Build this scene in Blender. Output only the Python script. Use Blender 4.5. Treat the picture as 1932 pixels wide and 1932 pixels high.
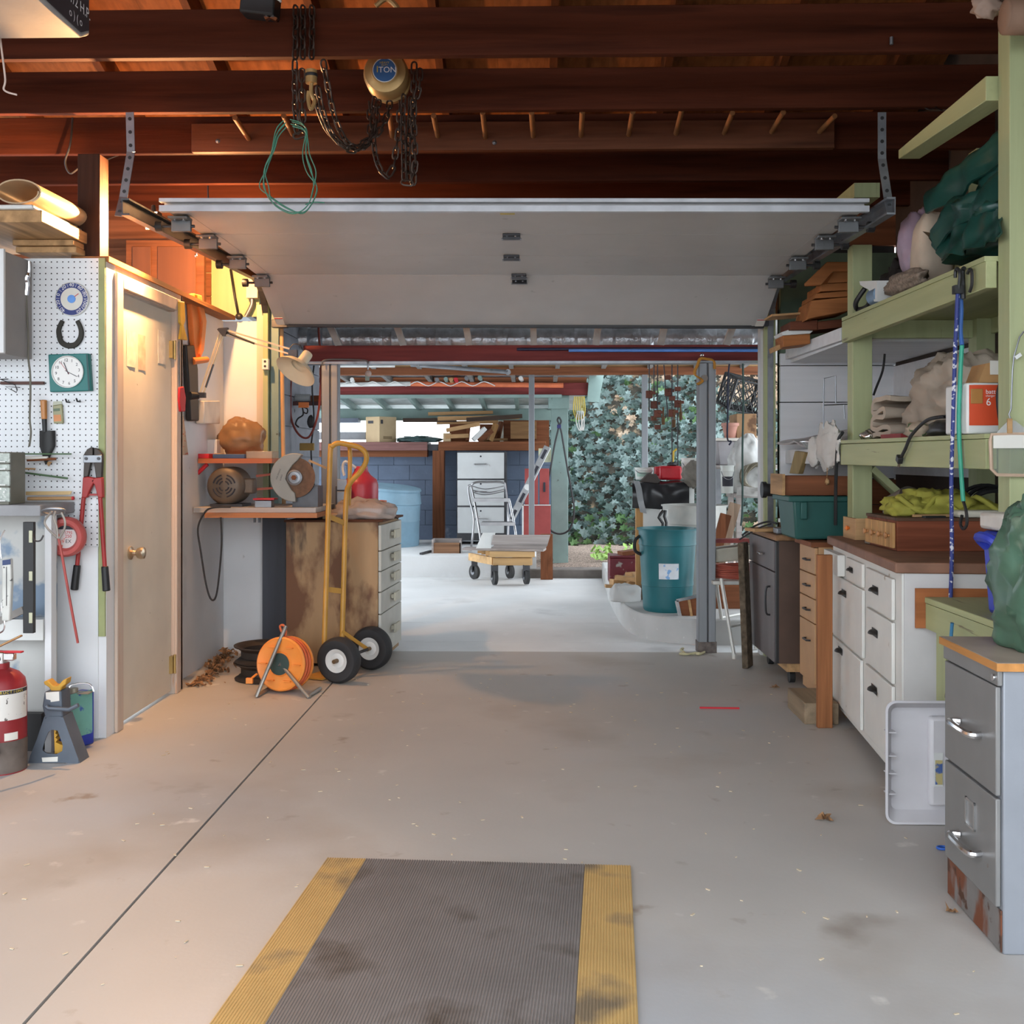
import bpy, bmesh, math, random
from mathutils import Vector, Matrix, noise, Euler
random.seed(7)
sc = bpy.context.scene
COL = sc.collection
for o in list(bpy.data.objects): bpy.data.objects.remove(o)
V = Vector
# ---------------------------------------------------------------- camera
TH = math.atan(44 / 2000.); H = 1.25; FP = 2000.; HY = 865.; CX = 966.
cd = bpy.data.cameras.new('camera'); cam = bpy.data.objects.new('camera', cd); COL.objects.link(cam)
cam.location = (0, 0, H); cam.rotation_euler = (math.pi / 2, 0, TH)
cd.sensor_width = 36; cd.lens = FP / 1932 * 36; cd.shift_y = (HY - 966) / 1932.; cd.clip_start = .05
sc.camera = cam
# ---------------------------------------------------------------- sky and exposure
SKY = 2.9
w = bpy.data.worlds.new('world'); sc.world = w; w.use_nodes = True
bg = w.node_tree.nodes['Background']; bg.inputs[0].default_value = (.86, .93, 1, 1); bg.inputs[1].default_value = SKY
vs = sc.view_settings; vs.view_transform = 'Standard'; vs.look = 'None'; vs.gamma = 1; vs.exposure = .7; vs.use_curve_mapping = False
BULB = 3200.; ADDED_LAMP = 22000.
# ---------------------------------------------------------------- pixel to world
def ray(px, py):
    a = (px - CX) / FP
    return V((a * math.cos(TH) - math.sin(TH), a * math.sin(TH) + math.cos(TH), (HY - py) / FP))
def P(px, py, y):
    d = ray(px, py); return d * (y / d.y) + V((0, 0, H))
def G(px, py, z=0.):
    d = ray(px, py); return d * ((z - H) / d.z) + V((0, 0, H))
def PX(px, py, x):
    d = ray(px, py); return d * (x / d.x) + V((0, 0, H))
# ---------------------------------------------------------------- materials
def lin(c):
    if isinstance(c, str):
        c = [int(c[i:i + 2], 16) / 255. for i in (1, 3, 5)]
        return tuple(x / 12.92 if x <= .04045 else ((x + .055) / 1.055) ** 2.4 for x in c)
    return tuple(c[:3])
MATS = {}
def mat(name, col, rough=.6, metal=0, var=.18, scale=7, st=(1, 1, 1), layers=(), bump=0, alpha=1, trans=0, emit=0, bs=None, coat=0, spec=.4):
    if name in MATS: return MATS[name]
    m = bpy.data.materials.new(name); MATS[name] = m; m.use_nodes = True
    nt = m.node_tree; N = nt.nodes; L = nt.links; b = N['Principled BSDF']
    c = lin(col); tc = N.new('ShaderNodeTexCoord'); mp = N.new('ShaderNodeMapping')
    mp.inputs['Scale'].default_value = st; L.new(tc.outputs['Object'], mp.inputs[0])
    def nz(s, det=5, vec=None):
        n = N.new('ShaderNodeTexNoise'); n.inputs['Scale'].default_value = s; n.inputs['Detail'].default_value = det
        L.new((vec or mp.outputs[0]), n.inputs['Vector']); return n.outputs['Fac']
    def mix(f, a, bb):
        x = N.new('ShaderNodeMix'); x.data_type = 'RGBA'; L.new(f, x.inputs[0])
        for v, i in ((a, 6), (bb, 7)):
            if isinstance(v, tuple): x.inputs[i].default_value = (*v, 1)
            else: L.new(v, x.inputs[i])
        return x.outputs[2]
    def ramp(f, lo, hi):
        r = N.new('ShaderNodeMapRange'); r.inputs[1].default_value = lo; r.inputs[2].default_value = hi; L.new(f, r.inputs[0]); return r.outputs[0]
    n0 = nz(scale)
    out = mix(ramp(n0, .3, .7), tuple(max(0, x * (1 - var)) for x in c), tuple(min(1, x * (1 + var)) for x in c))
    for ly in layers:
        lc, lo, hi, s = ly[:4]; vec = None
        if len(ly) > 4:
            mm = N.new('ShaderNodeMapping'); mm.inputs['Scale'].default_value = ly[4]; L.new(tc.outputs['Object'], mm.inputs[0]); vec = mm.outputs[0]
        out = mix(ramp(nz(s, 6, vec), lo, hi), out, lin(lc))
    L.new(out, b.inputs['Base Color'])
    b.inputs['Roughness'].default_value = rough; b.inputs['Specular IOR Level'].default_value = spec; b.inputs['Metallic'].default_value = metal
    b.inputs['Alpha'].default_value = alpha; b.inputs['Transmission Weight'].default_value = trans; b.inputs['Coat Weight'].default_value = coat
    if bump:
        bn = N.new('ShaderNodeBump'); bn.inputs['Strength'].default_value = bump; bn.inputs['Distance'].default_value = .01
        L.new(nz(bs or scale * 3), bn.inputs['Height']); L.new(bn.outputs[0], b.inputs['Normal'])
    if emit:
        L.new(out, b.inputs['Emission Color']); b.inputs['Emission Strength'].default_value = emit
    return m
WX, WY, WZ = (.12, 2, 2), (2, .12, 2), (2, 2, .12)     # wood grain along x, y, z
def wood(name, col, axis='x', dark=.5, rough=.6, layers=()):
    c = lin(col); d = tuple(x * dark for x in c)
    st = {'x': WX, 'y': WY, 'z': WZ}[axis]
    return mat(name, col, rough, var=.22, scale=14, st=st, spec=.12, layers=[(d, .52, .72, 9, st)] + list(layers), bump=.15)
# ---------------------------------------------------------------- mesh builder
class MB:
    def __init__(s): s.v = []; s.f = []; s.soft = False
    def add(s, vs_, fs):
        n = len(s.v); s.v += [V(q) for q in vs_]; s.f += [[i + n for i in f] for f in fs]; return s
    def hexa(s, p):
        return s.add(p, [(0, 3, 2, 1), (4, 5, 6, 7), (0, 1, 5, 4), (1, 2, 6, 5), (2, 3, 7, 6), (3, 0, 4, 7)])
    def box(s, x0, x1, y0, y1, z0, z1):
        return s.hexa([(x0, y0, z0), (x1, y0, z0), (x1, y1, z0), (x0, y1, z0), (x0, y0, z1), (x1, y0, z1), (x1, y1, z1), (x0, y1, z1)])
    def obox(s, c, size, rot=(0, 0, 0)):
        m = Euler(rot).to_matrix(); c = V(c); a, b, d = [q / 2 for q in size]
        return s.hexa([c + m @ V(q) for q in ((-a, -b, -d), (a, -b, -d), (a, b, -d), (-a, b, -d), (-a, -b, d), (a, -b, d), (a, b, d), (-a, b, d))])
    def pbox(s, x0, y0, x1, y1, y, dy):          # front face fills a pixel rectangle at depth y
        a = P(x0, y0, y); b = P(x1, y1, y)
        return s.box(min(a.x, b.x), max(a.x, b.x), y, y + dy, min(a.z, b.z), max(a.z, b.z))
    def bar(s, p0, p1, w, h, up=(0, 0, 1)):
        p0 = V(p0); p1 = V(p1); d = (p1 - p0).normalized(); sd = d.cross(V(up))
        if sd.length < 1e-4: sd = d.cross(V((0, 1, 0)))
        sd.normalize(); u = sd.cross(d).normalized(); a = sd * w / 2; b = u * h / 2
        return s.hexa([p0 - a - b, p0 + a - b, p1 + a - b, p1 - a - b, p0 - a + b, p0 + a + b, p1 + a + b, p1 - a + b])
    def prism(s, pts, d):
        n = len(pts); d = V(d); p = [V(q) for q in pts]
        return s.add(p + [q + d for q in p], [list(range(n)), list(range(2 * n - 1, n - 1, -1))] + [(i, (i + 1) % n, n + (i + 1) % n, n + i) for i in range(n)])
    def tube(s, pts, r, n=8, closed=False, caps=True):
        pts = [V(q) for q in pts]; m = len(pts); rr = r if isinstance(r, (list, tuple)) else [r] * m
        vs_ = []; prev = None
        for i in range(m):
            if closed: t = pts[(i + 1) % m] - pts[i - 1]
            else: t = pts[min(i + 1, m - 1)] - pts[max(i - 1, 0)]
            if t.length < 1e-9: t = V((0, 0, 1))
            t.normalize()
            if prev is None:
                a = V((0, 0, 1)) if abs(t.z) < .9 else V((1, 0, 0)); u = t.cross(a).normalized()
            else:
                u = prev - t * prev.dot(t)
                u = u.normalized() if u.length > 1e-6 else t.orthogonal().normalized()
            prev = u; b = t.cross(u)
            vs_ += [pts[i] + (u * math.cos(2 * math.pi * k / n) + b * math.sin(2 * math.pi * k / n)) * rr[i] for k in range(n)]
        fs = []
        for i in range(m if closed else m - 1):
            j = (i + 1) % m
            fs += [(i * n + k, i * n + (k + 1) % n, j * n + (k + 1) % n, j * n + k) for k in range(n)]
        if not closed and caps: fs += [list(range(n))[::-1], [(m - 1) * n + k for k in range(n)]]
        return s.add(vs_, fs)
    def cyl(s, p0, p1, r0, r1=None, n=16):
        return s.tube([p0, p1], [r0, r0 if r1 is None else r1], n)
    def lathe(s, c, prof, axis=(0, 0, 1), n=28, a0=0, a1=None):
        c = V(c); q = Matrix.Identity(3) if tuple(axis) == (0, 0, 1) else V(axis).to_track_quat('Z', 'Y'); m = len(prof); full = a1 is None
        a1 = 2 * math.pi if full else a1; k_ = n if full else n + 1
        vs_ = []
        for k in range(k_):
            a = a0 + (a1 - a0) * k / n
            vs_ += [c + q @ V((r * math.cos(a), r * math.sin(a), z)) for r, z in prof]
        fs = []
        for k in range(n):
            k2 = (k + 1) % k_
            fs += [(k * m + i, k2 * m + i, k2 * m + i + 1, k * m + i + 1) for i in range(m - 1)]
        return s.add(vs_, fs)
    def disc(s, c, r, t, axis=(0, -1, 0), n=28):
        c = V(c); a = V(axis).normalized(); return s.cyl(c, c + a * t, r, r, n)
    def grid(s, fn, nu, nv):
        vs_ = [fn(i / nu, j / nv) for j in range(nv + 1) for i in range(nu + 1)]
        return s.add(vs_, [(j * (nu + 1) + i, j * (nu + 1) + i + 1, (j + 1) * (nu + 1) + i + 1, (j + 1) * (nu + 1) + i) for j in range(nv) for i in range(nu)])
    def blob(s, c, size, seed=0, amp=.25, freq=2.2, nu=26, nv=16, boxy=1.0, floor=None, rot=0):
        s.soft = True; c = V(c); off = V((seed * 7.3, seed * 3.1, seed * 1.7)); vs_ = []; e = 1 / boxy
        sg = lambda x, p: math.copysign(abs(x) ** p, x)
        cr, sr = math.cos(rot), math.sin(rot)
        for j in range(nv + 1):
            th = math.pi * j / nv
            for i in range(nu):
                ph = 2 * math.pi * i / nu
                d = V((sg(math.sin(th), e) * sg(math.cos(ph), e), sg(math.sin(th), e) * sg(math.sin(ph), e), sg(math.cos(th), e)))
                nn = d.normalized() * freq + off
                k = 1 + amp * noise.noise(nn) + amp * .7 * (.5 - abs(noise.noise(nn * 2.3))) + amp * .25 * noise.noise(nn * 5)
                q = V((d.x * size[0] / 2 * k, d.y * size[1] / 2 * k, d.z * size[2] / 2 * k))
                q = V((q.x * cr - q.y * sr, q.x * sr + q.y * cr, q.z)) + c
                if floor is not None: q.z = max(q.z, floor)
                vs_.append(q)
        fs = [(j * nu + i, j * nu + (i + 1) % nu, (j + 1) * nu + (i + 1) % nu, (j + 1) * nu + i) for j in range(nv) for i in range(nu)]
        return s.add(vs_, fs)
    def sheet(s, c00, c10, c11, c01, t=.006, amp=.02, freq=6, seed=0, nu=24, nv=18):
        c00, c10, c11, c01 = map(V, (c00, c10, c11, c01)); nrm = (c10 - c00).cross(c01 - c00).normalized()
        def fn(o):
            def g(u, v):
                p = c00.lerp(c10, u).lerp(c01.lerp(c11, u), v)
                q = p * freq + V((seed * 5.1, seed, 0))
                return p + nrm * (amp * (noise.noise(q) + .6 * noise.noise(q * 2.1)) + o)
            return g
        n0 = len(s.v); s.grid(fn(0), nu, nv); s.grid(fn(t), nu, nv); k = (nu + 1) * (nv + 1)
        edge = [i for i in range(nu + 1)] + [j * (nu + 1) + nu for j in range(1, nv + 1)] + [nv * (nu + 1) + i for i in range(nu - 1, -1, -1)] + [j * (nu + 1) for j in range(nv - 1, 0, -1)]
        m = len(edge)
        s.f += [[n0 + edge[i], n0 + edge[(i + 1) % m], n0 + k + edge[(i + 1) % m], n0 + k + edge[i]] for i in range(m)]
        return s
    def fold(s, prof, d, t=.012, amp=.008, seed=0, n=14):    # thick ribbon: a 3D profile line swept along d
        prof = [V(q) for q in prof]; d = V(d); m = len(prof); dn = d.normalized()
        L = []; R = []
        for i in range(m):
            tg = (prof[min(i + 1, m - 1)] - prof[max(i - 1, 0)]).normalized(); nn = tg.cross(dn).normalized()
            L.append((prof[i], nn))
        vs_ = []
        loop = [(p, nn, .5) for p, nn in L] + [(p, nn, -.5) for p, nn in reversed(L)]
        for j in range(n + 1):
            for p, nn, sg in loop:
                q = p + d * (j / n); w_ = noise.noise(q * 9 + V((seed * 3.7, 0, 0))) * amp
                vs_.append(q + nn * (t * sg + w_) + V((0, 0, noise.noise(q * 4 + V((0, seed, 0))) * amp)))
        k = 2 * m
        fs = [(j * k + i, j * k + (i + 1) % k, (j + 1) * k + (i + 1) % k, (j + 1) * k + i) for j in range(n) for i in range(k)]
        fs += [list(range(k))[::-1], [n * k + i for i in range(k)]]
        return s.add(vs_, fs)
ORG = {}
def build(mb, name, m, parent=None, bev=0, ang=38, kind=None, label=None, flat=False, org=None):
    if parent is not None: o0 = ORG[parent]
    elif org is not None: o0 = V(org)
    else:
        xs = [q.x for q in mb.v]; ys = [q.y for q in mb.v]; zs = [q.z for q in mb.v]
        o0 = V(((min(xs) + max(xs)) / 2, (min(ys) + max(ys)) / 2, min(zs)))
    me = bpy.data.meshes.new(name); me.from_pydata([q - o0 for q in mb.v], [], mb.f)
    bm = bmesh.new(); bm.from_mesh(me); bmesh.ops.recalc_face_normals(bm, faces=bm.faces[:]); bm.to_mesh(me); bm.free()
    if mb.soft: ang = max(ang, 100)
    if not flat: me.shade_smooth(); me.set_sharp_from_angle(angle=math.radians(ang))
    me.materials.append(m)
    o = bpy.data.objects.new(name, me); COL.objects.link(o); ORG[o] = o0
    if parent is not None: o.parent = parent
    else: o.location = o0
    if bev:
        bm_ = o.modifiers.new('bevel', 'BEVEL'); bm_.width = bev; bm_.segments = 2; bm_.limit_method = 'ANGLE'; bm_.angle_limit = math.radians(40)
    if kind: o['kind'] = kind
    if label: o['label'] = label
    return o
def tag(o, label, cat, group=None):
    o['label'] = label; o['category'] = cat
    if group: o['group'] = group
    return o
def T(name, label, cat, loc, group=None):
    o = bpy.data.objects.new(name, None); COL.objects.link(o); o.location = loc; ORG[o] = V(loc); o.empty_display_size = .1
    return tag(o, label, cat, group)
def S(mb, name, label, cat, m, group=None, **k): return tag(build(mb, name, m, **k), label, cat, group)
def ST(mb, name, m, **k): return build(mb, name, m, kind='structure', **k)
def SE(name, loc=(0, 0, 0)):
    o = bpy.data.objects.new(name, None); COL.objects.link(o); o.location = loc; ORG[o] = V(loc); o['kind'] = 'structure'; return o
def text(s, o, u, v, size, m, parent, name='lettering', ext=.0006, align='CENTER'):
    cu = bpy.data.curves.new('t', 'FONT'); cu.body = s; cu.size = 1; cu.align_x = align; cu.align_y = 'CENTER'; cu.resolution_u = 3
    ob = bpy.data.objects.new('t', cu); COL.objects.link(ob)
    dg = bpy.context.evaluated_depsgraph_get(); me0 = bpy.data.meshes.new_from_object(ob.evaluated_get(dg))
    u = V(u).normalized(); v = V(v).normalized(); n = u.cross(v); o = V(o) + n * ext
    mb = MB(); mb.add([o + u * (q.co.x * size) + v * (q.co.y * size) for q in me0.vertices], [list(p.vertices) for p in me0.polygons])
    bpy.data.objects.remove(ob); bpy.data.curves.remove(cu); bpy.data.meshes.remove(me0)
    return build(mb, name, m, parent, flat=True)
def arc(c, r, a0, a1, n, u=(1, 0, 0), v=(0, 0, 1)):
    c = V(c); u = V(u); v = V(v)
    return [c + u * (r * math.cos(a0 + (a1 - a0) * i / n)) + v * (r * math.sin(a0 + (a1 - a0) * i / n)) for i in range(n + 1)]
def sm(pts, k=6):                                  # Catmull-Rom smoothing
    p = [V(q) for q in pts]; p = [p[0]] + p + [p[-1]]; out = []
    for i in range(1, len(p) - 2):
        a, b, c, d = p[i - 1:i + 3]
        for j in range(k):
            t = j / k
            out.append(.5 * (2 * b + (c - a) * t + (2 * a - 5 * b + 4 * c - d) * t * t + (3 * b - a - 3 * c + d) * t ** 3))
    return out + [p[-2]]
X1, Y1, Z1 = V((1, 0, 0)), V((0, 1, 0)), V((0, 0, 1))
PI = math.pi
# ---------------------------------------------------------------- shared materials
m_joist = wood('joist_wood', (.072, .018, .008), 'x', .45, .8, layers=[((.03, .015, .012), .62, .75, 1.3)])
m_joisty = wood('rafter_wood', (.12, .04, .015), 'y', .5)
m_deck = wood('roof_board', (.28, .10, .033), 'y', .6)
m_green = mat('green_paint', (.37, .40, .215), .55, var=.1, scale=9, st=WZ, layers=[((.16, .14, .08), .69, .74, 26)], bump=.1)
m_green2 = mat('teal_green_paint', (.21, .30, .28), .55, var=.12, scale=5, layers=[((.10, .12, .10), .68, .74, 18)])
m_white = mat('white_wall_paint', (.72, .73, .74), .6, var=.05, scale=3, layers=[((.42, .40, .37), .70, .76, 14), ((.5, .5, .5), .66, .8, 2)])
m_cream = mat('cream_door_paint', (.62, .57, .48), .5, var=.06, scale=4, layers=[((.3, .24, .18), .72, .77, 20)])
m_trim = mat('pink_beige_trim_paint', (.55, .44, .36), .55, var=.1, scale=8, st=WZ, layers=[((.5, .22, .08), .66, .72, 20)])
m_galv = mat('galvanised_steel', (.27, .28, .30), .45, .85, var=.15, scale=14, layers=[((.16, .16, .16), .64, .76, 10)])
m_dsteel = mat('dark_steel', (.075, .075, .08), .45, .8, var=.2, scale=12)
m_chrome = mat('chrome', (.75, .75, .76), .18, 1, var=.05)
m_black = mat('black_plastic', (.02, .02, .021), .45, var=.2)
m_blackc = mat('black_cord', (.025, .025, .027), .6, var=.2)
m_conc = mat('concrete', (.47, .47, .46), .8, var=.12, scale=2.2, layers=[((.30, .28, .25), .62, .78, 1.4), ((.62, .62, .6), .66, .74, 30)], bump=.12, bs=30)
m_redbeam = wood('dark_red_beam', (.16, .035, .033), 'x', .6)
m_brown = wood('brown_wood', (.20, .075, .035), 'x', .5)
m_brownz = wood('brown_wood_upright', (.20, .075, .035), 'z', .5)
m_tan = wood('tan_wood', (.45, .27, .13), 'x', .65)
m_tany = wood('tan_wood_deep', (.45, .27, .13), 'y', .65)
m_tanz = wood('tan_wood_upright', (.48, .27, .11), 'z', .65)
m_paper = mat('paper', (.7, .68, .62), .7, var=.06)
m_ink = mat('dark_print', (.03, .03, .04), .6, var=.05)
m_red = mat('red_plastic', (.50, .02, .03), .4, var=.12)
m_orange = mat('orange_plastic', (.75, .20, .04), .4, var=.1)
m_whitep = mat('white_plastic', (.68, .69, .67), .4, var=.06)

def zf(x0, y0, s): return lambda X, Y: (x0 + X / s, y0 + Y / s)
def pp(pts, y, dy, mb=None): return (mb or MB()).prism([P(q[0], q[1], y) for q in pts], (0, dy, 0))
def ppx(pts, x, dx, mb=None): return (mb or MB()).prism([PX(q[0], q[1], x) for q in pts], (dx, 0, 0))
def fb(mb, O, u, n, u0, u1, z0, z1, d, d0=0):        # box on an upright face: origin O, direction u, outward normal n
    O = V(O); u = V(u); n = V(n); p = [O + u * a + n * b for a, b in ((u0, d0), (u1, d0), (u1, d), (u0, d))]
    return mb.hexa([q + Z1 * z0 for q in p] + [q + Z1 * z1 for q in p])
def link_chain(path, ln=.052, wd=.011, r=.0042, mb=None):
    mb = mb or MB(); path = [V(q) for q in path]; seg = [(b - a).length for a, b in zip(path[:-1], path[1:])]; tot = sum(seg)
    st = ln * .74; n = max(1, int(tot / st)); k = 0
    for i in range(n):
        s = (i + .5) * st; j = 0
        while j < len(seg) - 1 and s > seg[j]: s -= seg[j]; j += 1
        c = path[j].lerp(path[j + 1], min(1, s / max(seg[j], 1e-6))); t = (path[j + 1] - path[j]).normalized()
        a = t.cross(V((.3, 1, .1))).normalized(); b = t.cross(a)
        w_ = (a * .9 + b * .4) if i % 2 else (b * .9 - a * .4)
        h = ln / 2 - wd
        ring = [c + t * (h + wd * math.sin(q)) + w_ * (wd * math.cos(q)) for q in [PI * v / 4 for v in range(5)]] + [c - t * (h + wd * math.sin(q)) - w_ * (wd * math.cos(q)) for q in [PI * v / 4 for v in range(5)]]
        mb.tube(ring, r, 5, closed=True)
    return mb
# ================================================================ STRUCTURE
# garage floor: two slabs with the sawn joint between them
m_floor = mat('garage_concrete', (.46, .435, .405), .5, var=.10, scale=.9, layers=[((.31, .26, .215), .53, .72, .8), ((.42, .44, .47), .52, .72, .5), ((.24, .20, .165), .66, .78, 1.7), ((.60, .57, .53), .67, .74, 7), ((.30, .25, .21), .66, .74, 5), ((.15, .12, .1), .755, .79, 30)], bump=.05, bs=60)
m_joint = mat('joint_dirt', (.05, .045, .04), .9)
fl = ST(MB().box(-6, 2.4, -.6, 6.86, -.2, -.03), 'floor', m_joint, org=(0, 3, 0))
build(MB().box(-1.126, 2.4, -.6, 6.86, -.03, 0), 'slab', m_floor, fl)
build(MB().box(-6, -1.135, -.6, 6.86, -.03, 0), 'slab', m_floor, fl)
m_floor2 = mat('carport_concrete', (.68, .69, .69), .7, var=.08, scale=1.6, layers=[((.42, .42, .42), .60, .76, 1.3), ((.72, .73, .74), .62, .74, 6), ((.25, .24, .23), .74, .78, 12)], bump=.1, bs=40)
fo = ST(MB().box(-7, 4, 6.865, 12.6, -.25, -.04), 'floor_carport', m_joint, org=(0, 9, 0))
for a, b in ((6.87, 7.26), (7.266, 8.1), (8.106, 12.6)): build(MB().box(-7, 4, a, b, -.04, -.006), 'slab', m_floor2, fo)
# raised slab behind the step
st = ST(MB().box(-7, P(1012, 1000, 11.2).x, 11.2, 15, -.2, .215), 'floor_raised', m_floor2)
# ground and kerb
m_mulch = mat('mulch', (.20, .15, .12), .95, var=.5, scale=40, layers=[((.42, .33, .26), .55, .62, 60), ((.06, .05, .04), .6, .66, 35)], bump=.8, bs=60)
ST(MB().grid(lambda u, v: V((-.2 + 8 * u, 11.3 + 6 * v, .02 + .1 * v + .03 * noise.noise(V((u * 30, v * 20, 0))))), 60, 50), 'ground', m_mulch)
kerb = MB(); a = P(985, 1090, 11.12); b = P(1148, 1090, 11.12); kerb.box(a.x, b.x, 11.12, 11.4, -.02, .085)
ST(kerb, 'trim_1', mat('dark_kerb', (.16, .14, .125), .85, var=.2, scale=8), bev=.012)
# curved concrete platform
edge = [(1145, 1118), (1148, 1130), (1156, 1148), (1168, 1170), (1180, 1185), (1200, 1198), (1228, 1206), (1262, 1211), (1300, 1214), (1345, 1216)]
ep = sm([G(*q) for q in edge], 3); ep = [q for q in ep]
pts = ep + [V((4, ep[-1].y, 0)), V((4, 11.12, 0)), V((ep[0].x + .03, 11.12, 0))]
ST(MB().prism([V((q.x, q.y, -.02)) for q in pts], (0, 0, .185)), 'floor_platform', m_conc, bev=.012)
# pegboard wall (front of the closet), door wall, front wall
PW = 4.70                       # depth of the pegboard wall
DX = -1.918                     # door wall plane
m_peg = mat('pegboard', (.74, .76, .78), .45, var=.04, scale=2)
nt = m_peg.node_tree; N = nt.nodes; L = nt.links; b = N['Principled BSDF']; src = b.inputs['Base Color'].links[0].from_socket
tc = N.new('ShaderNodeTexCoord'); sca = N.new('ShaderNodeVectorMath'); sca.operation = 'SCALE'; sca.inputs['Scale'].default_value = 1 / .0258; L.new(tc.outputs['Object'], sca.inputs[0])
fr = N.new('ShaderNodeVectorMath'); fr.operation = 'FRACTION'; L.new(sca.outputs[0], fr.inputs[0])
sb = N.new('ShaderNodeVectorMath'); sb.operation = 'SUBTRACT'; sb.inputs[1].default_value = (.5, .5, .5); L.new(fr.outputs[0], sb.inputs[0])
mu = N.new('ShaderNodeVectorMath'); mu.operation = 'MULTIPLY'; mu.inputs[1].default_value = (1, 0, 1); L.new(sb.outputs[0], mu.inputs[0])
le = N.new('ShaderNodeVectorMath'); le.operation = 'LENGTH'; L.new(mu.outputs[0], le.inputs[0])
lt = N.new('ShaderNodeMath'); lt.operation = 'LESS_THAN'; lt.inputs[1].default_value = .125; L.new(le.outputs['Value'], lt.inputs[0])
mx = N.new('ShaderNodeMix'); mx.data_type = 'RGBA'; L.new(lt.outputs[0], mx.inputs[0]); L.new(src, mx.inputs[6]); mx.inputs[7].default_value = (.03, .03, .03, 1); L.new(mx.outputs[2], b.inputs['Base Color'])
wl = ST(MB().box(-6, DX, PW, PW + .1, 0, 2.13), 'wall_closet', m_white, org=(DX, PW, 0))
z1 = P(120, 488, PW).z; z0 = P(120, 1030, PW).z
build(MB().box(-6, P(187, 800, PW).x, PW - .007, PW, z0, z1), 'pegboard_panel', m_peg, wl)
build(MB().box(P(188, 800, PW).x, DX - .002, PW - .012, PW, P(190, 1200, PW).z, z1), 'corner_strip', mat('olive_strip', (.32, .35, .16), .6), wl)
build(MB().box(P(78, 800, PW).x, P(186, 800, PW).x, PW - .006, PW, 0, z0 - .004), 'lower_panel', m_white, wl)
# door wall with the door opening
DY0, DY1 = PX(229, 1373, DX).y, PX(327, 1309, DX).y
wd = ST(MB().box(DX - .1, DX, PW + .1, DY0 - .02, 0, 2.13).box(DX - .1, DX, DY1 + .02, 5.72, 0, 2.13).box(DX - .1, DX, DY0 - .02, DY1 + .02, 2.03, 2.13), 'wall_door', m_trim, org=(DX, 5.2, 0))
build(MB().box(DX - .18, DX - .08, 5.72, 6.75, 0, 2.13), 'return_panel', m_white, wd)
build(MB().box(DX - .17, DX - .0, 5.70, 5.725, 0, 2.13), 'end_strip', m_trim, wd)
build(MB().box(DX - .16, DX + .012, PW, 6.7, 2.13, 2.155), 'top_plate', wood('ledge_wood', (.30, .13, .05), 'y'), wd)
for a, b2, nm in ((DY0 - .085, DY0 - .012, 'casing'), (DY1 + .012, DY1 + .075, 'casing')): build(MB().box(DX, DX + .016, a, b2, 0, 2.10), nm, m_trim, wd, bev=.004)
build(MB().box(DX, DX + .016, DY0 - .012, DY1 + .012, 2.035, 2.10), 'casing', m_trim, wd, bev=.004)
build(MB().box(DX - .09, DX + .004, DY0 - .018, DY0 - .003, 0, 2.04), 'jamb', wood('raw_jamb', (.45, .20, .07), 'z'), wd)
dr = ST(MB().box(DX - .05, DX - .012, DY0, DY1, .02, 2.02), 'door_2', m_cream, org=(DX, DY1, 0))
kn = PX(243, 1045, DX); ky, kz = kn.y + .045, kn.z
m_nick = mat('worn_nickel', (.55, .45, .33), .3, .95)
k = build(MB().lathe((DX - .012, ky, kz), [(0, 0), (.031, 0), (.032, .008), (.014, .016), (.012, .03), (.024, .038), (.029, .052), (.027, .068), (.012, .074), (0, .074)], (1, 0, 0)), 'door_knob', m_nick, dr)
m_brass = mat('brass', (.5, .38, .16), .4, .8)
for py in (1253, 660):
    z = PX(327, py, DX).z; build(MB().box(DX - .012, DX + .006, DY1 - .03, DY1 + .004, z - .045, z + .045).cyl((DX + .006, DY1 + .006, z - .05), (DX + .006, DY1 + .006, z + .05), .007), 'hinge', m_brass, dr)
# papers stuck on the door
for nm, x0, y0, x1, y1, c in (('notice', 243, 622, 259, 694, (.62, .6, .5)), ('notice', 265, 630, 278, 700, (.55, .42, .32)), ('notice', 302, 622, 315, 688, (.66, .62, .55))):
    a = PX(x0, y0, DX); b3 = PX(x1, y1, DX)
    build(MB().sheet((DX - .010, a.y, a.z), (DX - .010, b3.y, a.z), (DX - .008, b3.y, b3.z), (DX - .010, a.y, b3.z), .001, .002, 20, x0, 6, 10), nm, mat('notice_%d' % x0, c, .7, var=.15, scale=30), dr)
# front wall, left piece
FW = 6.76
wf = ST(MB().box(-2.2, P(497, 900, FW).x, FW, FW + .12, 0, 2.13), 'wall_front', m_white, org=(-1.9, FW, 0))
build(MB().box(-2.2, P(490, 900, FW).x, FW - .012, FW, P(450, 598, FW).z, 2.6), 'green_panel', m_green, wf)
x = P(488, 900, FW).x; x2 = P(500, 900, FW).x
build(MB().box(x, x2, FW - .045, FW, P(490, 960, FW - .04).z, P(490, 575, FW - .04).z), 'stud', mat('pale_stud', (.55, .47, .36), .6, st=WZ), wf)
build(MB().box(x2, P(509, 900, FW).x, FW - .05, FW + .1, 0, 2.4), 'stud', m_green, wf)
x3 = P(514, 900, FW + .05).x; x4 = P(529, 900, FW + .05).x
build(MB().box(x3, x4, FW, FW + .14, 0, 2.4), 'jamb', m_green2, wf)
build(MB().pbox(495, 968, 538, 1240, FW - .06, .06), 'dark_board', mat('dark_board', (.055, .06, .075), .55, var=.2, st=WZ), wf)
for i, (a, b4) in enumerate(((2.6, 2.44), (2.435, 2.29), (2.285, 2.16))):   # brown boards above the closet
    build(MB().box(-6, P(400, 400, FW).x, FW - .02 - .006 * i, FW, b4, a), 'wall_board', m_brown, wf)
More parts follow.
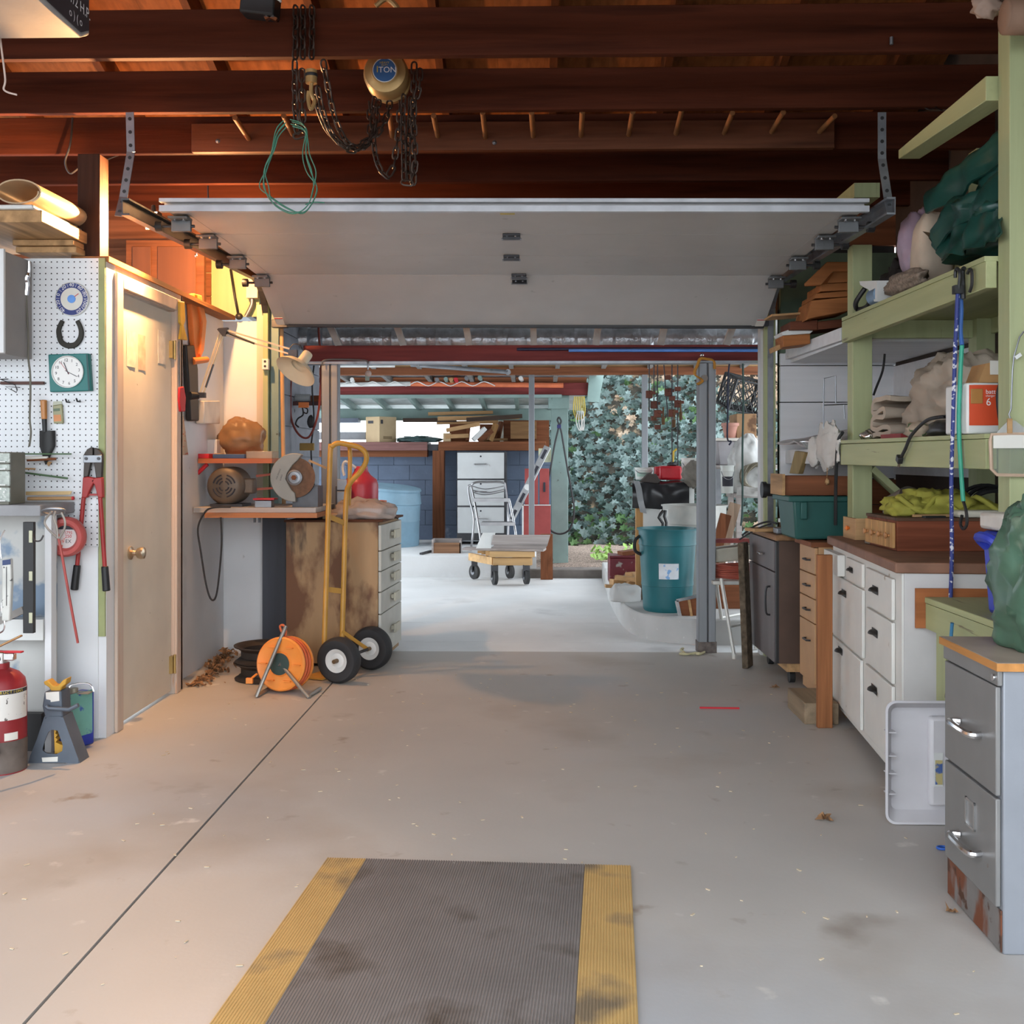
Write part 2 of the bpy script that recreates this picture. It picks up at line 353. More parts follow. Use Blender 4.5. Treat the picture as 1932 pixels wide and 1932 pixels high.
build(MB().box(-6, 2.3, FW, FW + .1, 2.6, 3.2), 'upper_board', m_brown, wf)
# header above the garage door, right front wall
build(MB().box(P(509, 600, FW).x, 2.3, FW + .08, FW + .13, 2.15, 2.6), 'header', m_brown, wf)
XR = 2.28
wr2 = SE('wall_front_right', (1.6, FW, 0))
xj = P(1472, 900, FW).x
zs = [0, P(1500, 952, FW).z, P(1500, 903, FW).z, P(1500, 759, FW).z, P(1500, 690, FW).z, P(1500, 666, FW).z]
m_wboard = mat('white_board_paint', (.66, .67, .69), .6, var=.07, scale=6, st=WX, layers=[((.35, .33, .3), .7, .76, 16)])
for i in range(5): build(MB().box(xj, XR, FW - .004 * (i % 2), FW + .06, zs[i] + .003, zs[i + 1] - .003), 'siding_board', m_wboard if i != 1 and i != 0 else m_brown, wr2)
build(MB().box(xj, XR, FW + .03, FW + .08, 0, 2.6), 'backing', mat('dark_back', (.02, .02, .02), .9), wr2)
build(MB().box(xj, XR, FW - .01, FW + .03, zs[5], 2.55), 'plywood', mat('dark_green_ply', (.09, .13, .09), .7), wr2)
xa, xb = P(1441, 900, FW).x, P(1462, 900, FW).x
build(MB().box(xa, xb, FW - .02, FW + .12, 0, 2.2), 'jamb', m_green, wr2)
build(MB().box(P(1436, 900, FW).x, xa, FW + .02, FW + .1, 0, 2.15), 'stop', mat('stop_white', (.55, .55, .55), .6, st=WZ), wr2)
# right wall
wr = ST(MB().box(XR, XR + .1, .6, FW, 0, 4.6), 'wall_right', mat('right_wall_dark', (.05, .035, .028), .8), org=(XR, 3, 0))
for i, (a, b5, c) in enumerate(((1.15, 1.42, m_wboard), (1.426, 1.62, m_wboard), (1.626, 1.83, m_wboard))): build(MB().box(XR - .015, XR, 5.45, FW, a, b5), 'siding_board', c, wr)
for a, b5 in ((1.87, 2.05), (2.056, 2.3)): build(MB().box(XR - .02, XR, 2, FW, a, b5), 'siding_board', m_green, wr)
for y in (5.36, 3.3): build(MB().box(XR - .09, XR, y - .05, y + .05, 0, 2.79), 'stud', m_green, wr)
# left and rear shell (behind the camera: the open vehicle door)
ST(MB().box(-6.1, -6, .6, PW, 0, 4.6), 'wall_left', m_white, org=(-6, 2, 0))
# roof: boards and rafters above, joists below
rf = SE('ceiling', (-1, 3, 2.79))
JY = [3.40, 4.04, 4.68, 5.31, 5.90, 6.50]
for y in [.84, 1.48, 2.12, 2.76] + JY: build(MB().box(-6, XR + .1, y, y + .04, 2.79, 2.975), 'joist', m_joist, rf, bev=.004)
def rz(y): return 2.98 + (6.95 - y) * .33 if y > 3 else 2.98 + 3.95 * .33 - (3 - y) * .33
for i in range(28):
    x = -6.1 + i * .31
    for y0, y1 in ((3, 7.0), (.2, 3)):
        q = [(x, y0, rz(y0) + .15), (x + .309, y0, rz(y0) + .15), (x + .309, y1, rz(y1) + .15), (x, y1, rz(y1) + .15)]
        build(MB().hexa([V(p) for p in q] + [V(p) + Z1 * .03 for p in q]), 'roof_board', m_deck, rf)
    if i % 2 == 0:
        for y0, y1 in ((3, 7.0), (.2, 3)): build(MB().bar((x, y0, rz(y0) + .075), (x, y1, rz(y1) + .075), .04, .14), 'rafter', m_joisty, rf)
ST(MB().box(-9, 6, -14, -.61, -.2, -.01), 'floor_driveway', mat('asphalt', (.20, .195, .19), .9, var=.2, scale=20))
# dark post left of the door, in the plane of the pegboard
ST(MB().pbox(146, 290, 188, 487, PW + .01, .1), 'trim_2', wood('dark_post', (.05, .022, .014), 'z'), bev=.003)
# ---------------------------------------------------------------- overhead garage door
gd = SE('door_1', (0, 5.5, 2.2))
m_gd = mat('grey_door_skin', (.46, .45, .44), .45, var=.04, scale=5, layers=[((.35, .34, .33), .7, .78, 12)])
m_gde = mat('door_edge_metal', (.5, .51, .54), .4, .3)
DL, DR = -1.63, 1.425
prof = [(4.62, 2.385), (5.135, 2.385), (5.65, 2.38), (6.16, 2.365), (6.64, 2.135)]
def dz(x): return -.018 * (x - DL) / (DR - DL)
for i in range(4):
    (ya, za), (yb, zb) = prof[i], prof[i + 1]; g = .002
    n = V((0, -(zb - za), yb - ya)).normalized() * .045
    d = V((0, yb - ya, zb - za)).normalized() * g
    q = [V((DL, ya, za + dz(DL) - .04)) + d, V((DR, ya, za + dz(DR) - .04)) + d, V((DR, yb, zb + dz(DR) - .04)) - d, V((DL, yb, zb + dz(DL) - .04)) - d]
    sec = build(MB().hexa(q + [p + n for p in q]), 'door_section', m_gd, gd, bev=.002)
    for xx in (DL, DR):                     # end stiles
        s0 = 1 if xx < 0 else -1
        a_, b_ = V((xx + s0 * .003, ya + .004, za + dz(xx) - .0415)), V((xx + s0 * .003, yb - .004, zb + dz(xx) - .0415))
        w_ = V((s0 * .075, 0, 0)); build(MB().hexa([a_ , a_ + w_, b_ + w_, b_, a_ + n * .02, a_ + w_ + n * .02, b_ + w_ + n * .02, b_ + n * .02]), 'end_stile', m_gd, sec)
e0 = V((DL - .01, 4.60, 2.345)); e1 = V((DR + .01, 4.60, 2.327))
build(MB().bar(e0 - Z1 * .004, e1 - Z1 * .004, .03, .026), 'edge_rail', m_gde, gd); build(MB().bar(e0 + Z1 * .032, e1 + Z1 * .032, .03, .016), 'edge_rail', m_gde, gd)
build(MB().bar((DL, 6.66, 2.098), (DR, 6.66, 2.08), .045, .035), 'bottom_seal', m_black, gd)
build(MB().box(P(943, 395, 4.66).x, P(971, 395, 4.66).x, 4.64, 4.715, 2.334, 2.336), 'yellow_sticker', mat('yellow_sticker', (.55, .42, .08), .5), gd)
def hinge(c, slope=0, s=1):
    h = build(MB().obox(c, (.085 * s, .05 * s, .012), (slope, 0, 0)).obox(V(c) - Z1 * .012, (.085 * s, .012, .02), (slope, 0, 0)), 'hinge', m_dsteel, gd, bev=.002)
    build(MB().cyl(V(c) + V((-.048 * s, 0, -.018)), V(c) + V((.048 * s, 0, -.018)), .006, n=8).cyl(V(c) + V((-.02 * s, -.018, -.01)), V(c) + V((-.02 * s, -.018, -.003)), .006, n=8).cyl(V(c) + V((.02 * s, -.018, -.01)), V(c) + V((.02 * s, -.018, -.003)), .006, n=8), 'pin', m_galv, h)
for y, z in ((5.135, 2.33), (5.65, 2.325)): hinge((P(965, 440, y).x, y, z))
hinge((P(979, 512, 6.15).x, 6.14, 2.31)); hinge((P(980, 522, 6.2).x, 6.2, 2.29), -.4)
for sx, xx in ((-1, DL), (1, DR)):
    for i, (y, z) in enumerate(prof[:4]):
        y = y + (.12 if i == 0 else 0); c = V((xx - sx * .03, y, z + dz(xx) - .055))
        b6 = build(MB().obox(c, (.09, .075, .012)).obox(c - Z1 * .03 + V((0, .02, 0)), (.09, .02, .05)), 'roller_bracket', mat('bracket_steel', (.17, .175, .18), .5, .6), gd, bev=.003)
        build(MB().cyl(c + V((-sx * .06, .02, -.03)), c + V((sx * .09, .02, -.03)), .007, n=8), 'roller_stem', m_dsteel, b6)
        build(MB().cyl(c + V((sx * .085, .02, -.03)), c + V((sx * .115, .02, -.03)), .024, n=14), 'roller', m_black, b6)
        build(MB().cyl(c + V((-.02, -.015, -.012)), c + V((-.02, -.015, -.004)), .008, n=8).cyl(c + V((.02, -.015, -.012)), c + V((.02, -.015, -.004)), .008, n=8), 'bolt', m_chrome, b6)
    # warning label and bottom fixture
    q = V((xx - sx * .045, 6.55, 2.165 + dz(xx) - .04)); sl = math.atan2(-.23, .48)
    lb = build(MB().obox(q - V((0, .011, .024)), (.05, .08, .001), (sl, 0, 0)), 'warning_label', m_paper, gd)
    build(MB().obox(q - V((0, .04, .0115)), (.05, .008, .001), (sl, 0, 0)), 'red_stripe', m_red, lb)
    build(MB().obox((xx - sx * .02, 6.66, 2.10), (.10, .05, .05)), 'bottom_fixture', m_dsteel, gd, bev=.003)
# latch bar at the right edge
q = P(1470, 505, 6.05); build(MB().tube([P(1428, 514, 6.1), P(1429, 502, 6.1), P(1455, 500, 6.1), P(1470, 501, 6.1)], .004, 6).obox(P(1472, 499, 6.1), (.05, .04, .03)), 'latch', m_galv, gd)
# tracks with hangers
def track(name, label, sx, end_px, cor_px):
    t = T(name, label, 'track', (sx * 1.6, 5.5, 2.3), 'overhead door tracks')
    e = P(*end_px, 4.45); c = P(*cor_px, 6.45)
    e.x, c.x = (e.x + c.x) / 2 + (e.x - c.x) * .25, (e.x + c.x) / 2
    path = [e.lerp(c, i / 6) for i in range(7)] + [V((c.x, c.y + .32 * math.sin(a), c.z - .32 * (1 - math.cos(a)))) for a in [PI / 2 * i / 8 for i in range(1, 9)]] + [V((c.x, c.y + .32, 1.0)), V((c.x, c.y + .32, 0.02))]
    web = MB(); lip = MB()
    for i in range(len(path) - 1):
        a, b_ = path[i], path[i + 1]; d = (b_ - a).normalized(); up = V((sx, 0, 0)).cross(d); up = up if up.z > 0 or abs(d.z) > .9 else -up
        nrm = V((0, -d.z, d.y)); nrm.normalize()
        o = V((sx * .02, 0, 0))
        web.hexa([a + o - nrm * .032, a + o + V((.004, 0, 0)) - nrm * .032, b_ + o + V((.004, 0, 0)) - nrm * .032, b_ + o - nrm * .032, a + o + nrm * .032, a + o + V((.004, 0, 0)) + nrm * .032, b_ + o + V((.004, 0, 0)) + nrm * .032, b_ + o + nrm * .032])
        for sgn in (-1, 1):
            p, q_ = a + nrm * .032 * sgn, b_ + nrm * .032 * sgn; k_ = nrm * .004; xx = V((-sx * .012, 0, 0)); xo = V((sx * .024, 0, 0))
            lip.hexa([p + xx - k_, p + xo - k_, q_ + xo - k_, q_ + xx - k_, p + xx + k_, p + xo + k_, q_ + xo + k_, q_ + xx + k_])
    build(web, 'web', m_dsteel if sx < 0 else m_galv, t); build(lip, 'flange', m_dsteel if sx < 0 else m_galv, t)
    return t, e
def strap(t, pts, w=.035):
    mb = MB(); holes = MB()
    for a, b_ in zip(pts[:-1], pts[1:]):
        mb.bar(a, b_, w, .004, (0, 1, 0)); n = int((b_ - a).length / .045)
        for i in range(n):
            q = a.lerp(b_, (i + .5) / n); holes.disc(q - V((0, .0015, 0)), .008, .002, (0, -1, 0), 8)
    h = build(mb, 'hanger', m_galv, t); build(holes, 'hole', m_black, h, kind='stuff')
tL, eL = track('door_track', 'steel overhead track beside the lit closet with roller brackets', -1, (231, 390), (492, 516))
strap(tL, [P(245, 212, 4.52), P(247, 287, 4.52), P(233, 372, 4.50), P(224, 408, 4.47)])
tR, eR = track('door_track', 'steel overhead track at the green shelves side of the garage door', 1, (1677, 388), (1474, 522))
strap(tR, [P(1664, 212, 4.52), P(1664, 300, 4.52), P(1675, 372, 4.50), P(1681, 402, 4.47)])
# ---------------------------------------------------------------- bare bulb above the closet door
bl = T('ceiling_bulb', 'lit pull chain bulb over the closet, hidden by the door track', 'light bulb', (-1.85, 5.98, 2.452))
bc = V((-1.85, 5.98, 2.452)); m_glow = mat('bulb_glow', (1, .50, .19), .5, var=0, emit=BULB)
def bulb(t, bc, k, m):
    build(MB().lathe(bc, [(0, -.024 * k), (.012 * k, -.021 * k), (.019 * k, -.010 * k), (.019 * k, .0), (.014 * k, .014 * k), (.008 * k, .022 * k)], n=20), 'glass', m, t)
    build(MB().lathe(bc, [(.0, .021 * k), (.012 * k, .022 * k), (.014 * k, .03 * k), (.014 * k, .06), (.008, .075), (0, .075)], n=20), 'holder', m_black, t)
bulb(bl, bc, 1, m_glow)
build(MB().cyl(bc + Z1 * .075, (-1.85, 5.93, 2.98), .004), 'stem', m_black, bl)
cl_ = T('added_lamp', 'added unseen lamp with black blocking plates that brightens the closet door', 'lamp', (-1.80, 4.96, 2.369)); bc = V((-1.80, 4.96, 2.369))  # lamp added behind the track to brighten the top of the closet door
bulb(cl_, bc, .75, mat('added_lamp_glow', (1, .52, .21), .5, var=0, emit=ADDED_LAMP))
build(MB().box(bc.x - .045, bc.x + .03, bc.y + .022, bc.y + .027, bc.z - .034, bc.z + .04).box(bc.x - .045, bc.x + .03, bc.y - .03, bc.y + .027, bc.z + .036, bc.z + .041).box(bc.x + .027, bc.x + .031, bc.y - .03, bc.y + .027, bc.z - .034, bc.z + .041).box(bc.x - .002, bc.x + .031, bc.y - .03, bc.y + .027, bc.z - .036, bc.z - .032), 'shade', m_black, cl_)  # plates added to keep this lamp's light off the joists and floor
build(MB().cyl(bc + V((.03, .0, .0)), bc + V((.075, -.03, .0)), .004), 'added_lamp_arm', m_black, cl_)
# ================================================================ LEFT SIDE
z5 = zf(0, 700, 4.493); z4 = zf(0, 320, 4.39); z6 = zf(0, 1080, 4.6)
# ---- wall cabinet
X = P(62, 560, PW).x; yn = PX(10, 480, X).y; zt = PX(10, 474, X).z; zb = PX(10, 668, X).z
t = T('wall_cabinet', 'grey sided wall cabinet with white door above the pegboard', 'cabinet', (X - .2, 4.5, zb))
build(MB().box(X - .5, X, yn, PW - .008, zb, zt), 'body', mat('grey_cabinet_side', (.30, .28, .27), .6, var=.08, scale=6), t, bev=.003)
build(MB().box(X - .5, X + .002, yn - .018, yn - .001, zb + .004, zt + .008), 'door', m_white, t, bev=.002)
# ---- drop cord with chrome clip
t = T('clip_cable', 'grey cord hanging from a chrome clip beside the wall cabinet', 'cord', P(52, 700, 4.64))
build(MB().tube(sm([P(*z4(*q), 4.64) for q in ((215, 1040), (225, 1200), (235, 1400), (235, 1560), (250, 1700), (252, 1900))] + [P(*z5(*q), 4.65) for q in ((258, 200), (252, 400), (262, 520), (248, 640))]), .0045, 6), 'cord', mat('olive_grey_cord', (.16, .15, .12), .7), t)
build(MB().tube(sm([P(*z4(*q), 4.64) for q in ((240, 760), (238, 850), (215, 910), (225, 960), (215, 1040))]), [.008] * 8 + [.013] * 9 + [.012] * 8, 8), 'clip', m_chrome, t)
# ---- round thermometer
c = P(*z4(603, 1075), PW - .008); t = T('wall_thermometer', 'round thermometer with blue numbered rim on the pegboard', 'thermometer', c)
R = .0755
build(MB().lathe(c, [(0, 0), (R, 0), (R, .012), (R - .003, .014), (R - .003, .0105), (0, .0105)], (0, -1, 0), 40), 'case', m_whitep, t)
build(MB().lathe(c - Y1 * .011, [(R - .005, .0), (R - .004, .0012), (.0505, .0012), (.0505, 0)], (0, -1, 0), 40), 'blue_ring', mat('navy', (.03, .045, .19), .5, var=.05), t)
fc = build(MB().disc(c - Y1 * .011, .050, .0015, n=40), 'face', m_paper, t)
m_num = mat('white_print', (.8, .8, .8), .5, var=.02)
for a, s in ((0, '40'), (38, '60'), (70, '80'), (105, '100'), (140, '120'), (-35, '20'), (-72, '0'), (-105, '20'), (-140, '40')):
    q = math.radians(a); rr = .0625; d = V((math.sin(q), 0, math.cos(q)))
    text(s, c - Y1 * .0125 + d * rr, V((math.cos(q), 0, -math.sin(q))), d, .0235, m_num, t, 'numeral')
    q2 = math.radians(a + 18); d = V((math.sin(q2), 0, math.cos(q2)))
    build(MB().bar(c - Y1 * .0124 + d * .055, c - Y1 * .0124 + d * .07, .0012, .0006, (0, 1, 0)), 'tick', m_num, t)
build(MB().disc(c - Y1 * .0125, .018, .003), 'hub', mat('sky_blue', (.12, .3, .72), .5), t)
build(MB().bar(c - Y1 * .0135, c + V((.032, -.0135, .024)), .003, .001, (0, 1, 0)), 'pointer', m_red, t)
# ---- horseshoe
c = P(*z4(577, 1340), PW - .012)
path = [P(*z4(*q), PW - .02) for q in ((515, 1250), (490, 1300), (483, 1350), (500, 1420), (540, 1452), (580, 1458), (625, 1445), (660, 1400), (670, 1350), (660, 1300), (635, 1250))]
pth = sm(path, 5); mb = MB(); n = len(pth)
L0 = []
for i, q in enumerate(pth):
    d = (pth[min(i + 1, n - 1)] - pth[max(i - 1, 0)]).normalized(); nn = V((-d.z, 0, d.x)); w_ = .009 + .003 * math.sin(PI * i / (n - 1)); L0.append((q + nn * w_, q - nn * w_))
mb.prism([a for a, b in L0] + [b for a, b in reversed(L0)], (0, .01, 0))
S(mb, 'horseshoe', 'dark iron horseshoe hung open end up on the pegboard', 'horseshoe', mat('dark_iron', (.035, .032, .026), .5, .6), bev=.0025)
# ---- clock
t = T('wall_clock', 'square teal wall clock with round white dial on the pegboard', 'clock', P(132, 740, PW - .02))
m_teal = mat('teal_clock', (.015, .16, .15), .4, var=.06)
build(pp([z4(*q) for q in ((397, 1530), (735, 1522), (755, 1832), (412, 1842))], PW - .035, .028), 'case', m_teal, t, bev=.004)
build(pp([z4(*q) for q in ((712, 1530), (728, 1528), (745, 1832), (730, 1832))], PW - .037, .004), 'stripe', mat('dark_teal', (.006, .06, .06), .4), t)
c = P(*z4(562, 1675), PW - .037); R = .0715
build(MB().lathe(c, [(R - .004, -.004), (R, 0), (R, .006), (R - .004, .007), (R - .006, .002)], (0, -1, 0), 40), 'bezel', m_whitep, t)
build(MB().disc(c, R - .004, .002, n=40), 'dial', mat('dial', (.78, .77, .74), .35, var=.03), t)
for k in range(1, 13):
    q = math.radians(30 * k - 8); text(str(k), c + V((math.sin(q) * .052, -.0024, math.cos(q) * .052)), X1, Z1, .019, m_ink, t, 'numeral')
    q = math.radians(30 * k - 23)
for ang, ln_, w_, mm, nm in ((-22, .045, .0032, m_ink, 'hour_hand'), (117, .047, .0022, m_ink, 'minute_hand'), (-38, .055, .0012, m_red, 'second_hand')):
    q = math.radians(ang); d = V((math.sin(q), 0, math.cos(q))); build(MB().bar(c - Y1 * .004 - d * .012, c - Y1 * .004 + d * ln_, w_, .001, (0, 1, 0)), nm, mm, t)
# ---- trowel
t = T('garden_trowel', 'black garden trowel with varnished wooden handle on the pegboard', 'trowel', P(88, 880, PW - .03))
build(MB().cyl(P(*z5(370, 245), PW - .03), P(*z5(375, 410), PW - .03), .0145, .0125, 14), 'handle', mat('varnished_wood', (.50, .21, .06), .3, st=WZ, scale=20), t, bev=.004)
build(MB().cyl(P(*z5(376, 405), PW - .03), P(*z5(380, 515), PW - .03), .011, .010, 12), 'ferrule', m_black, t)
build(MB().grid(lambda u, v: P(*z5(*((335 + 135 * u) if v < .5 else (335 + 10 * (v - .5) * 8 + u * (135 - (v - .5) * 190 - 20 * (v - .5))), 505 + 265 * v + (25 * math.sin(PI * u) * v))), PW - .03 + .02 * (2 * u - 1) ** 2 * (1 - .5 * v) - .004), 8, 8), 'blade', mat('black_blade', (.03, .03, .03), .5, .3), t)
build(pp([z5(*q) for q in ((375, 768), (440, 768), (412, 808))], PW - .03, .005), 'tip', m_tan, t)
# ---- blister pack, hooks
t = T('hardware_pack', 'small clear blister pack with green and orange card on the pegboard', 'package', P(108, 800, PW - .01))
build(pp([z5(*q) for q in ((445, 290), (525, 280), (535, 445), (452, 445))], PW - .022, .012), 'blister', mat('olive_pack', (.28, .27, .14), .3), t, bev=.004)
build(pp([z5(*q) for q in ((452, 258), (520, 255), (528, 290), (447, 292))], PW - .012, .003), 'hang_tab', mat('pack_tab', (.45, .46, .36), .4), t)
build(pp([z5(*q) for q in ((452, 372), (515, 370), (520, 425), (458, 428))], PW - .0235, .001), 'orange_card', mat('pack_orange', (.6, .25, .1), .5), t)
build(pp([z5(*q) for q in ((450, 320), (505, 315), (507, 338), (452, 342))], PW - .0235, .001), 'green_band', mat('pack_green', (.12, .16, .1), .5), t)
for X_, Y_, lb in ((590, 265, 'small black peg hook beside the blister pack'), (680, 260, 'small black peg hook farther from the blister pack, under the clock')):
    q = P(*z5(X_, Y_), PW - .008); S(MB().tube([q, q - Y1 * .03, q + V((0, -.04, .012))], .004, 6), 'peg_hook', lb, 'hook', m_black, 'bare peg hooks')
# ---- brown tool rail and bent wires
S(pp([z5(*q) for q in ((0, 88), (368, 88), (368, 114), (0, 114))], PW - .025, .016), 'tool_rail', 'brown notched tool rail across the pegboard left of the clock', 'rack', mat('rail_brown', (.10, .045, .035), .6), bev=.002)
S(MB().tube([P(*z5(*q), PW - .04) for q in ((0, 70), (70, 68), (10, 72), (130, 120), (145, 165), (140, 182), (45, 132), (170, 140))], .0022, 6), 'bent_wire', 'bent grey wire hook dangling below the brown tool rail', 'wire', m_dsteel)
# ---- dowels, ruler and rods sticking out behind the parts organiser
for nm, lb, a, b, r, mm in (('green_rod', 'thin green rod lying level above the white pencil roll', (212, 703), (605, 703), .0035, mat('green_rod', (.09, .16, .08), .6)),
        ('paper_roll', 'white wrapped stick poking out behind the parts organiser', (212, 738), (405, 738), .0085, m_paper),
        ('slanted_rod', 'green rod slanting down across the pegboard beside the organiser', (212, 862), (575, 910), .0045, mat('green_rod')if 0 else MATS.get('green_rod') or m_green),
        ('dowel', 'pale wooden dowel with dark red tip under the ruler', (235, 1083), (615, 1078), .008, m_tan),
        ('short_stick', 'short brown stick just above the slanting green rod', (215, 828), (300, 830), .004, m_tan),
        ('brown_stick', 'brown stick end beyond the white wrapped stick', (230, 755), (475, 745), .0065, m_brown)):
    o = S(MB().cyl(P(*z5(*a), PW - .06), P(*z5(*b), PW - .05), r, n=10), nm, lb, 'stick', mm)
    if nm == 'dowel': build(MB().cyl(P(*z5(612, 1078), PW - .05), P(*z5(627, 1078), PW - .05), .0088, n=10), 'tip', m_red, o)
S(pp([z5(*q) for q in ((218, 1022), (607, 1018), (595, 1048), (218, 1052))], PW - .05, .006), 'wooden_ruler', 'pale wooden ruler sticking out beside the organiser', 'ruler', mat('ruler_wood', (.6, .42, .2), .5))
# ---- work bench
bt = T('work_bench', 'grey topped work bench below the pegboard', 'bench', (-2.4, 4.5, 0))
BYF = 4.36; zb1 = P(40, 953, BYF).z; zb0 = P(40, 974, BYF).z; xr = P(76, 960, BYF).x
build(MB().box(-4, xr, BYF, PW - .01, zb0, zb1), 'bench_top', mat('bench_grey', (.27, .27, .28), .6, var=.15), bt, bev=.003)
m_pan = mat('patchy_blue_white', (.5, .5, .48), .6, var=.06, layers=[((.20, .27, .36), .5, .56, 4), ((.52, .44, .33), .62, .66, 5)])
build(MB().box(P(63, 1100, BYF).x, xr, BYF + .10, BYF + .15, 0.0, zb0), 'leg', m_white, bt, bev=.002)
build(MB().box(-4, P(63, 1100, BYF).x, BYF + .2, BYF + .22, 0.0, zb0), 'back_panel', m_pan, bt)
build(MB().bar(P(-40, 1190, BYF + .1), P(46, 1150, BYF + .1), .03, .03), 'brace', mat('brace_grey', (.3, .28, .26), .6), bt)
build(MB().box(-4, P(62, 1100, BYF).x, BYF + .09, BYF + .16, P(30, 1215, BYF).z, P(30, 1175, BYF).z), 'rail', m_whitep, bt)
build(MB().box(-4, P(52, 1100, BYF).x, BYF + .12, BYF + .16, .0, P(30, 1360, BYF).z), 'kick_board', m_black, bt)
# ---- parts organiser
y = 4.40; t = T('parts_organiser', 'grey small parts organiser with clear drawers on the work bench', 'organiser', (P(20, 950, y).x, y + .07, zb1))
zt = P(20, 853, y).z
build(MB().box(P(-60, 900, y).x, P(46, 900, y + .14).x, y + .005, y + .15, zb1, zt), 'body', mat('olive_grey_case', (.20, .19, .15), .5), t, bev=.003)
ys = [(855, 873), (876, 887), (889, 917), (920, 947)]
m_clr = mat('cloudy_drawer', (.38, .42, .38), .25, var=.3, scale=40, layers=[((.75, .75, .72), .6, .66, 60)])
for a, b in ys:
    d = build(MB().pbox(-60, a, 18, b, y - .006, .012), 'drawer', m_clr, t, bev=.002)
    build(MB().pbox(-20, b - 3, 10, b - 1, y - .016, .012), 'pull', m_whitep, d)
# ---- fire extinguisher
c = G(3, 1452); t = T('fire_extinguisher', 'red fire extinguisher with instruction label beside the jack stand', 'fire extinguisher', c)
r = .094; m_ext = mat('extinguisher_red', (.25, .018, .022), .45, var=.2, layers=[((.13, .10, .085), .60, .68, 9)])
zc = .40
build(MB().lathe(c, [(0, 0), (r, 0), (r, zc - .07), (r * .93, zc - .035), (r * .7, zc - .01), (.03, zc + .008), (.03, zc + .03), (0, zc + .03)], n=40), 'cylinder', m_ext, t)
build(MB().lathe(c, [(r + .0012, .005), (r + .0015, .125), (r + .0012, .13)], n=40), 'rusty_base', mat('rusty_base', (.13, .105, .09), .8, var=.3, scale=12), t)
lab = build(MB().lathe(c, [(r + .002, .215), (r + .0022, .335)], n=20, a0=-2.2, a1=.15), 'label', mat('ext_label', (.66, .64, .6), .5, var=.04, layers=[((.1, .09, .08), .63, .66, 45)]), t)
build(MB().lathe(c, [(r + .0026, .318), (r + .0026, .333)], n=20, a0=-2.2, a1=.15), 'label_head', m_ink, t)
for i, ch in enumerate('INSTRUCTIONS'):
    a = -1.62 + i * .125; d = V((math.cos(a), math.sin(a), 0)); text(ch, c + d * (r + .003) + Z1 * .3255, V((-math.sin(a), math.cos(a), 0)), Z1, .015, mat('yellow_print', (.6, .45, .05), .5), t)
build(MB().lathe(c, [(r + .0022, .135), (r + .0022, .165)], n=8, a0=-1.0, a1=-.45), 'maker_badge', m_paper, t)
hd = build(MB().cyl(c + Z1 * (zc + .02), c + Z1 * (zc + .075), .022).obox(c + V((.02, 0, zc + .055)), (.07, .03, .03)), 'valve', m_chrome, t, bev=.004)
build(MB().bar(c + V((-.03, 0, zc + .085)), c + V((.085, -.01, zc + .14)), .022, .008), 'handle', mat('worn_gold', (.5, .3, .14), .35, .8), t, bev=.003)
build(MB().bar(c + V((-.02, 0, zc + .075)), c + V((.09, -.01, zc + .075)), .022, .007), 'trigger', m_red, t, bev=.002)
build(MB().tube(sm([c + q for q in (V((0, -.02, zc + .05)), V((-.05, -.07, zc + .02)), V((-.03, -.108, .33)), V((-.01, -.112, .2)))]), .011, 8).cyl(c + V((-.01, -.115, .2)), c + V((.035, -.118, .09)), .014, .019, 12), 'hose', m_black, t)
# ---- jack stand
y = G(100, 1440).y; t = T('jack_stand', 'grey steel jack stand with yellow saddle in front of the pegboard wall', 'jack stand', G(105, 1440))
m_js = mat('slate_steel', (.105, .125, .155), .5, .3, var=.15)
out = [z6(*q) for q in ((235, 1695), (262, 1590), (390, 1270), (365, 1160), (385, 1035), (395, 1030), (530, 1030), (545, 1240), (560, 1300), (695, 1660), (690, 1670), (605, 1670), (590, 1650), (300, 1655), (285, 1690))]
hole = [z6(*q) for q in ((365, 1540), (395, 1440), (420, 1385), (450, 1365), (500, 1372), (545, 1500), (540, 1550), (490, 1578), (400, 1570))]
# front plate with a window: bridge outline and hole into one ring of quads
k_ = 30
def resamp(pl, n, start):
    d = [0]
    for i in range(len(pl)): a, b = pl[i], pl[(i + 1) % len(pl)]; d.append(d[-1] + math.dist(a, b))
    o_ = []
    for j in range(n):
        s = (start + j / n) % 1 * d[-1]
        for i in range(len(pl)):
            if s <= d[i + 1] + 1e-9:
                f = (s - d[i]) / max(1e-9, d[i + 1] - d[i]); a, b = pl[i], pl[(i + 1) % len(pl)]; o_.append((a[0] + (b[0] - a[0]) * f, a[1] + (b[1] - a[1]) * f)); break
    return o_
cxh = z6(452, 1475)
ang = lambda q: math.atan2(q[1] - cxh[1], q[0] - cxh[0])
mb = MB(); n = 44
def radial(pl, a):
    best = None; dx, dy = math.cos(a), math.sin(a)
    for i in range(len(pl)):
        x1, y1 = pl[i][0] - cxh[0], pl[i][1] - cxh[1]; x2, y2 = pl[(i + 1) % len(pl)][0] - cxh[0], pl[(i + 1) % len(pl)][1] - cxh[1]
        den = dx * (y2 - y1) - dy * (x2 - x1)
        if abs(den) < 1e-9: continue
        tt = (x1 * (y2 - y1) - y1 * (x2 - x1)) / den; s = (x1 * dy - y1 * dx) / den
        if tt > 0 and -1e-6 <= s <= 1 + 1e-6 and (best is None or tt > best): best = tt
    return (cxh[0] + dx * (best or 1), cxh[1] + dy * (best or 1))
low = [z6(*q) for q in ((235, 1695), (262, 1590), (400, 1250), (545, 1250), (695, 1660), (690, 1670), (605, 1670), (590, 1650), (300, 1655), (285, 1690))]
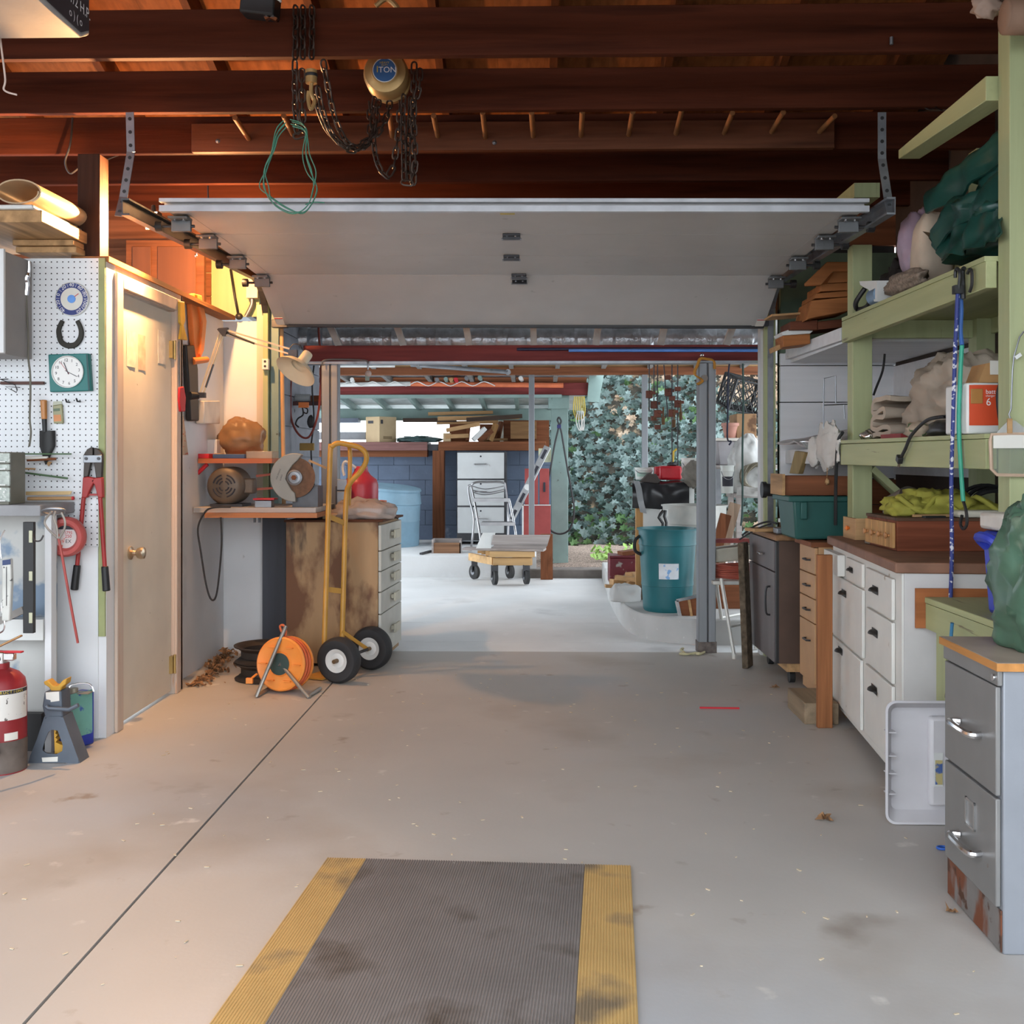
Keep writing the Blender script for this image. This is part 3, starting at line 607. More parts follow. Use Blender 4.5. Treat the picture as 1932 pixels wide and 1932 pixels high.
def plate(yy):
    ro = [P(*radial(low, 2 * PI * i / n), yy) for i in range(n)]; ri = [P(*radial(hole, 2 * PI * i / n), yy) for i in range(n)]
    m_ = MB(); th = V((0, .006, 0)); m_.add(ro + ri + [q + th for q in ro] + [q + th for q in ri], [])
    for i in range(n):
        j = (i + 1) % n; m_.f += [[i, j, n + j, n + i], [2 * n + i, 3 * n + i, 3 * n + j, 2 * n + j], [i, 2 * n + i, 2 * n + j, j], [n + i, n + j, 3 * n + j, 3 * n + i]]
    return m_
build(plate(y), 'front_plate', m_js, t); build(plate(y + .09), 'back_plate', m_js, t)
build(pp([z6(*q) for q in ((390, 1275), (365, 1160), (385, 1035), (530, 1030), (545, 1260))], y + .004, .085), 'column', m_js, t, bev=.006)
for s0 in (((262, 1590), (400, 1250), (385, 1250), (240, 1690)), ((545, 1250), (700, 1670), (680, 1670), (535, 1280))): build(pp([z6(*q) for q in s0], y + .003, .09), 'side_plate', m_js, t)
m_yel = mat('jack_yellow', (.55, .30, .04), .5, var=.2)
build(pp([z6(*q) for q in ((375, 950), (410, 935), (460, 985), (500, 985), (545, 935), (578, 920), (570, 970), (530, 1000), (525, 1030), (440, 1030), (425, 1000), (385, 975))], y + .02, .05), 'saddle', m_yel, t, bev=.004)
build(pp([z6(*q) for q in ((468, 1365), (490, 1375), (480, 1400), (500, 1410), (480, 1435), (500, 1450), (482, 1475), (505, 1485), (545, 1500), (540, 1550), (500, 1575), (475, 1575))], y + .03, .03), 'ratchet_bar', m_yel, t)
build(MB().tube([P(*z6(*q), y - .012) for q in ((400, 1160), (420, 1180), (600, 1190), (680, 1150))], .009, 8), 'lever', m_js, t)
build(pp([z6(*q) for q in ((395, 1042), (512, 1035), (515, 1115), (440, 1125), (438, 1108), (400, 1100))], y + .002, .003), 'sticker', m_paper, t)
build(pp([z6(*q) for q in ((362, 1608), (502, 1600), (500, 1642), (368, 1645))], y - .002, .003), 'torn_label', m_paper, t)
# ---- blue solvent can
y = 4.50; c = P(142, 1408, y); t = T('solvent_can', 'blue rectangular metal can with wire handle behind the jack stand', 'can', (c.x, y + .06, 0))
x0, x1 = P(*z6(540, 1100), y).x - .03, P(*z6(668, 1100), y).x - .03; zt = P(140, 1312, y).z
build(MB().hexa([(x0, y, 0.0), (x1, y - .02, 0.0), (x1 + .06, y + .11, 0.0), (x0 + .06, y + .13, 0.0), (x0, y, zt), (x1, y - .02, zt), (x1 + .06, y + .11, zt), (x0 + .06, y + .13, zt)]), 'body', mat('can_blue', (.02, .05, .40), .35, .2, layers=[((.18, .16, .14), .70, .78, 10)]), t, bev=.008)
u = V((.06, .13, 0)).normalized(); n_ = V((u.y, -u.x, 0))
fb_ = MB(); fb(fb_, (x1, y - .02, 0), u, n_, .012, .13, .05, .24, .0015); build(fb_, 'label', mat('can_label', (.16, .40, .34), .5, layers=[((.04, .09, .35), .55, .6, 14)]), t)
build(MB().box(x0 + .03, x1 + .07, y + .02, y + .07, zt, zt + .004).cyl((x0 + .06, y + .045, zt), (x0 + .06, y + .045, zt + .022), .018), 'cap', mat('can_top', (.35, .32, .25), .5, .5), t)
build(MB().tube(sm([(x0 + .045, y + .03, zt), (x0 + .05, y + .04, zt + .035), (x1 + .05, y + .07, zt + .035), (x1 + .07, y + .075, zt)]), .004, 6), 'handle', m_chrome, t)
# ---- spirit level hanging on the bench
t = T('spirit_level', 'black spirit level hanging upright on the bench leg', 'level', P(52, 1195, BYF - .02))
build(MB().pbox(43, 985, 63, 1195, BYF - .022, .022), 'body', m_black, t, bev=.002)
for a, b in ((1001, 1024), (1078, 1096), (1156, 1176)): build(MB().pbox(54, a, 61, b, BYF - .025, .004), 'vial', mat('vial', (.5, .5, .35), .2), t, bev=.002)
S(MB().tube(sm([P(66, 998, BYF), P(63, 1010, BYF - .03), P(66, 1020, BYF - .04), P(76, 1020, BYF - .04), P(82, 1010, BYF - .04)]), .0035, 6), 'screw_hook', 'dark hook holding the black level on the bench', 'hook', m_dsteel)
# ---- spring scale
t = T('hanging_scale', 'white tubular spring scale hung under the bench edge', 'scale', P(12, 1190, BYF - .03))
build(pp([z5(*q) for q in ((15, 1600), (88, 1590), (95, 1780), (80, 2120), (12, 2120))], BYF - .035, .025), 'body', mat('scale_face', (.62, .62, .58), .4, layers=[((.1, .1, .1), .66, .69, 60)]), t, bev=.005)
build(MB().bar(P(*z5(54, 1660), BYF - .037), P(*z5(54, 1990), BYF - .037), .0022, .001, (0, 1, 0)), 'slot', m_ink, t)
build(pp([z5(*q) for q in ((20, 1605), (86, 1595), (88, 1640), (20, 1648))], BYF - .037, .003), 'head_band', mat('navy'if 0 else 'scale_navy', (.04, .06, .15), .5), t)
build(MB().tube(sm([P(*z5(*q), BYF - .03) for q in ((10, 1590), (0, 1500), (5, 1420), (40, 1350))]), .003, 6), 'upper_hook', m_chrome, t)
build(MB().tube(sm([P(*z6(*q), BYF - .03) for q in ((10, 260), (15, 330), (40, 440), (30, 500), (0, 525))]), .0035, 6), 'lower_hook', m_chrome, t)
# ---- bolt cutters
y = PW - .045; t = T('bolt_cutters', 'red handled bolt cutters hanging at the pegboard corner', 'bolt cutters', P(178, 1113, y))
m_jaw = mat('jaw_steel', (.06, .05, .045), .5, .6); m_bcr = mat('cutter_red', (.34, .03, .028), .45, var=.2, layers=[((.15, .08, .05), .66, .72, 12)])
for q in (((710, 770), (705, 715), (735, 665), (770, 645), (786, 650), (786, 715), (770, 770), (745, 895), (705, 900)), ((795, 650), (830, 660), (865, 705), (866, 770), (860, 905), (812, 905), (795, 770), (795, 715))): build(pp([z5(*k) for k in q], y, .02), 'jaw', m_jaw, t, bev=.003)
pl_ = build(pp([z5(*k) for k in ((705, 712), (862, 712), (862, 778), (705, 778))], y - .006, .006), 'pivot_plate', m_galv, t, bev=.002)
for q in ((730, 742), (836, 742)): build(MB().disc(P(*z5(*q), y - .006), .007, .004, n=10), 'pivot_bolt', m_dsteel, pl_)
for q in (((700, 900), (745, 895), (795, 905), (800, 930), (760, 1010), (735, 1075), (690, 1075)), ((805, 905), (862, 900), (870, 1075), (828, 1075), (800, 965), (765, 930))): build(pp([z5(*k) for k in q], y - .003, .026), 'yoke', m_bcr, t, bev=.004)
build(pp([z5(*k) for k in ((735, 1040), (825, 1040), (825, 1056), (735, 1056))], y + .005, .01), 'stop_bar', m_bcr, t)
for a, b, c2 in (((710, 1070), (655, 1645), (630, 1855)), ((850, 1070), (888, 1655), (903, 1865))):
    build(MB().cyl(P(*z5(*a), y + .01), P(*z5(*b), y + .01), .0095, .0095, 12), 'arm_tube', m_bcr, t)
    build(MB().cyl(P(*z5(*b), y + .01), P(*z5(*c2), y + .01), .0155, .017, 14), 'grip', m_black, t, bev=.004)
# ---- trimmer line spool
y = PW - .09; c = P(*z5(562, 1405), y); t = T('line_spool', 'packaged ring of red trimmer line hung on the pegboard', 'spool', c)
build(MB().lathe(c, [(.05, -.012), (.064, -.026), (.078, -.024), (.088, -.010), (.088, .012), (.078, .026), (.062, .026), (.05, .012), (.05, -.012)], (0, -1, 0), 40), 'line_ring', mat('trimmer_red', (.50, .10, .09), .35, var=.15, st=(1, 6, 1), scale=20), t)
cd_ = build(MB().disc(c, .052, .006, n=32), 'card', mat('spool_card', (.62, .56, .54), .5, layers=[((.6, .12, .08), .6, .64, 18)]), t)
text('1795', c + V((.012, -.0065, .018)), X1, Z1, .018, m_red, t); text('250', c + V((.012, -.0065, .002)), X1, Z1, .02, m_red, t); text('EX', c + V((.012, -.0065, -.02)), X1, Z1, .022, m_ink, t)
build(pp([z5(*k) for k in ((440, 1340), (465, 1275), (590, 1290), (635, 1345))], y - .008, .003), 'card_head', m_ink, t)
# ---- pick-up claw tool
t = T('pickup_tool', 'red rod with a three fingered wire claw hung over the spool', 'reacher', P(140, 1213, 4.30))
yy = 4.30
build(MB().tube([P(*z5(490, 1380), yy), P(*z5(525, 1560), yy), P(*z5(590, 1930), yy), P(147, 1213, yy + .02)], .0055, 8), 'rod', mat('rod_red', (.36, .06, .05), .45), t)
for q in (((490, 1420), (400, 1330), (380, 1270), (440, 1190)), ((490, 1420), (480, 1320), (455, 1250), (470, 1190)), ((500, 1420), (545, 1340), (550, 1270), (520, 1200))): build(MB().tube(sm([P(*z5(*k), yy - .005) for k in q]), .0045, 6), 'finger', mat('claw_grey', (.3, .27, .24), .5, .5), t)
build(MB().tube([P(*z5(455 + 100 * math.cos(a), 1190 + 24 * math.sin(a)), yy + .03 * math.sin(a)) for a in [2 * PI * i / 24 for i in range(24)]], .005, 6, closed=True), 'ring', m_galv, t)
# ---- planks and vinyl roll above the pegboard
x_r = P(78, 400, 4.27).x
S(MB().box(-2.5, x_r, 4.27, 4.95, 2.212, 2.262), 'plank', 'thick top plank jutting out above the pegboard under the roll', 'plank', m_tany, bev=.004)
x_b = P(144, 470, 4.62).x
S(MB().box(x_b - .27, x_b, 4.62, 4.93, 2.157, 2.183), 'plank', 'lowest short plank above the pegboard beside the dark post', 'plank', m_tany, bev=.003)
S(MB().box(x_b - .275, x_b - .005, 4.6, 4.93, 2.185, 2.21), 'plank', 'middle short plank sandwiched under the thick top plank', 'plank', m_tany, bev=.003)
S(MB().box(-2.5, x_r - .025, 4.25, 4.9, 2.2625, 2.28), 'foam_sheet', 'white foam sheet under the rolled vinyl', 'sheet', m_whitep, bev=.006)
mb = MB(); ce = P(34, 372, 4.27)
prof = []
for i in range(34):
    a = -.9 + i * .22; r_ = 1 - .0035 * i; prof.append(V((ce.x + .095 * r_ * math.cos(a), 4.27, 2.335 + .052 * r_ * math.sin(a))))
prof = [prof[0] + V((-.0, 0, 0))] + prof
mb.fold(prof, (0.0, .6, 0), .006, .002, 1, 12)
S(mb, 'vinyl_roll', 'rolled sheet of tan backed vinyl lying on the foam sheet', 'roll', mat('vinyl_tan', (.5, .36, .22), .4, var=.08), ang=60)
# ---- old brown panel door stored above the closet
t = T('panel_door', 'old brown panelled door stored upright above the closet', 'door panel', (P(320, 560, 6.55).x, 6.6, 2.16))
a, b = P(238, 470, 6.6), P(385, 480, 6.6)
build(MB().box(a.x, b.x, 6.6, 6.64, 2.16, 2.62), 'slab', m_brown, t)
for x0, x1 in ((a.x + .04, a.x + .16), (a.x + .2, b.x - .05)): build(MB().box(x0, x1, 6.592, 6.6, 2.2, 2.58), 'panel', mat('panel_brown', (.15, .055, .025), .6, st=WZ), t, bev=.006)
# ---- electrical things on the front wall
S(MB().pbox(464, 525, 486, 562, FW - .08, .067), 'junction_box', 'cream metal junction box on the green wall panel', 'electrical box', mat('cream_box', (.62, .55, .42), .5), bev=.003)
S(MB().tube(sm([P(476, 562, FW - .05), P(475, 575, FW - .05), P(468, 590, FW - .05), P(464, 597, FW - .05)]), .013, 10), 'conduit', 'short curved grey conduit below the cream junction box', 'conduit', m_galv)
S(MB().tube([P(435, 508, FW - .03), P(443, 560, FW - .03), P(450, 596, FW - .03)], [.008, .008, .008], 8).blob(P(451, 597, FW - .03), (.05, .04, .045), 1, 0, 1, 12, 8), 'pull_rod', 'black rod with knob hanging on the green wall panel', 'rod', m_black)
t = T('power_outlet', 'white double power outlet on the jamb post', 'outlet', P(499, 697, FW - .09)); build(MB().pbox(494, 677, 506, 697, FW - .09, .04), 'plate', m_whitep, t, bev=.002)
for py in (682, 691): build(MB().disc(P(500, py, FW - .09), .008, .002, n=12), 'socket', m_ink, t)
S(MB().cyl(P(531, 600, FW - .02), P(536, 968, FW - .12), .013, n=10), 'broom_stick', 'tall bare wooden pole leaning at the door jamb', 'pole', mat('pole_wood', (.50, .30, .14), .5, st=WZ, scale=18))
# ---- tools on the return wall
za = zf(320, 460, 4.83); RX = DX - .078
t = T('cord_winder', 'orange plastic cord winder hanging on the wall beyond the door', 'cord winder', PX(372, 690, RX))
build(ppx([za(*q) for q in ((145, 462), (190, 450), (215, 530), (240, 700), (235, 1045), (200, 1045), (172, 860), (150, 520))], RX + .005, .03), 'arm', m_orange, t, bev=.006)
build(ppx([za(*q) for q in ((205, 458), (250, 470), (262, 540), (295, 705), (270, 975), (238, 1040), (232, 1000), (255, 720), (225, 560))], RX + .02, .03), 'arm', m_orange, t, bev=.006)
build(MB().cyl(PX(*za(205, 1070), RX + .03), PX(*za(340, 1055), RX + .06), .022, .018, 12), 'handle', m_orange, t, bev=.004)
build(ppx([za(*q) for q in ((60, 525), (105, 525), (112, 700), (100, 740), (130, 880), (60, 880), (75, 740))], RX + .005, .02), 'x', m_orange, t) if 0 else None
t = T('stud_gun', 'yellow hand tool hanging at the far door casing', 'tool', PX(339, 650, RX)); build(ppx([za(*q) for q in ((60, 525), (105, 528), (112, 700), (98, 745), (135, 880), (62, 870), (80, 745), (64, 720))], RX + .085, .02), 'body', mat('tool_yellow', (.7, .42, .05), .45), t, bev=.004)
t = T('tool_sheath', 'long black tool sheath on the wall beyond the door', 'sheath', PX(357, 795, RX)); build(ppx([za(*q) for q in ((108, 920), (180, 925), (215, 1140), (225, 1615), (147, 1615), (128, 1200))], RX + .005, .03), 'body', m_black, t, bev=.008)
t = T('file_tool', 'file with a red handle hanging beside the far door casing', 'file', PX(338, 778, RX)); build(ppx([za(*q) for q in ((62, 1310), (100, 1300), (118, 1400), (112, 1530), (70, 1530), (58, 1420))], RX + .085, .02), 'handle', m_red, t, bev=.005); build(ppx([za(*q) for q in ((66, 890), (80, 890), (88, 1300), (74, 1300))], RX + .09, .006), 'blade', m_galv, t)
S(ppx([za(*q) for q in ((238, 1430), (388, 1430), (388, 1640), (238, 1640))], RX + .005, .05), 'switch_box', 'white flat box on the wall below the black sheath', 'electrical box', mat('box_cream', (.62, .56, .48), .5), bev=.006)
S(ppx([za(*q) for q in ((62, 1550), (120, 1570), (165, 1925), (70, 1925))], RX + .02, .004), 'paper_sack', 'paper sack with faded red print hanging by the shelf', 'bag', mat('sack', (.5, .38, .28), .8, layers=[((.5, .12, .08), .58, .62, 18, (1, 1, 4))]))
# ---- swing arm desk lamp
t = T('desk_lamp', 'cream swing arm lamp with wide shade over the bench', 'lamp', P(*za(270, 1400), 6.15))
m_lamp = mat('lamp_cream', (.68, .57, .40), .35, var=.08)
p0 = P(*za(285, 1380), 5.98); p1 = P(*za(480, 800), 6.05); p2 = P(*za(1100, 985), 6.0)
for k in (-.010, .012):
    o = V((k, 0, k * .3)); build(MB().bar(p0 + o, p1 + o, .010, .010), 'lower_arm', m_lamp, t)
    o = V((-k * .3, 0, k * 1.4)); build(MB().bar(p1 + o, p2 + o, .010, .010), 'upper_arm', m_lamp, t)
build(MB().cyl(p0.lerp(p1, .12) + V((.014, -.004, 0)), p0.lerp(p1, .48) + V((.014, -.004, 0)), .006, n=8), 'spring', m_dsteel, t)
build(MB().cyl(p1.lerp(p2, .06) + V((0, -.004, .004)), p1.lerp(p2, .48) + V((0, -.004, -.014)), .006, n=8), 'spring', m_dsteel, t)
build(pp([za(*q) for q in ((432, 780), (445, 768), (528, 762), (505, 838), (480, 840))], 6.03, .03), 'elbow', m_dsteel, t)
build(MB().cyl(P(*za(190, 1385), 5.95), P(*za(265, 1385), 5.98), .024, .018, 14).obox(P(*za(295, 1380), 5.98), (.04, .03, .03)), 'clamp', m_dsteel, t)
build(MB().obox(P(*za(1125, 1000), 6.0), (.05, .03, .04)).tube(sm([P(*za(*q), 6.0) for q in ((1090, 960), (1130, 915), (1190, 925), (1210, 970))]), .003, 6), 'joint', m_dsteel, t)
neck = P(*za(1262, 1000), 6.0); dish = P(*za(1135, 1180), 5.95); ax = (dish - neck).normalized() + V((0, -.25, -.1)); ax.normalize()
build(MB().lathe(neck, [(0, 0), (.028, 0), (.030, .01), (.031, .065), (.034, .08), (.06, .093), (.095, .11), (.118, .135), (.121, .142), (.115, .139), (.09, .116), (.05, .098)], ax, 36), 'shade', m_lamp, t)
# ---- shelf with bits, on the front wall left piece
zs_ = zf(320, 800, 3.645)
SY = 6.22
t = T('wall_shelf', 'orange stained wall shelf on red scroll bracket above the motor', 'shelf', (-1.8, 6.5, 1.2))
zt = P(420, 865, SY).z; zb = P(420, 874, SY).z
build(MB().box(DX - .075, P(513, 870, SY).x, SY, FW - .02, zb, zt), 'board', mat('orange_board', (.45, .12, .04), .5, st=WX), t)
mb = MB().tube(sm([P(*zs_(*q), SY + .03) for q in ((50, 470), (120, 390), (180, 350), (260, 275))]), .012, 8)
mb2 = MB().tube(sm([P(*zs_(*q), SY + .03) for q in ((115, 350), (100, 320), (120, 285), (155, 300), (160, 340), (130, 380), (70, 370), (55, 330))]), .006, 8)
build(mb, 'bracket', m_red, t); build(mb2, 'scroll', m_red, t)
def sbox(nm, lb, cat, x0, y0, x1, y1, y, dy, mm, bev=.003): return S(MB().pbox(*zs_(x0, y0), *zs_(x1, y1), y, dy), nm, lb, cat, mm, bev=bev)
def onz(mbx, z): # move so the lowest point stands at z
    k = z - min(q.z for q in mbx.v); mbx.v = [q + Z1 * k for q in mbx.v]; return mbx
def sit(nm, lb, cat, x0, y0, x1, y1, y, dy, z, mm, conv=zs_, bev=.003):
    return S(onz(MB().pbox(*conv(x0, y0), *conv(x1, y1), y, dy), z), nm, lb, cat, mm, bev=bev)
sit('red_tray', 'red plastic tray at the casing end of the orange shelf', 'tray', 60, 202, 270, 235, SY + .02, .16, zt, m_red)
sit('blue_case', 'flat dark blue case on the orange shelf', 'case', 295, 208, 515, 238, SY + .02, .14, zt, mat('case_blue', (.05, .09, .17), .5))
sit('green_cup', 'small green cup behind the red tray', 'cup', 150, 155, 200, 195, SY + .25, .06, zt, mat('cup_green', (.05, .35, .22), .4), bev=.008)
t = T('milk_carton', 'white carton with green base on the orange shelf', 'carton', P(*zs_(285, 180), SY + .2))
build(onz(MB().pbox(*zs_(240, 50), *zs_(325, 180), SY + .2, .08), zt), 'body', m_paper, t, bev=.003); build(onz(MB().pbox(*zs_(238, 160), *zs_(327, 178), SY + .198, .084), zt + .002), 'base_band', mat('carton_green', (.15, .4, .08), .5), t)
sit('wood_block', 'small tan wood block in front of the white carton', 'block', 305, 170, 358, 205, SY + .1, .06, zt, m_tan)
sit('clear_bin', 'clear shallow bin with a red edge on the orange shelf', 'bin', 525, 185, 705, 235, SY + .05, .16, zt, mat('clear_bin', (.5, .42, .32), .15, alpha=.55))
mb = MB().blob(P(*zs_(495, 100), SY + .32), (.28, .18, .24), 3, .22, 1.7, 40, 26, floor=zt)
S(mb, 'plastic_bag', 'crumpled brown plastic bag slumped on the orange shelf', 'bag', mat('brown_bag', (.30, .16, .07), .4, alpha=.9, layers=[((.5, .08, .03), .6, .68, 5)]))
# ---- tool bench board and machines
bz = P(480, 962, 6.1).z
t = T('bench_board', 'plywood bench board with white top board carrying the motor', 'bench', (-1.6, 6.4, bz))
build(MB().box(DX - .07, P(596, 960, 6.12).x, 6.12, FW - .07, bz - .018, bz + .012), 'top_board', mat('grey_white_board', (.4, .37, .34), .6, st=WX), t, bev=.002)
build(MB().box(P(386, 960, 6.08).x, P(598, 960, 6.08).x, 6.08, FW - .07, bz - .045, bz - .0185), 'plywood', mat('ply_orange', (.42, .16, .06), .6, st=WX), t)
for px in (478, 487): build(MB().pbox(px, 976, px + 4, 986, 6.15, .01), 'screw_end', m_dsteel, t)
bz += .012
r = .112; mc = P(*zs_(375, 440), 6.2); mc.z = bz + r + .012
t = T('electric_motor', 'tan round electric motor with slotted end on the bench board', 'motor', (mc.x, 6.3, bz)); m_mot = mat('motor_tan', (.14, .11, .085), .5, .3, var=.12)
build(MB().lathe(mc, [(0, 0), (.07, 0), (.095, -.012), (r, -.035), (r, -.2), (.09, -.225), (0, -.225)], (0, -1, 0), 36), 'housing', m_mot, t)
for rr, gaps in ((.066, 4), (.046, 4), (.028, 4)):
    for g in range(gaps):
        a0 = g * PI / 2 + .25; build(MB().tube(arc(mc - Y1 * .0005, rr, a0, a0 + PI / 2 - .5, 7), .005, 6), 'vent_slot', m_ink, t)
build(MB().pbox(*zs_(500, 375), *zs_(575, 480), 6.25, .09), 'capacitor_box', m_mot, t, bev=.01)
build(MB().box(mc.x - .09, mc.x + .1, 6.22, 6.42, bz, bz + .016), 'foot', m_dsteel, t)
wc = P(*zs_(862, 368), 6.17); wc.z = max(wc.z, bz + .12)
t = T('abrasive_saw', 'grey guarded cut-off wheel with steel hub on the bench board', 'saw', (wc.x, 6.3, bz)); m_guard = mat('guard_grey', (.27, .265, .24), .5, .2, var=.1)
build(MB().lathe(wc, [(0, 0), (.118, 0), (.118, -.006), (0, -.006)], (0, -1, 0), 48), 'wheel', mat('abrasive', (.16, .085, .05), .8, scale=40), t)
g0 = []
for i in range(25):
    a = 1.25 + i * (4.35 - 1.25) / 24 * 1.14; g0.append(wc + V((math.cos(a) * .142, -.02, math.sin(a) * .142)))
inn = [wc + V((math.cos(a) * rr, -.02, math.sin(a) * rr)) for a, rr in ((4.75, .09), (4.5, .075), (4.1, .055), (3.3, .052), (2.6, .05), (2.0, .058), (1.7, .075), (1.4, .1))]
build(MB().prism(g0 + inn, (0, .06, 0)), 'guard', m_guard, t, bev=.004)
build(MB().lathe(wc - Y1 * .012, [(0, 0), (.046, 0), (.046, .006), (.036, .010), (.034, .004), (.02, .006), (.018, .014), (0, .014)], (0, -1, 0), 28), 'hub', m_galv, t)
build(MB().cyl(wc - Y1 * .02, wc - Y1 * .034, .016, n=6), 'hub_nut', m_brown, t)
text('FOR SPINDLE', wc + V((-.092, -.0206, .02)), V((.35, 0, .94)), V((-.94, 0, .35)), .011, m_ink, t)
text('GUARD', wc + V((-.076, -.0206, .0)), V((.3, 0, .95)), V((-.95, 0, .3)), .011, m_ink, t)
build(MB().box(wc.x - .02, wc.x + .13, 6.19, 6.34, bz, wc.z - .05).cyl(wc + V((0, .02, 0)), wc + V((0, .2, 0)), .03), 'stand', m_dsteel, t)
build(MB().bar(wc + V((.08, .01, .10)), wc + V((.18, .02, .055)), .02, .012), 'tool_rest', m_tan, t)
for a, b in (((595, 358), (705, 345)), ((600, 448), (720, 440))):
    S(MB().bar(P(*zs_(*a), 6.33), P(*zs_(*b), 6.33), .006, .014), 'drive_belt', 'red drive belt strand running from motor to saw, ' + ('upper run' if a[1] < 400 else 'lower run'), 'belt', mat('belt_red', (.4, .1, .06), .6), 'drive belt strands')
t = T('small_tin', 'small steel tin with red lid between motor and saw', 'tin', P(*zs_(640, 560), 6.14))
build(onz(MB().pbox(*zs_(586, 515), *zs_(700, 562), 6.14, .07), bz), 'box', m_galv, t, bev=.002); build(onz(MB().pbox(*zs_(572, 505), *zs_(718, 517), 6.13, .09), bz + .044), 'lid', m_red, t, bev=.002)
S(MB().tube(sm([P(*zs_(*q), 6.06 if 0 else 6.05) for q in ((420, 570), (300, 575), (240, 610), (195, 720), (215, 880), (250, 1100), (285, 1205), (320, 1180), (345, 1000), (358, 800), (352, 640))]), .0055, 8), 'looped_cable', 'black power cord looped below the bench board', 'cord', m_blackc)
# ---- stained drawer cabinet
yc = 6.34; A = P(540, 1200, yc); B = P(713, 1200, yc); D = V((.045, .62, 0)); A.z = B.z = 0
t = T('drawer_cabinet', 'water stained wooden drawer cabinet with white drawer fronts', 'cabinet', ((A.x + B.x) / 2, yc + .3, 0))
m_stain = mat('stained_ply', (.37, .23, .115), .6, var=.15, st=(3, 3, .6), scale=3, layers=[((.14, .06, .025), .50, .60, 3.2, (1.6, 1.6, .8)), ((.045, .028, .02), .60, .70, 3.5, (2.4, 2, .5))])
ctop = .868
build(MB().hexa([A + Z1 * .02, B + Z1 * .02, B + D + Z1 * .02, A + D + Z1 * .02, A + Z1 * ctop, B + Z1 * ctop, B + D + Z1 * ctop, A + D + Z1 * ctop]), 'carcass', m_stain, t)
k = V((-.01, -.012, 0))
build(MB().hexa([A + k + Z1 * ctop, B + V((.03, -.012, ctop)), B + D + V((.03, 0, ctop)), A + D + Z1 * ctop, A + k + Z1 * (ctop + .012), B + V((.03, -.012, ctop + .012)), B + D + V((.03, 0, ctop + .012)), A + D + Z1 * (ctop + .012)]), 'top', wood('stained_top', (.10, .04, .02), 'x'), t)
u = D.normalized(); n_ = V((u.y, -u.x, 0)); ln_ = D.length
m_dwh = mat('dirty_white_drawer', (.52, .51, .46), .55, var=.08, layers=[((.2, .17, .12), .68, .76, 9)])
zz = [.848, .69, .568, .443, .31, .05]
for i in range(5):
    mb = MB(); fb(mb, B, u, n_, .006, ln_ - .006, zz[i + 1] + .006, zz[i], .019, .001); d = build(mb, 'drawer', m_dwh, t, bev=.003)
    zc = (zz[i] + zz[i + 1]) / 2 + .01; mb = MB(); fb(mb, B, u, n_, ln_ * .55 - .07, ln_ * .55 + .07, zc - .028, zc + .026, .052, .040); fb(mb, B, u, n_, ln_ * .55 - .045, ln_ * .55 - .02, zc - .014, zc + .012, .042, .018); fb(mb, B, u, n_, ln_ * .55 + .02, ln_ * .55 + .045, zc - .014, zc + .012, .042, .018)
    build(mb, 'handle', mat('ivory_handle', (.55, .52, .42), .5), d, bev=.003)
# ---- hand truck
t = T('hand_truck', 'yellow steel hand truck with pneumatic wheels against the drawer cabinet', 'hand truck', G(645, 1285))
m_ht = mat('truck_yellow', (.50, .26, .045), .4, var=.15, layers=[((.12, .09, .06), .70, .76, 14)])
r1 = P(639.6, 1246, 5.88); r2 = P(701, 1223, 6.26); rad = .128; r1.z = r2.z = rad
ax = (r2 - r1).normalized(); ax.z = 0
for c in (r1, r2):
    wgrp = build(MB().lathe(c, [(.062, -.032), (.085, -.043), (.112, -.04), (.126, -.022), (rad, 0), (.126, .022), (.112, .04), (.085, .043), (.062, .032), (.062, -.032)], ax, 44), 'tyre', mat('tyre_rubber', (.028, .028, .03), .7, var=.15), t)
    build(MB().lathe(c - ax * .036, [(0, .014), (.025, .012), (.04, .016), (.055, .004), (.066, .0), (.066, .012), (0, .03)], ax, 32), 'rim', m_whitep, wgrp)
    build(MB().cyl(c - ax * .06, c - ax * .01, .012, n=12), 'axle_cap', mat('axle_bronze', (.2, .13, .07), .5, .6), wgrp)
build(MB().cyl(r1, r2, .009), 'axle', m_dsteel, t)
lf, lt_, rf_, rt = P(*zs_(1060, 1490), 5.98), P(*zs_(1105, 210), 6.12), P(*zs_(1183, 1450), 6.12), P(*zs_(1214, 470), 6.2)
lf.z = .10; rf_.z = .10
hand = sm([lf, lf.lerp(lt_, .5), lt_, P(*zs_(1118, 155), 6.12), P(*zs_(1160, 132), 6.13), P(*zs_(1230, 142), 6.14), P(*zs_(1300, 160), 6.15), P(*zs_(1348, 200), 6.16), P(*zs_(1350, 260), 6.17), P(*zs_(1310, 330), 6.18), P(*zs_(1240, 410), 6.19), rt + Z1 * -.05, rf_.lerp(rt, .5), rf_], 5)
build(MB().tube(hand, .0155, 12), 'frame', m_ht, t)
q0, q1 = P(*zs_(1238, 150), 6.24), P(*zs_(1200, 1440), 6.22)
build(MB().tube(sm([P(*zs_(1205, 138), 6.18), P(*zs_(1238, 165), 6.24), P(*zs_(1240, 330), 6.25), P(*zs_(1232, 560), 6.25)]), .013, 10), 'grip_loop', m_ht, t)
for f in (.02, .30, .66): build(MB().bar(lf.lerp(lt_, f * .98 + .05), rf_.lerp(rt, f * 1.15 + .05), .006, .03), 'crossbar', m_ht, t)
build(MB().bar(rf_ + Z1 * .15, r2 - ax * .05 + Z1 * .0, .012, .02), 'brace', m_ht, t); build(MB().bar(lf + Z1 * .08, r1 + V((0, .02, .06)), .012, .02), 'brace', m_ht, t)
per = V((-ax.y, ax.x, 0)); mid = (lf + rf_) / 2
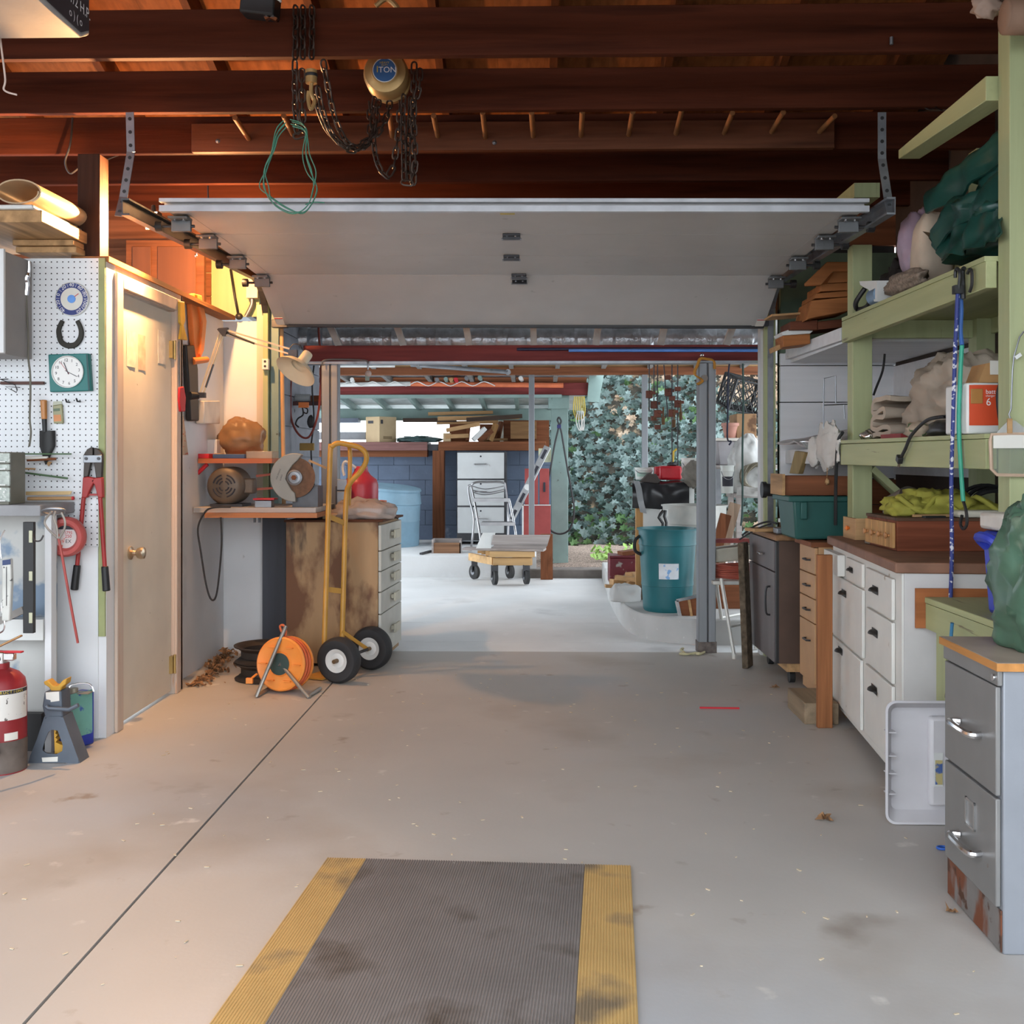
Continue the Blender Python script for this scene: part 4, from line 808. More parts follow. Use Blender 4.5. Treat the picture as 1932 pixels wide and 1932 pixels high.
build(MB().hexa([V((q.x, q.y, z)) for z in (.005, .013) for q in (lf - per * .02 - ax * .05, rf_ - per * .02 + ax * .05, rf_ + per * .12 + ax * .04, lf + per * .12 - ax * .04)]), 'toe_plate', m_ht, t)
build(MB().bar(V((lf.x, lf.y, .01)), lf, .03, .02).bar(V((rf_.x, rf_.y, .01)), rf_, .03, .02), 'foot_bracket', m_ht, t)
# ---- cable reel
c = P(*zs_(765, 1670), 5.62); rr = .143; c.z = rr + .012
t = T('cable_reel', 'orange cable reel on a bent tube stand in front of the hand truck', 'cable reel', (c.x, 5.65, 0))
ax = V((-.28, -1, .12)).normalized(); m_or2 = mat('reel_orange', (.80, .27, .05), .45, var=.08)
build(MB().lathe(c, [(0, .012), (.06, .012), (.066, .004), (rr - .02, .006), (rr - .008, .012), (rr, .004), (rr, -.006), (0, -.006)], ax, 48), 'front_disc', m_or2, t)
build(MB().lathe(c, [(0, -.10), (rr, -.10), (rr, -.088), (0, -.088)], ax, 48), 'back_disc', m_or2, t)
build(MB().lathe(c, [(0, .0135), (.056, .0135), (.058, .017), (.0, .019)], ax, 32), 'hub_cover', mat('reel_hub', (.03, .055, .05), .5), t)
qq = ax.to_track_quat('Z', 'Y')
for i in range(6):
    a = i * PI / 3; d = qq @ V((math.cos(a), math.sin(a), 0)); build(MB().obox(c + d * .10 + ax * .009, (.045, .004, .03), qq.to_euler()), 'recess', m_or2, t)
mbc = MB()
for i in range(5): mbc.tube([c + ax * (-.015 - .016 * i) + qq @ V(((rr - .012 + .006 * (i % 2)) * math.cos(a), (rr - .012 + .006 * (i % 2)) * math.sin(a), 0)) for a in [2 * PI * k / 32 for k in range(32)]], .008, 6, closed=True)
mbc.tube(sm([P(*zs_(*q), 5.66) for q in ((790, 1480), (800, 1430), (785, 1385), (760, 1390), (770, 1430))]), .006, 6)
build(mbc, 'cable', mat('orange_cable', (.6, .12, .04), .5), t)
m_tube = mat('stand_tube', (.32, .31, .29), .4, .7)
f1 = P(*zs_(598, 1888), 5.5); f1.z = .012; f2 = P(*zs_(948, 1885), 5.5); f2.z = .012; tp = P(*zs_(800, 1390), 5.66)
build(MB().tube([f1 + V((.02, .16, 0)), f1, f1.lerp(tp, .5), tp], .0105, 10), 'stand_tube', m_tube, t)
build(MB().tube(sm([f2 + V((.03, .18, 0)), f2 + V((.005, .02, 0)), f2, f2.lerp(c, .85), c + ax * .02], 4), .0105, 10), 'stand_tube', m_tube, t)
pl = P(*zs_(550, 1765), 5.55); build(MB().tube(sm([P(*zs_(600, 1720), 5.6), P(*zs_(575, 1740), 5.57), pl]), .006, 6).obox(pl, (.035, .02, .028)), 'plug', m_or2, t)
# ---- wheel rims
m_rim = mat('rusty_rim', (.055, .045, .04), .6, .4, var=.25)
for z, lb in ((0.002, 'lower black steel wheel rim on the floor behind the reel'), (.098, 'upper black steel wheel rim stacked behind the reel')):
    c = G(512, 1290); c = V((P(503, 1260, 6.0).x, 6.0, z))
    S(MB().lathe(c, [(.175, .0), (.178, .006), (.165, .012), (.155, .022), (.142, .03), (.142, .065), (.155, .075), (.165, .083), (.180, .088), (.182, .095), (.170, .094), (.150, .085), (.132, .07), (.132, .03), (.150, .014), (.165, .004), (.175, 0)], n=44), 'wheel_rim', lb, 'wheel rim', m_rim, 'steel wheel rims')
# ---- dead leaves drift in the corner (uncountable)
def leaf_scatter(fn, n, sz, seed):
    rnd = random.Random(seed); mb = MB()
    for i in range(n):
        p = fn(rnd); a = rnd.uniform(0, 6.28); tl = Euler((rnd.uniform(-.9, .9), rnd.uniform(-.9, .9), a)).to_matrix(); s = sz * rnd.uniform(.5, 1.3)
        q = [p + tl @ (V(v) * s) for v in ((-1, 0, 0), (-.3, -.5, .1), (.4, -.4, .15), (1, 0, .3), (.4, .45, .05), (-.3, .5, .2))]
        mb.add(q, [(0, 1, 2, 3), (0, 3, 4, 5)])
    return mb
m_leaf = mat('dry_leaf', (.30, .16, .075), .8, var=.5, scale=30, layers=[((.12, .07, .04), .55, .6, 22)])
def drift(r):
    f = r.random(); return V((DX + .02 + abs(r.gauss(0, .05)) - .07 * (f > .5), 5.75 + f * .95, .008 + r.random() * .05 * f))
o = build(leaf_scatter(drift, 260, .02, 3), 'leaf_litter', m_leaf, kind='stuff', flat=True); o['label'] = 'drift of dry brown leaves along the wall beyond the door'; o['category'] = 'leaves'
# ---- things on the drawer cabinet
ct = ctop + .012
zr = zf(560, 760, 5.682)
c = P(*zr(690, 1000), 6.82); c.z = ct
t = T('red_jug', 'red plastic jug with white handle on the drawer cabinet', 'jug', c)
build(MB().lathe(c, [(0, 0), (.105, 0), (.11, .01), (.11, .20), (.1, .235), (.06, .265), (.045, .29), (.042, .32), (0, .32)], n=32), 'body', mat('jug_red', (.45, .04, .06), .35), t)
build(MB().tube(sm([c + q for q in (V((-.03, -.03, .31)), V((-.09, -.06, .35)), V((-.11, -.05, .31)), V((-.1, -.05, .26)))]), .009, 8), 'handle', m_whitep, t)
S(MB().blob(P(*zr(720, 1180), 6.5), (.36, .2, .16), 5, .35, 3, 34, 18, floor=ct), 'clear_bag', 'crumpled clear plastic bag on the drawer cabinet', 'bag', mat('clear_bag', (.45, .38, .34), .15, alpha=.7))
c = P(*zr(862, 1170), 6.6); c.z = ct
t = T('orange_can', 'orange paint can with torn label on the drawer cabinet', 'can', c); build(MB().lathe(c, [(0, 0), (.058, 0), (.058, .098), (.06, .1), (.06, .108), (.052, .108), (.05, .1), (0, .1)], n=28), 'body', mat('can_orange', (.55, .13, .05), .4, layers=[((.6, .5, .38), .58, .62, 14)]), t)
t = T('metal_drawer_box', 'dented grey metal drawer box at the steel post', 'drawer box', P(*zr(470, 1130), 6.62)); 
build(onz(MB().pbox(*zr(415, 775), *zr(545, 1110), 6.62, .18), ct), 'case', m_dsteel, t, bev=.003)
for a, b in ((820, 935), (950, 1080)): build(MB().pbox(*zr(430, a), *zr(535, b), 6.61, .01), 'drawer_front', m_galv, t, bev=.002)
S(onz(MB().pbox(*zr(275, 1180), *zr(470, 1240), 6.42, .12), ct), 'cardboard_tray', 'shallow brown cardboard tray on the drawer cabinet', 'tray', mat('cardboard', (.36, .24, .14), .8), bev=.004)
S(MB().tube(sm([P(*zr(*q), 6.55) for q in ((800, 1100), (870, 1095), (960, 1150), (1010, 1225), (1060, 1230), (1085, 1245))]), .004, 6), 'thin_wire', 'thin black wire curling over the drawer cabinet edge', 'wire', m_blackc)
# ================================================================ CARPORT AND YARD
zc3 = zf(560, 580, 5.682); zr = zf(560, 760, 5.682); zq = zf(820, 760, 5.22); z6c = zf(820, 560, 4.83); z7 = zf(1100, 640, 5.084); z8 = zf(1100, 880, 5.084)
RS = .215                                               # raised slab level
PL = .165                                               # platform level
# ---- roof of the carport
rc = SE('ceiling_carport', (0, 9, 2.3))
m_sheet = mat('grey_roof_sheet', (.42, .43, .44), .6, var=.1); m_bat = mat('grey_batten', (.20, .19, .18), .7)
def r1(y): return 2.44 - .045 * (y - 7)
for i in range(11):
    x = -2.65 + i * .48; hi = 11.2 if x > .5 else 12.4
    q = [(x, 6.9, r1(6.9)), (x + .475, 6.9, r1(6.9)), (x + .475, hi, r1(hi)), (x, hi, r1(hi))]
    build(MB().hexa([V(p) for p in q] + [V(p) + Z1 * .02 for p in q]), 'roof_sheet', m_sheet, rc)
    build(MB().bar((x, 6.95, r1(6.95) - .035), (x, hi, r1(hi) - .035), .045, .07), 'rafter', m_bat, rc)
for i in range(8):
    x = -2.75 + i * .42
    q = [(x, 12.42, 2.04), (x + .41, 12.42, 2.04), (x + .41, 14.2, 1.90), (x, 14.2, 1.90)]
    build(MB().hexa([V(p) for p in q] + [V(p) + Z1 * .02 for p in q]), 'roof_sheet', mat('pale_sheet', (.55, .60, .60), .6), rc)
    build(MB().bar((x, 12.4, 2.0), (x, 14.1, 1.87), .04, .08), 'rafter', m_green2, rc)
def beam(nm, x0, y0, x1, y1, y, dy, m, **k): return ST(MB().pbox(x0, y0, x1, y1, y, dy), nm, m, **k)
fbm = beam('trim_3', 572, 652, 1440, 683, 7.0, .09, m_redbeam, bev=.004)
build(MB().pbox(572, 682, 1440, 685, 6.99, .11), 'flange', m_galv, fbm)
rb2 = beam('trim_4', 560, 723, 1110, 745, 12.3, .12, m_redbeam, bev=.004)
build(MB().pbox(560, 745, 1060, 750, 12.28, .15), 'teal_strip', m_green2, rb2)
bb = beam('trim_5', 560, 693, 1440, 706, 11.08, .1, m_brown, bev=.004)
build(MB().pbox(560, 684, 1440, 693, 11.1, .06), 'soffit_strip', m_tan, bb)
beam('trim_6', 520, 771, 1062, 793, 13.6, .1, m_green2, bev=.004)
ST(MB().prism([P(*z6c(*q), 12.25) for q in ((1410, 700), (1545, 700), (1500, 960), (1390, 955))], (0, .1, 0)), 'trim_7', m_green2)
for i, (tx, bx) in enumerate(((618, 640), (745, 762), (877, 886), (1006, 1007), (1130, 1124), (1256, 1246), (1386, 1370))):
    build(MB().bar(P(tx, 604, 6.93), P(bx, 652, 7.03), .042, .05, (0, 1, 0)), 'post_block', mat('grey_rafter', (.34, .33, .32), .6, st=WZ), fbm)
build(MB().pbox(575, 615, 1440, 632, 7.95, .04), 'backing_board', m_brown, rc)
build(MB().box(-2.75, .6, 12.43, 12.46, 2.0, 2.3), 'fascia', m_brown, rc)
# ---- foil duct
c0, c1 = P(560, 641, 7.6), P(1445, 641, 7.6)
prof = []
mb = MB(); n = 150
pts = [c0.lerp(c1, i / n) for i in range(n + 1)]; rad = [.085 + .003 * (i % 2) + .008 * noise.noise(V((i * .37, 0, 0))) for i in range(n + 1)]
mb.tube(pts, rad, 18); S(mb, 'foil_duct', 'long crinkled foil duct above the front carport beam', 'duct', mat('foil', (.55, .57, .6), .3, .9, var=.2, scale=20, bump=.5, bs=40), ang=20)
# ---- pipes on the beams
t = T('blue_pipe', 'long blue pipe with dark end strapped on the front carport beam', 'pipe', P(1200, 662, 6.97))
build(MB().cyl(P(1073, 661, 6.975), P(1437, 661, 6.975), .011, n=10), 'blue_length', mat('pipe_blue', (.10, .25, .65), .3), t); build(MB().cyl(P(975, 659, 6.975), P(1437, 657, 6.975), .0095, n=10), 'dark_length', mat('pipe_navy', (.015, .015, .05), .4), t)
t = T('capped_pipe', 'white and orange pipe lying on the far red beam', 'pipe', P(850, 725, 12.2)); m_orp = mat('orange_pipe', (.6, .16, .07), .5)
build(MB().cyl(P(560, 727, 12.26), P(775, 724, 12.26), .026, n=12), 'white_length', m_whitep, t); build(MB().cyl(P(775, 724, 12.26), P(1063, 727, 12.26), .03, n=12), 'orange_length', m_orp, t)
build(MB().tube(sm([P(640 + 21 * k, 724 + 4 * (-1) ** k, 12.22) for k in range(15)], 4), .006, 5), 'wrapped_wire', m_whitep, t)
S(MB().cyl(P(775, 688, 10.9), P(958, 702, 10.9), .022, n=12).cyl(P(958, 702, 10.9), P(958.5, 702, 10.89), .03, n=12), 'grey_tube', 'grey metal tube slung below the brown beam', 'tube', m_galv)
S(MB().cyl(P(580, 687, 10.8), P(745, 687, 10.8), .012, n=10).cyl(P(580, 691, 10.8), P(745, 691, 10.8), .012, n=10), 'conduit_pair', 'pair of thin white conduits near the left steel post', 'conduit', m_whitep)
for k, (px, py) in enumerate(((664, 716), (824, 716), (841, 715), (851, 716), (860, 716), (880, 713), (905, 712), (982, 713))):
    S(MB().cyl(P(px, py, 11.9), P(px + 3, py + 5, 12.5), .024, n=10), 'pipe_end', ('round pipe end resting on the far red beam near the left steel post', 'wide pipe end leftmost of the cluster on the far red beam', 'second pipe end from the left in the cluster on the far red beam', 'third pipe end from the left in the cluster on the far red beam', 'fourth pipe end from the left in the cluster on the far red beam', 'pipe end near the middle of the far red beam beside the cluster', 'pipe end past the cluster toward the thin steel post', 'white pipe end beside the thin steel post on the far red beam')[k], 'pipe', (m_whitep, m_galv, m_green2, m_tan, m_red, m_galv, m_green2, m_whitep)[k], 'pipe ends on the far beam')
# ---- pendant globe
t = T('pendant_bulb', 'unlit globe bulb hanging from cable at the left steel post', 'light bulb', P(695, 710, 6.95)); 
build(MB().tube(sm([P(609, 690, 6.96), P(611, 680, 6.96), P(640, 678, 6.97), P(688, 680, 6.97), P(694, 686, 6.96), P(694, 697, 6.96)]), .006, 6), 'cable', m_galv, t)
build(MB().blob(P(695, 705, 6.96), (.042, .042, .042), 1, 0, 1, 16, 10), 'globe', mat('globe_pink', (.5, .4, .36), .3), t); build(MB().pbox(689, 709, 696, 718, 6.95, .02), 'socket', m_green2, t)
S(MB().tube([P(602, 706, 12.1), P(602, 760, 12.1)], .008, 6), 'x', 'y', 'z', m_galv) if 0 else None
# ---- steel posts
def cpost(nm, lb, x0, x1, y0, yb_, y, rust=False):
    a = P(x0, y0, y); b = P(x1, y0, y); t = T(nm, lb, 'post', ((a.x + b.x) / 2, y + .05, 0), 'steel carport posts'); w_ = b.x - a.x
    mm = mat('post_steel', (.24, .25, .265), .5, .6, var=.12, st=WZ, layers=[((.2, .2, .2), .66, .76, 6)])
    build(MB().box(a.x, a.x + w_ * .52, y, y + .1, yb_, a.z), 'channel', mm, t, bev=.006); build(MB().box(a.x + w_ * .56, b.x, y + .004, y + .1, yb_, a.z), 'channel', mm, t, bev=.006)
    build(MB().box(a.x + w_ * .5, a.x + w_ * .58, y + .012, y + .09, yb_, a.z), 'web', m_dsteel, t)
    if rust: build(MB().box(a.x - .004, b.x + .004, y - .004, y + .104, yb_, .07), 'base_shoe', mat('shoe_grime', (.12, .10, .09), .8, var=.4, scale=30), t)
cpost('steel_post', 'wide steel post beside the teal barrel holding the front beam', 1318, 1351, 684, 0, 6.84, True)
cpost('steel_post', 'wide steel post behind the yellow hand truck', 606, 637, 684, 0, 7.0)
for px, lb in ((1003, 'thin steel post rising behind the dolly'), (1217, 'thin steel post in front of the ivy behind the black plastic')):
    a = P(px, 700, 11.1); b = P(px, 706, 11.1); zz0 = RS if px < 1010 else PL
    S(MB().box(a.x - .03, a.x + .03, 11.1, 11.16, zz0 if px < 1010 else .0, b.z), 'thin_post', lb, 'post', mat('post_steel', (.24, .25, .265)), 'thin carport posts', bev=.004)
    build(MB().bar(P(px - (30 if px < 1010 else -30), 684, 10.7), P(px, 704, 11.1), .03, .05), 'x', m_galv, None) if 0 else None
t = T('timber_post', 'square teal green timber post with wide cap holding the far beam', 'post', (P(1056, 1065, 12.5).x, 12.5, 0))
build(MB().pbox(1040, 770, 1072, 1066, 12.4, .2), 'shaft', m_green2, t, bev=.004); build(MB().pbox(1035, 746, 1074, 771, 12.36, .26), 'cap', m_green2, t, bev=.004)
t = T('hung_cable', 'black cable looped and hung on the teal timber post', 'cable', P(1056, 1005, 12.3))
build(MB().tube(sm([P(*zq(*q), 12.3) for q in ((1225, 140), (1210, 170), (1222, 235), (1180, 420), (1130, 720), (1085, 960), (1095, 1150), (1150, 1260), (1250, 1290), (1340, 1230), (1375, 1060), (1350, 880), (1300, 600), (1250, 300), (1232, 230), (1245, 180), (1225, 140))]), .012, 6), 'loop', m_blackc, t)
build(MB().pbox(*zq(1206, 215), *zq(1245, 250), 12.28, .04), 'tie', mat('tie_navy', (.03, .03, .12), .6), t)
mb = MB()
for k in range(7): mb.tube(sm([P(1084 + 3 * k, 748, 12.2 + .01 * k), P(1082 + 3.6 * k, 775, 12.2), P(1088 + 2 * k, 792, 12.2)]), .007, 5)
t = T('hung_ropes', 'yellow and white ropes hanging beside the teal timber post', 'rope', P(1092, 812, 12.2)); build(mb, 'yellow_rope', mat('rope_yellow', (.42, .32, .05), .7), t)
mb = MB()
for k in range(4): mb.tube(sm([P(1090 + 3 * k, 775, 12.18), P(1087 + 5 * k, 795, 12.18), P(1094 + 2 * k, 812, 12.18), P(1100 - k, 790, 12.18)]), .006, 5)
build(mb, 'white_rope', mat('rope_white', (.5, .48, .45), .7), t)
# ---- blue painted block wall
BW = 13.45; wb = ST(MB().box(-6, .35, BW + .03, BW + .2, 0, 1.36), 'wall_block', mat('mortar_blue', (.10, .13, .19), .8), org=(0, BW, 0))
m_blk = mat('blue_block', (.11, .145, .21), .75, var=.14, scale=3, layers=[((.26, .30, .36), .66, .78, 5)], bump=.25, bs=25)
for r in range(6):
    for i in range(13):
        x = -4.4 + i * .40 + (.2 if r % 2 else 0)
        if x > .1: continue
        build(MB().box(x + .0025, x + .3975, BW + .001 * ((i * 7 + r * 3) % 4), BW + .06, RS + r * .19 + .0025, RS + (r + 1) * .19 - .0025), 'block', m_blk, wb)
hb = T('shelf_beam', 'long purple brown timber beam capping the blue block wall', 'beam', P(700, 848, 13.2)); build(MB().pbox(540, 834, 806, 850, 13.2, .5), 'timber', wood('purple_brown', (.22, .11, .10), 'x'), hb, bev=.005); build(MB().pbox(540, 850, 806, 862, 13.3, .3), 'under_rail', m_brown, hb)
hb2 = T('shelf_beam', 'reddish brown timber beam above the white drawer cabinet', 'beam', P(930, 848, 13.2)); build(MB().pbox(827, 833, 1030, 850, 13.2, .5), 'timber', m_brown, hb2, bev=.005)
S(MB().box(P(816, 900, 13.2).x, P(838, 900, 13.2).x, 13.2, 13.35, RS, P(820, 850, 13.2).z), 'wood_post', 'brown timber post against the blue block wall', 'post', m_brownz, bev=.004)
S(MB().box(P(806, 850, 13.2).x + .01, P(827, 850, 13.2).x - .01, 13.25, 13.5, P(810, 850, 13.2).z, P(810, 838, 13.2).z), 'beam_bracket', 'dark bracket bridging the two timber beams', 'bracket', m_dsteel)
# low outside ground and pale far fence seen through the gaps
ST(MB().box(-9, .3, 13.7, 30, -.2, .1), 'ground_far', mat('far_gravel', (.5, .5, .48), .9))
t = T('picket_fence', 'pale picket fence far behind the block wall', 'fence', (-5, 22, .1))
for i in range(16): build(MB().box(-7 + i * .32, -6.75 + i * .32, 22, 22.03, .1, 1.75), 'picket', mat('fence_grey', (.6, .62, .6), .7), t)
build(MB().box(-7, -2, 22.03, 22.08, 1.3, 1.4), 'rail', mat('fence_grey', (.6, .62, .6)), t)
# ---- cardboard box on the beam
zb_ = P(700, 834, 13.2).z
a, b, c = P(690, 833, 13.35), P(716, 835, 13.22), P(748, 833, 13.42)
t = T('cardboard_box', 'large tan cardboard carton standing on the purple brown beam', 'box', (b.x, 13.4, zb_)); d = a + c - b; ht = .32
for q in (a, b, c, d): q.z = zb_
build(MB().hexa([a, b, c, d] + [q + Z1 * ht for q in (a, b, c, d)]), 'carton', mat('carton_tan', (.50, .37, .22), .8, var=.06), t, bev=.004)
u = (b - a).normalized(); n_ = V((u.y, -u.x, 0)); mb = MB(); fb(mb, a, u, n_, .04, .13, .235, .27, .002); build(mb, 'print_mark', m_ink, t)
u2 = (c - b).normalized(); n2 = V((u2.y, -u2.x, 0)); mb = MB(); fb(mb, b, u2, n2, .02, .055, .23, .28, .002); build(mb, 'print_mark', m_ink, t)
mb = MB(); fb(mb, b, u2, n2, .06, .2, .04, .075, .002); build(mb, 'print_frame', mat('carton_print', (.25, .18, .1), .8), t)
# ---- lumber pile on the beam
zl = P(900, 833, 13.2).z; LB = 'lumber stacked on the far beam'
lum = [((905, 830), (957, 829), .03, .12, 13.55, 'pale flat board at the bottom right of the lumber pile', m_tan), ((842, 812), (905, 800), .05, .08, 13.25, 'tan board slanting up in the middle of the lumber pile', m_tan), ((840, 824), (884, 822), .05, .08, 13.25, 'short tan board below the slanting board', m_tan), ((882, 832), (884, 806), .04, .04, 13.33, 'short upright stick propping the slanting board', m_brown),
       ((808, 781), (930, 778), .04, .1, 13.5, 'topmost long tan board of the lumber pile', m_tan), ((826, 790), (980, 787), .05, .1, 13.4, 'second long tan board below the topmost', m_tan), ((824, 798), (940, 796), .04, .08, 13.5, 'third long tan board of the pile', m_tan), ((880, 792), (985, 785), .05, .08, 13.26, 'dark board lying across the right of the pile', wood('dark_lumber', (.06, .04, .03), 'x')),
       ((893, 830), (915, 808), .05, .08, 13.24, 'light grey board leaning in the lumber pile', m_whitep), ((903, 832), (928, 812), .06, .06, 13.36, 'brown board leaning beside the light grey one', m_brown), ((924, 832), (936, 800), .06, .06, 13.45, 'steep brown board leaning in the lumber pile', m_tanz), ((938, 832), (946, 796), .05, .05, 13.62, 'dark steep board between the bright gaps', m_brownz)]
for i, (a, b, h_, w_, y, lb, mm) in enumerate(lum): S(MB().bar(P(*a, y), P(*b, y + .05), w_, h_), 'lumber_board', lb, 'board', mm, LB)
S(MB().pbox(963, 795, 1012, 828, 13.35, .25), 'wood_crate', 'dark wooden crate at the end of the lumber pile', 'crate', wood('crate_wood', (.20, .11, .05), 'x'), bev=.004)
for px, w_, lb in ((640, 40, 'dark roof panel end above the carton'), ): S(MB().pbox(590, 789, 676, 797, 13.45, .2), 'slate_sheet', 'dark blue grey panel stored beside the carton', 'panel', mat('panel_slate', (.10, .12, .16), .6))
S(MB().pbox(590, 815, 690, 829, 13.4, .12), 'grey_bin', 'grey flat bin on the beam left of the carton', 'bin', mat('bin_grey', (.25, .26, .28), .6), bev=.006)
S(MB().blob(P(790, 830, 13.35), (.5, .3, .09), 6, .4, 2.5, 30, 14, floor=zb_), 'tarp_heap', 'flattened dark green tarpaulin on the beam beside the carton', 'tarp', mat('tarp_dark', (.05, .09, .09), .5))
S(MB().pbox(848, 797, 884, 849, 13.6, .03), 'dark_backing', 'dark board standing behind the slanting tan boards', 'board', m_brown)
S(MB().pbox(905, 800, 938, 849, 13.6, .03), 'dark_backing', 'dark board standing behind the leaning boards of the pile', 'board', m_brown)
S(MB().pbox(950, 793, 1036, 849, 13.6, .03), 'dark_backing', 'dark board standing behind the wooden crate', 'board', m_brown)
S(MB().pbox(760, 789, 860, 796, 13.4, .15), 'dark_plank', 'dark plank spanning above the bright gap beside the carton', 'plank', wood('dark_lumber', (.06, .04, .03), 'x'))
S(MB().pbox(836, 817, 850, 834, 13.25, .1), 'paper_box', 'small tan box under the tan boards of the pile', 'box', mat('carton_tan', (.50, .37, .22)))
# ---- white three drawer cabinet
y = 12.75; a = P(862, 1000, y); b = P(955, 1000, y); zt = P(900, 852, y).z
t = T('white_cabinet', 'white three drawer cabinet with lock under the far timber beam', 'cabinet', ((a.x + b.x) / 2, y + .2, RS)); m_wfc = mat('white_steel', (.60, .62, .62), .4, var=.05, layers=[((.35, .3, .25), .72, .77, 12)])
build(MB().box(a.x, b.x, y, y + .45, RS + .05, zt).box(a.x, a.x + .04, y + .02, y + .4, RS, RS + .05).box(b.x - .04, b.x, y + .02, y + .4, RS, RS + .05), 'body', m_dsteel, t)
for p0, p1 in ((854, 903), (906, 954), (957, 1006)):
    d = build(MB().pbox(863, p0, 951, p1, y - .02, .02), 'drawer', m_wfc, t, bev=.004)
    hx = P(907, p0 + 22, y - .03)
    build(MB().tube([hx + V((-.08, .01, 0)), hx + V((-.07, -.03, 0)), hx + V((.07, -.03, 0)), hx + V((.08, .01, 0))], .012, 8), 'handle', m_chrome, d); build(MB().disc(P(907, p0 + 7, y - .02), .011, .004, n=12), 'lock', m_ink, d)
# ---- folding step stool
m_stool = mat('stool_steel', (.38, .38, .39), .35, .9); y0 = 11.75; t = T('step_stool', 'chrome folding step stool with two steps in front of the white cabinet', 'step stool', (P(930, 1030, y0).x, y0, RS)); cr = .013
Q = lambda X_, Y_, y: P(*zq(X_, Y_), y)
def dn(p): return V((p.x, p.y, RS + .01))
build(MB().tube(sm([dn(Q(358, 1420, y0)), Q(385, 1150, y0), Q(345, 960, y0 + .1), Q(330, 850, y0 + .15), Q(340, 815, y0 + .16), Q(370, 860, y0 + .15), Q(440, 1250, y0 - .1), dn(Q(460, 1330, y0 - .15))], 4), cr, 8), 'side_frame', m_stool, t)
build(MB().tube(sm([dn(Q(720, 1420, y0)), Q(725, 1150, y0), Q(700, 850, y0 + .2), Q(670, 785, y0 + .22), Q(520, 780, y0 + .22), Q(400, 785, y0 + .2), Q(365, 830, y0 + .2), Q(390, 960, y0 + .15)], 4), cr, 8), 'back_hoop', m_stool, t)
build(MB().tube([Q(735, 960, y0), Q(780, 1170, y0 - .1), dn(Q(825, 1330, y0 - .2))], cr, 8), 'front_leg', m_stool, t)
build(MB().tube(sm([Q(375, 880, y0 + .15), Q(500, 905, y0 + .1), Q(690, 870, y0 + .18)]), .006, 6).tube(sm([Q(375, 860, y0 + .15), Q(520, 885, y0 + .1), Q(690, 850, y0 + .18)]), .006, 6).tube(sm([Q(370, 820, y0 + .15), Q(500, 850, y0 + .1), Q(680, 820, y0 + .18)]), .006, 6), 'back_slats', m_stool, t)
for Xa, Xb, Y_, yy in ((380, 738, 955, y0 - .02), (455, 790, 1190, y0 - .22)):
    a, b = Q(Xa, Y_, yy), Q(Xb, Y_, yy); s = build(MB().box(a.x, b.x, yy, yy + .24, a.z - .02, a.z + .012), 'step', m_dsteel, t, bev=.01); build(MB().box(a.x - .006, b.x + .006, yy - .006, yy, a.z - .022, a.z + .016), 'trim', m_stool, s)
# ---- dolly with boards
t = T('furniture_dolly', 'tan wooden dolly on black casters in the carport', 'dolly', G(955, 1095)); m_dly = mat('dolly_wood', (.55, .34, .15), .6, st=WX, scale=12)
f1, f2, f3, f4 = G(933, 1104), G(993, 1103), G(895, 1093), G(962, 1092); m_cast = mat('caster_black', (.03, .03, .03), .6)
rw = .075
for q, d in ((f1, V((.9, .3, 0))), (f2, V((.9, .3, 0))), (f3, V((.75, .65, 0))), (f4, V((.85, .5, 0)))):
    c = V((q.x, q.y + .02, rw)); d.normalize(); w_ = build(MB().lathe(c - d * .022, [(0, 0), (rw * .8, 0), (rw, .006), (rw, .038), (rw * .8, .044), (0, .044)], d, 24), 'caster_wheel', m_cast, t); build(MB().disc(c - d * .024, .03, .004, -d, 14), 'hub', m_galv, w_)
    build(MB().box(c.x - .03, c.x + .03, c.y - .03, c.y + .03, rw + .06, .19).bar(c + d * .03, c + d * .03 + Z1 * .12, .012, .04).bar(c - d * .03, c - d * .03 + Z1 * .12, .012, .04), 'caster_fork', m_dsteel, w_)
zd = .19
a, b = P(885, 1045, 10.55), P(1008, 1050, 10.55)
build(MB().box(P(930, 1060, 10.5).x, P(1003, 1060, 10.5).x, 10.5, 10.56, zd - .0, zd + .075), 'front_rail', m_dly, t, bev=.004)
build(MB().bar((P(931, 1060, 10.5).x, 10.53, zd + .04), (P(887, 1050, 11).x, 11.0, zd + .04), .04, .075), 'side_rail', m_dly, t); build(MB().bar((P(1001, 1060, 10.5).x, 10.53, zd + .04), (P(970, 1050, 11).x, 11.0, zd + .04), .04, .075), 'side_rail', m_dly, t)
for k in range(4): build(MB().bar((P(924 - 9 * k, 1050, 10.5).x, 10.53 + .14 * k, zd + .11), (P(1009 - 9 * k, 1050, 10.5).x, 10.53 + .14 * k, zd + .11), .13, .05), 'deck_board', m_dly, t)
zt = zd + .137
m_gwd = wood('grey_weathered', (.36, .32, .30), 'x')
S(MB().bar((P(876, 1040, 10.7).x, 10.72, zt + .012), (P(1028, 1040, 10.55).x, 10.6, zt + .012), .2, .022), 'weathered_board', 'thin weathered grey board lying on the dolly', 'board', m_gwd)
tr = T('feed_trough', 'grey weathered wooden trough lying on the dolly', 'trough', (P(970, 1020, 10.7).x, 10.7, zt + .024)); zt += .024
l, r = P(917, 1020, 10.62), P(1033, 1020, 10.62); hgt = .125
build(MB().hexa([(l.x + .06, 10.62, zt), (r.x - .02, 10.62, zt), (r.x - .02, 10.66, zt), (l.x + .06, 10.66, zt), (l.x + .08, 10.62, zt + .03), (r.x, 10.62, zt + .03), (r.x, 10.66, zt + .03), (l.x + .08, 10.66, zt + .03)]), 'bottom_board', m_gwd, tr)
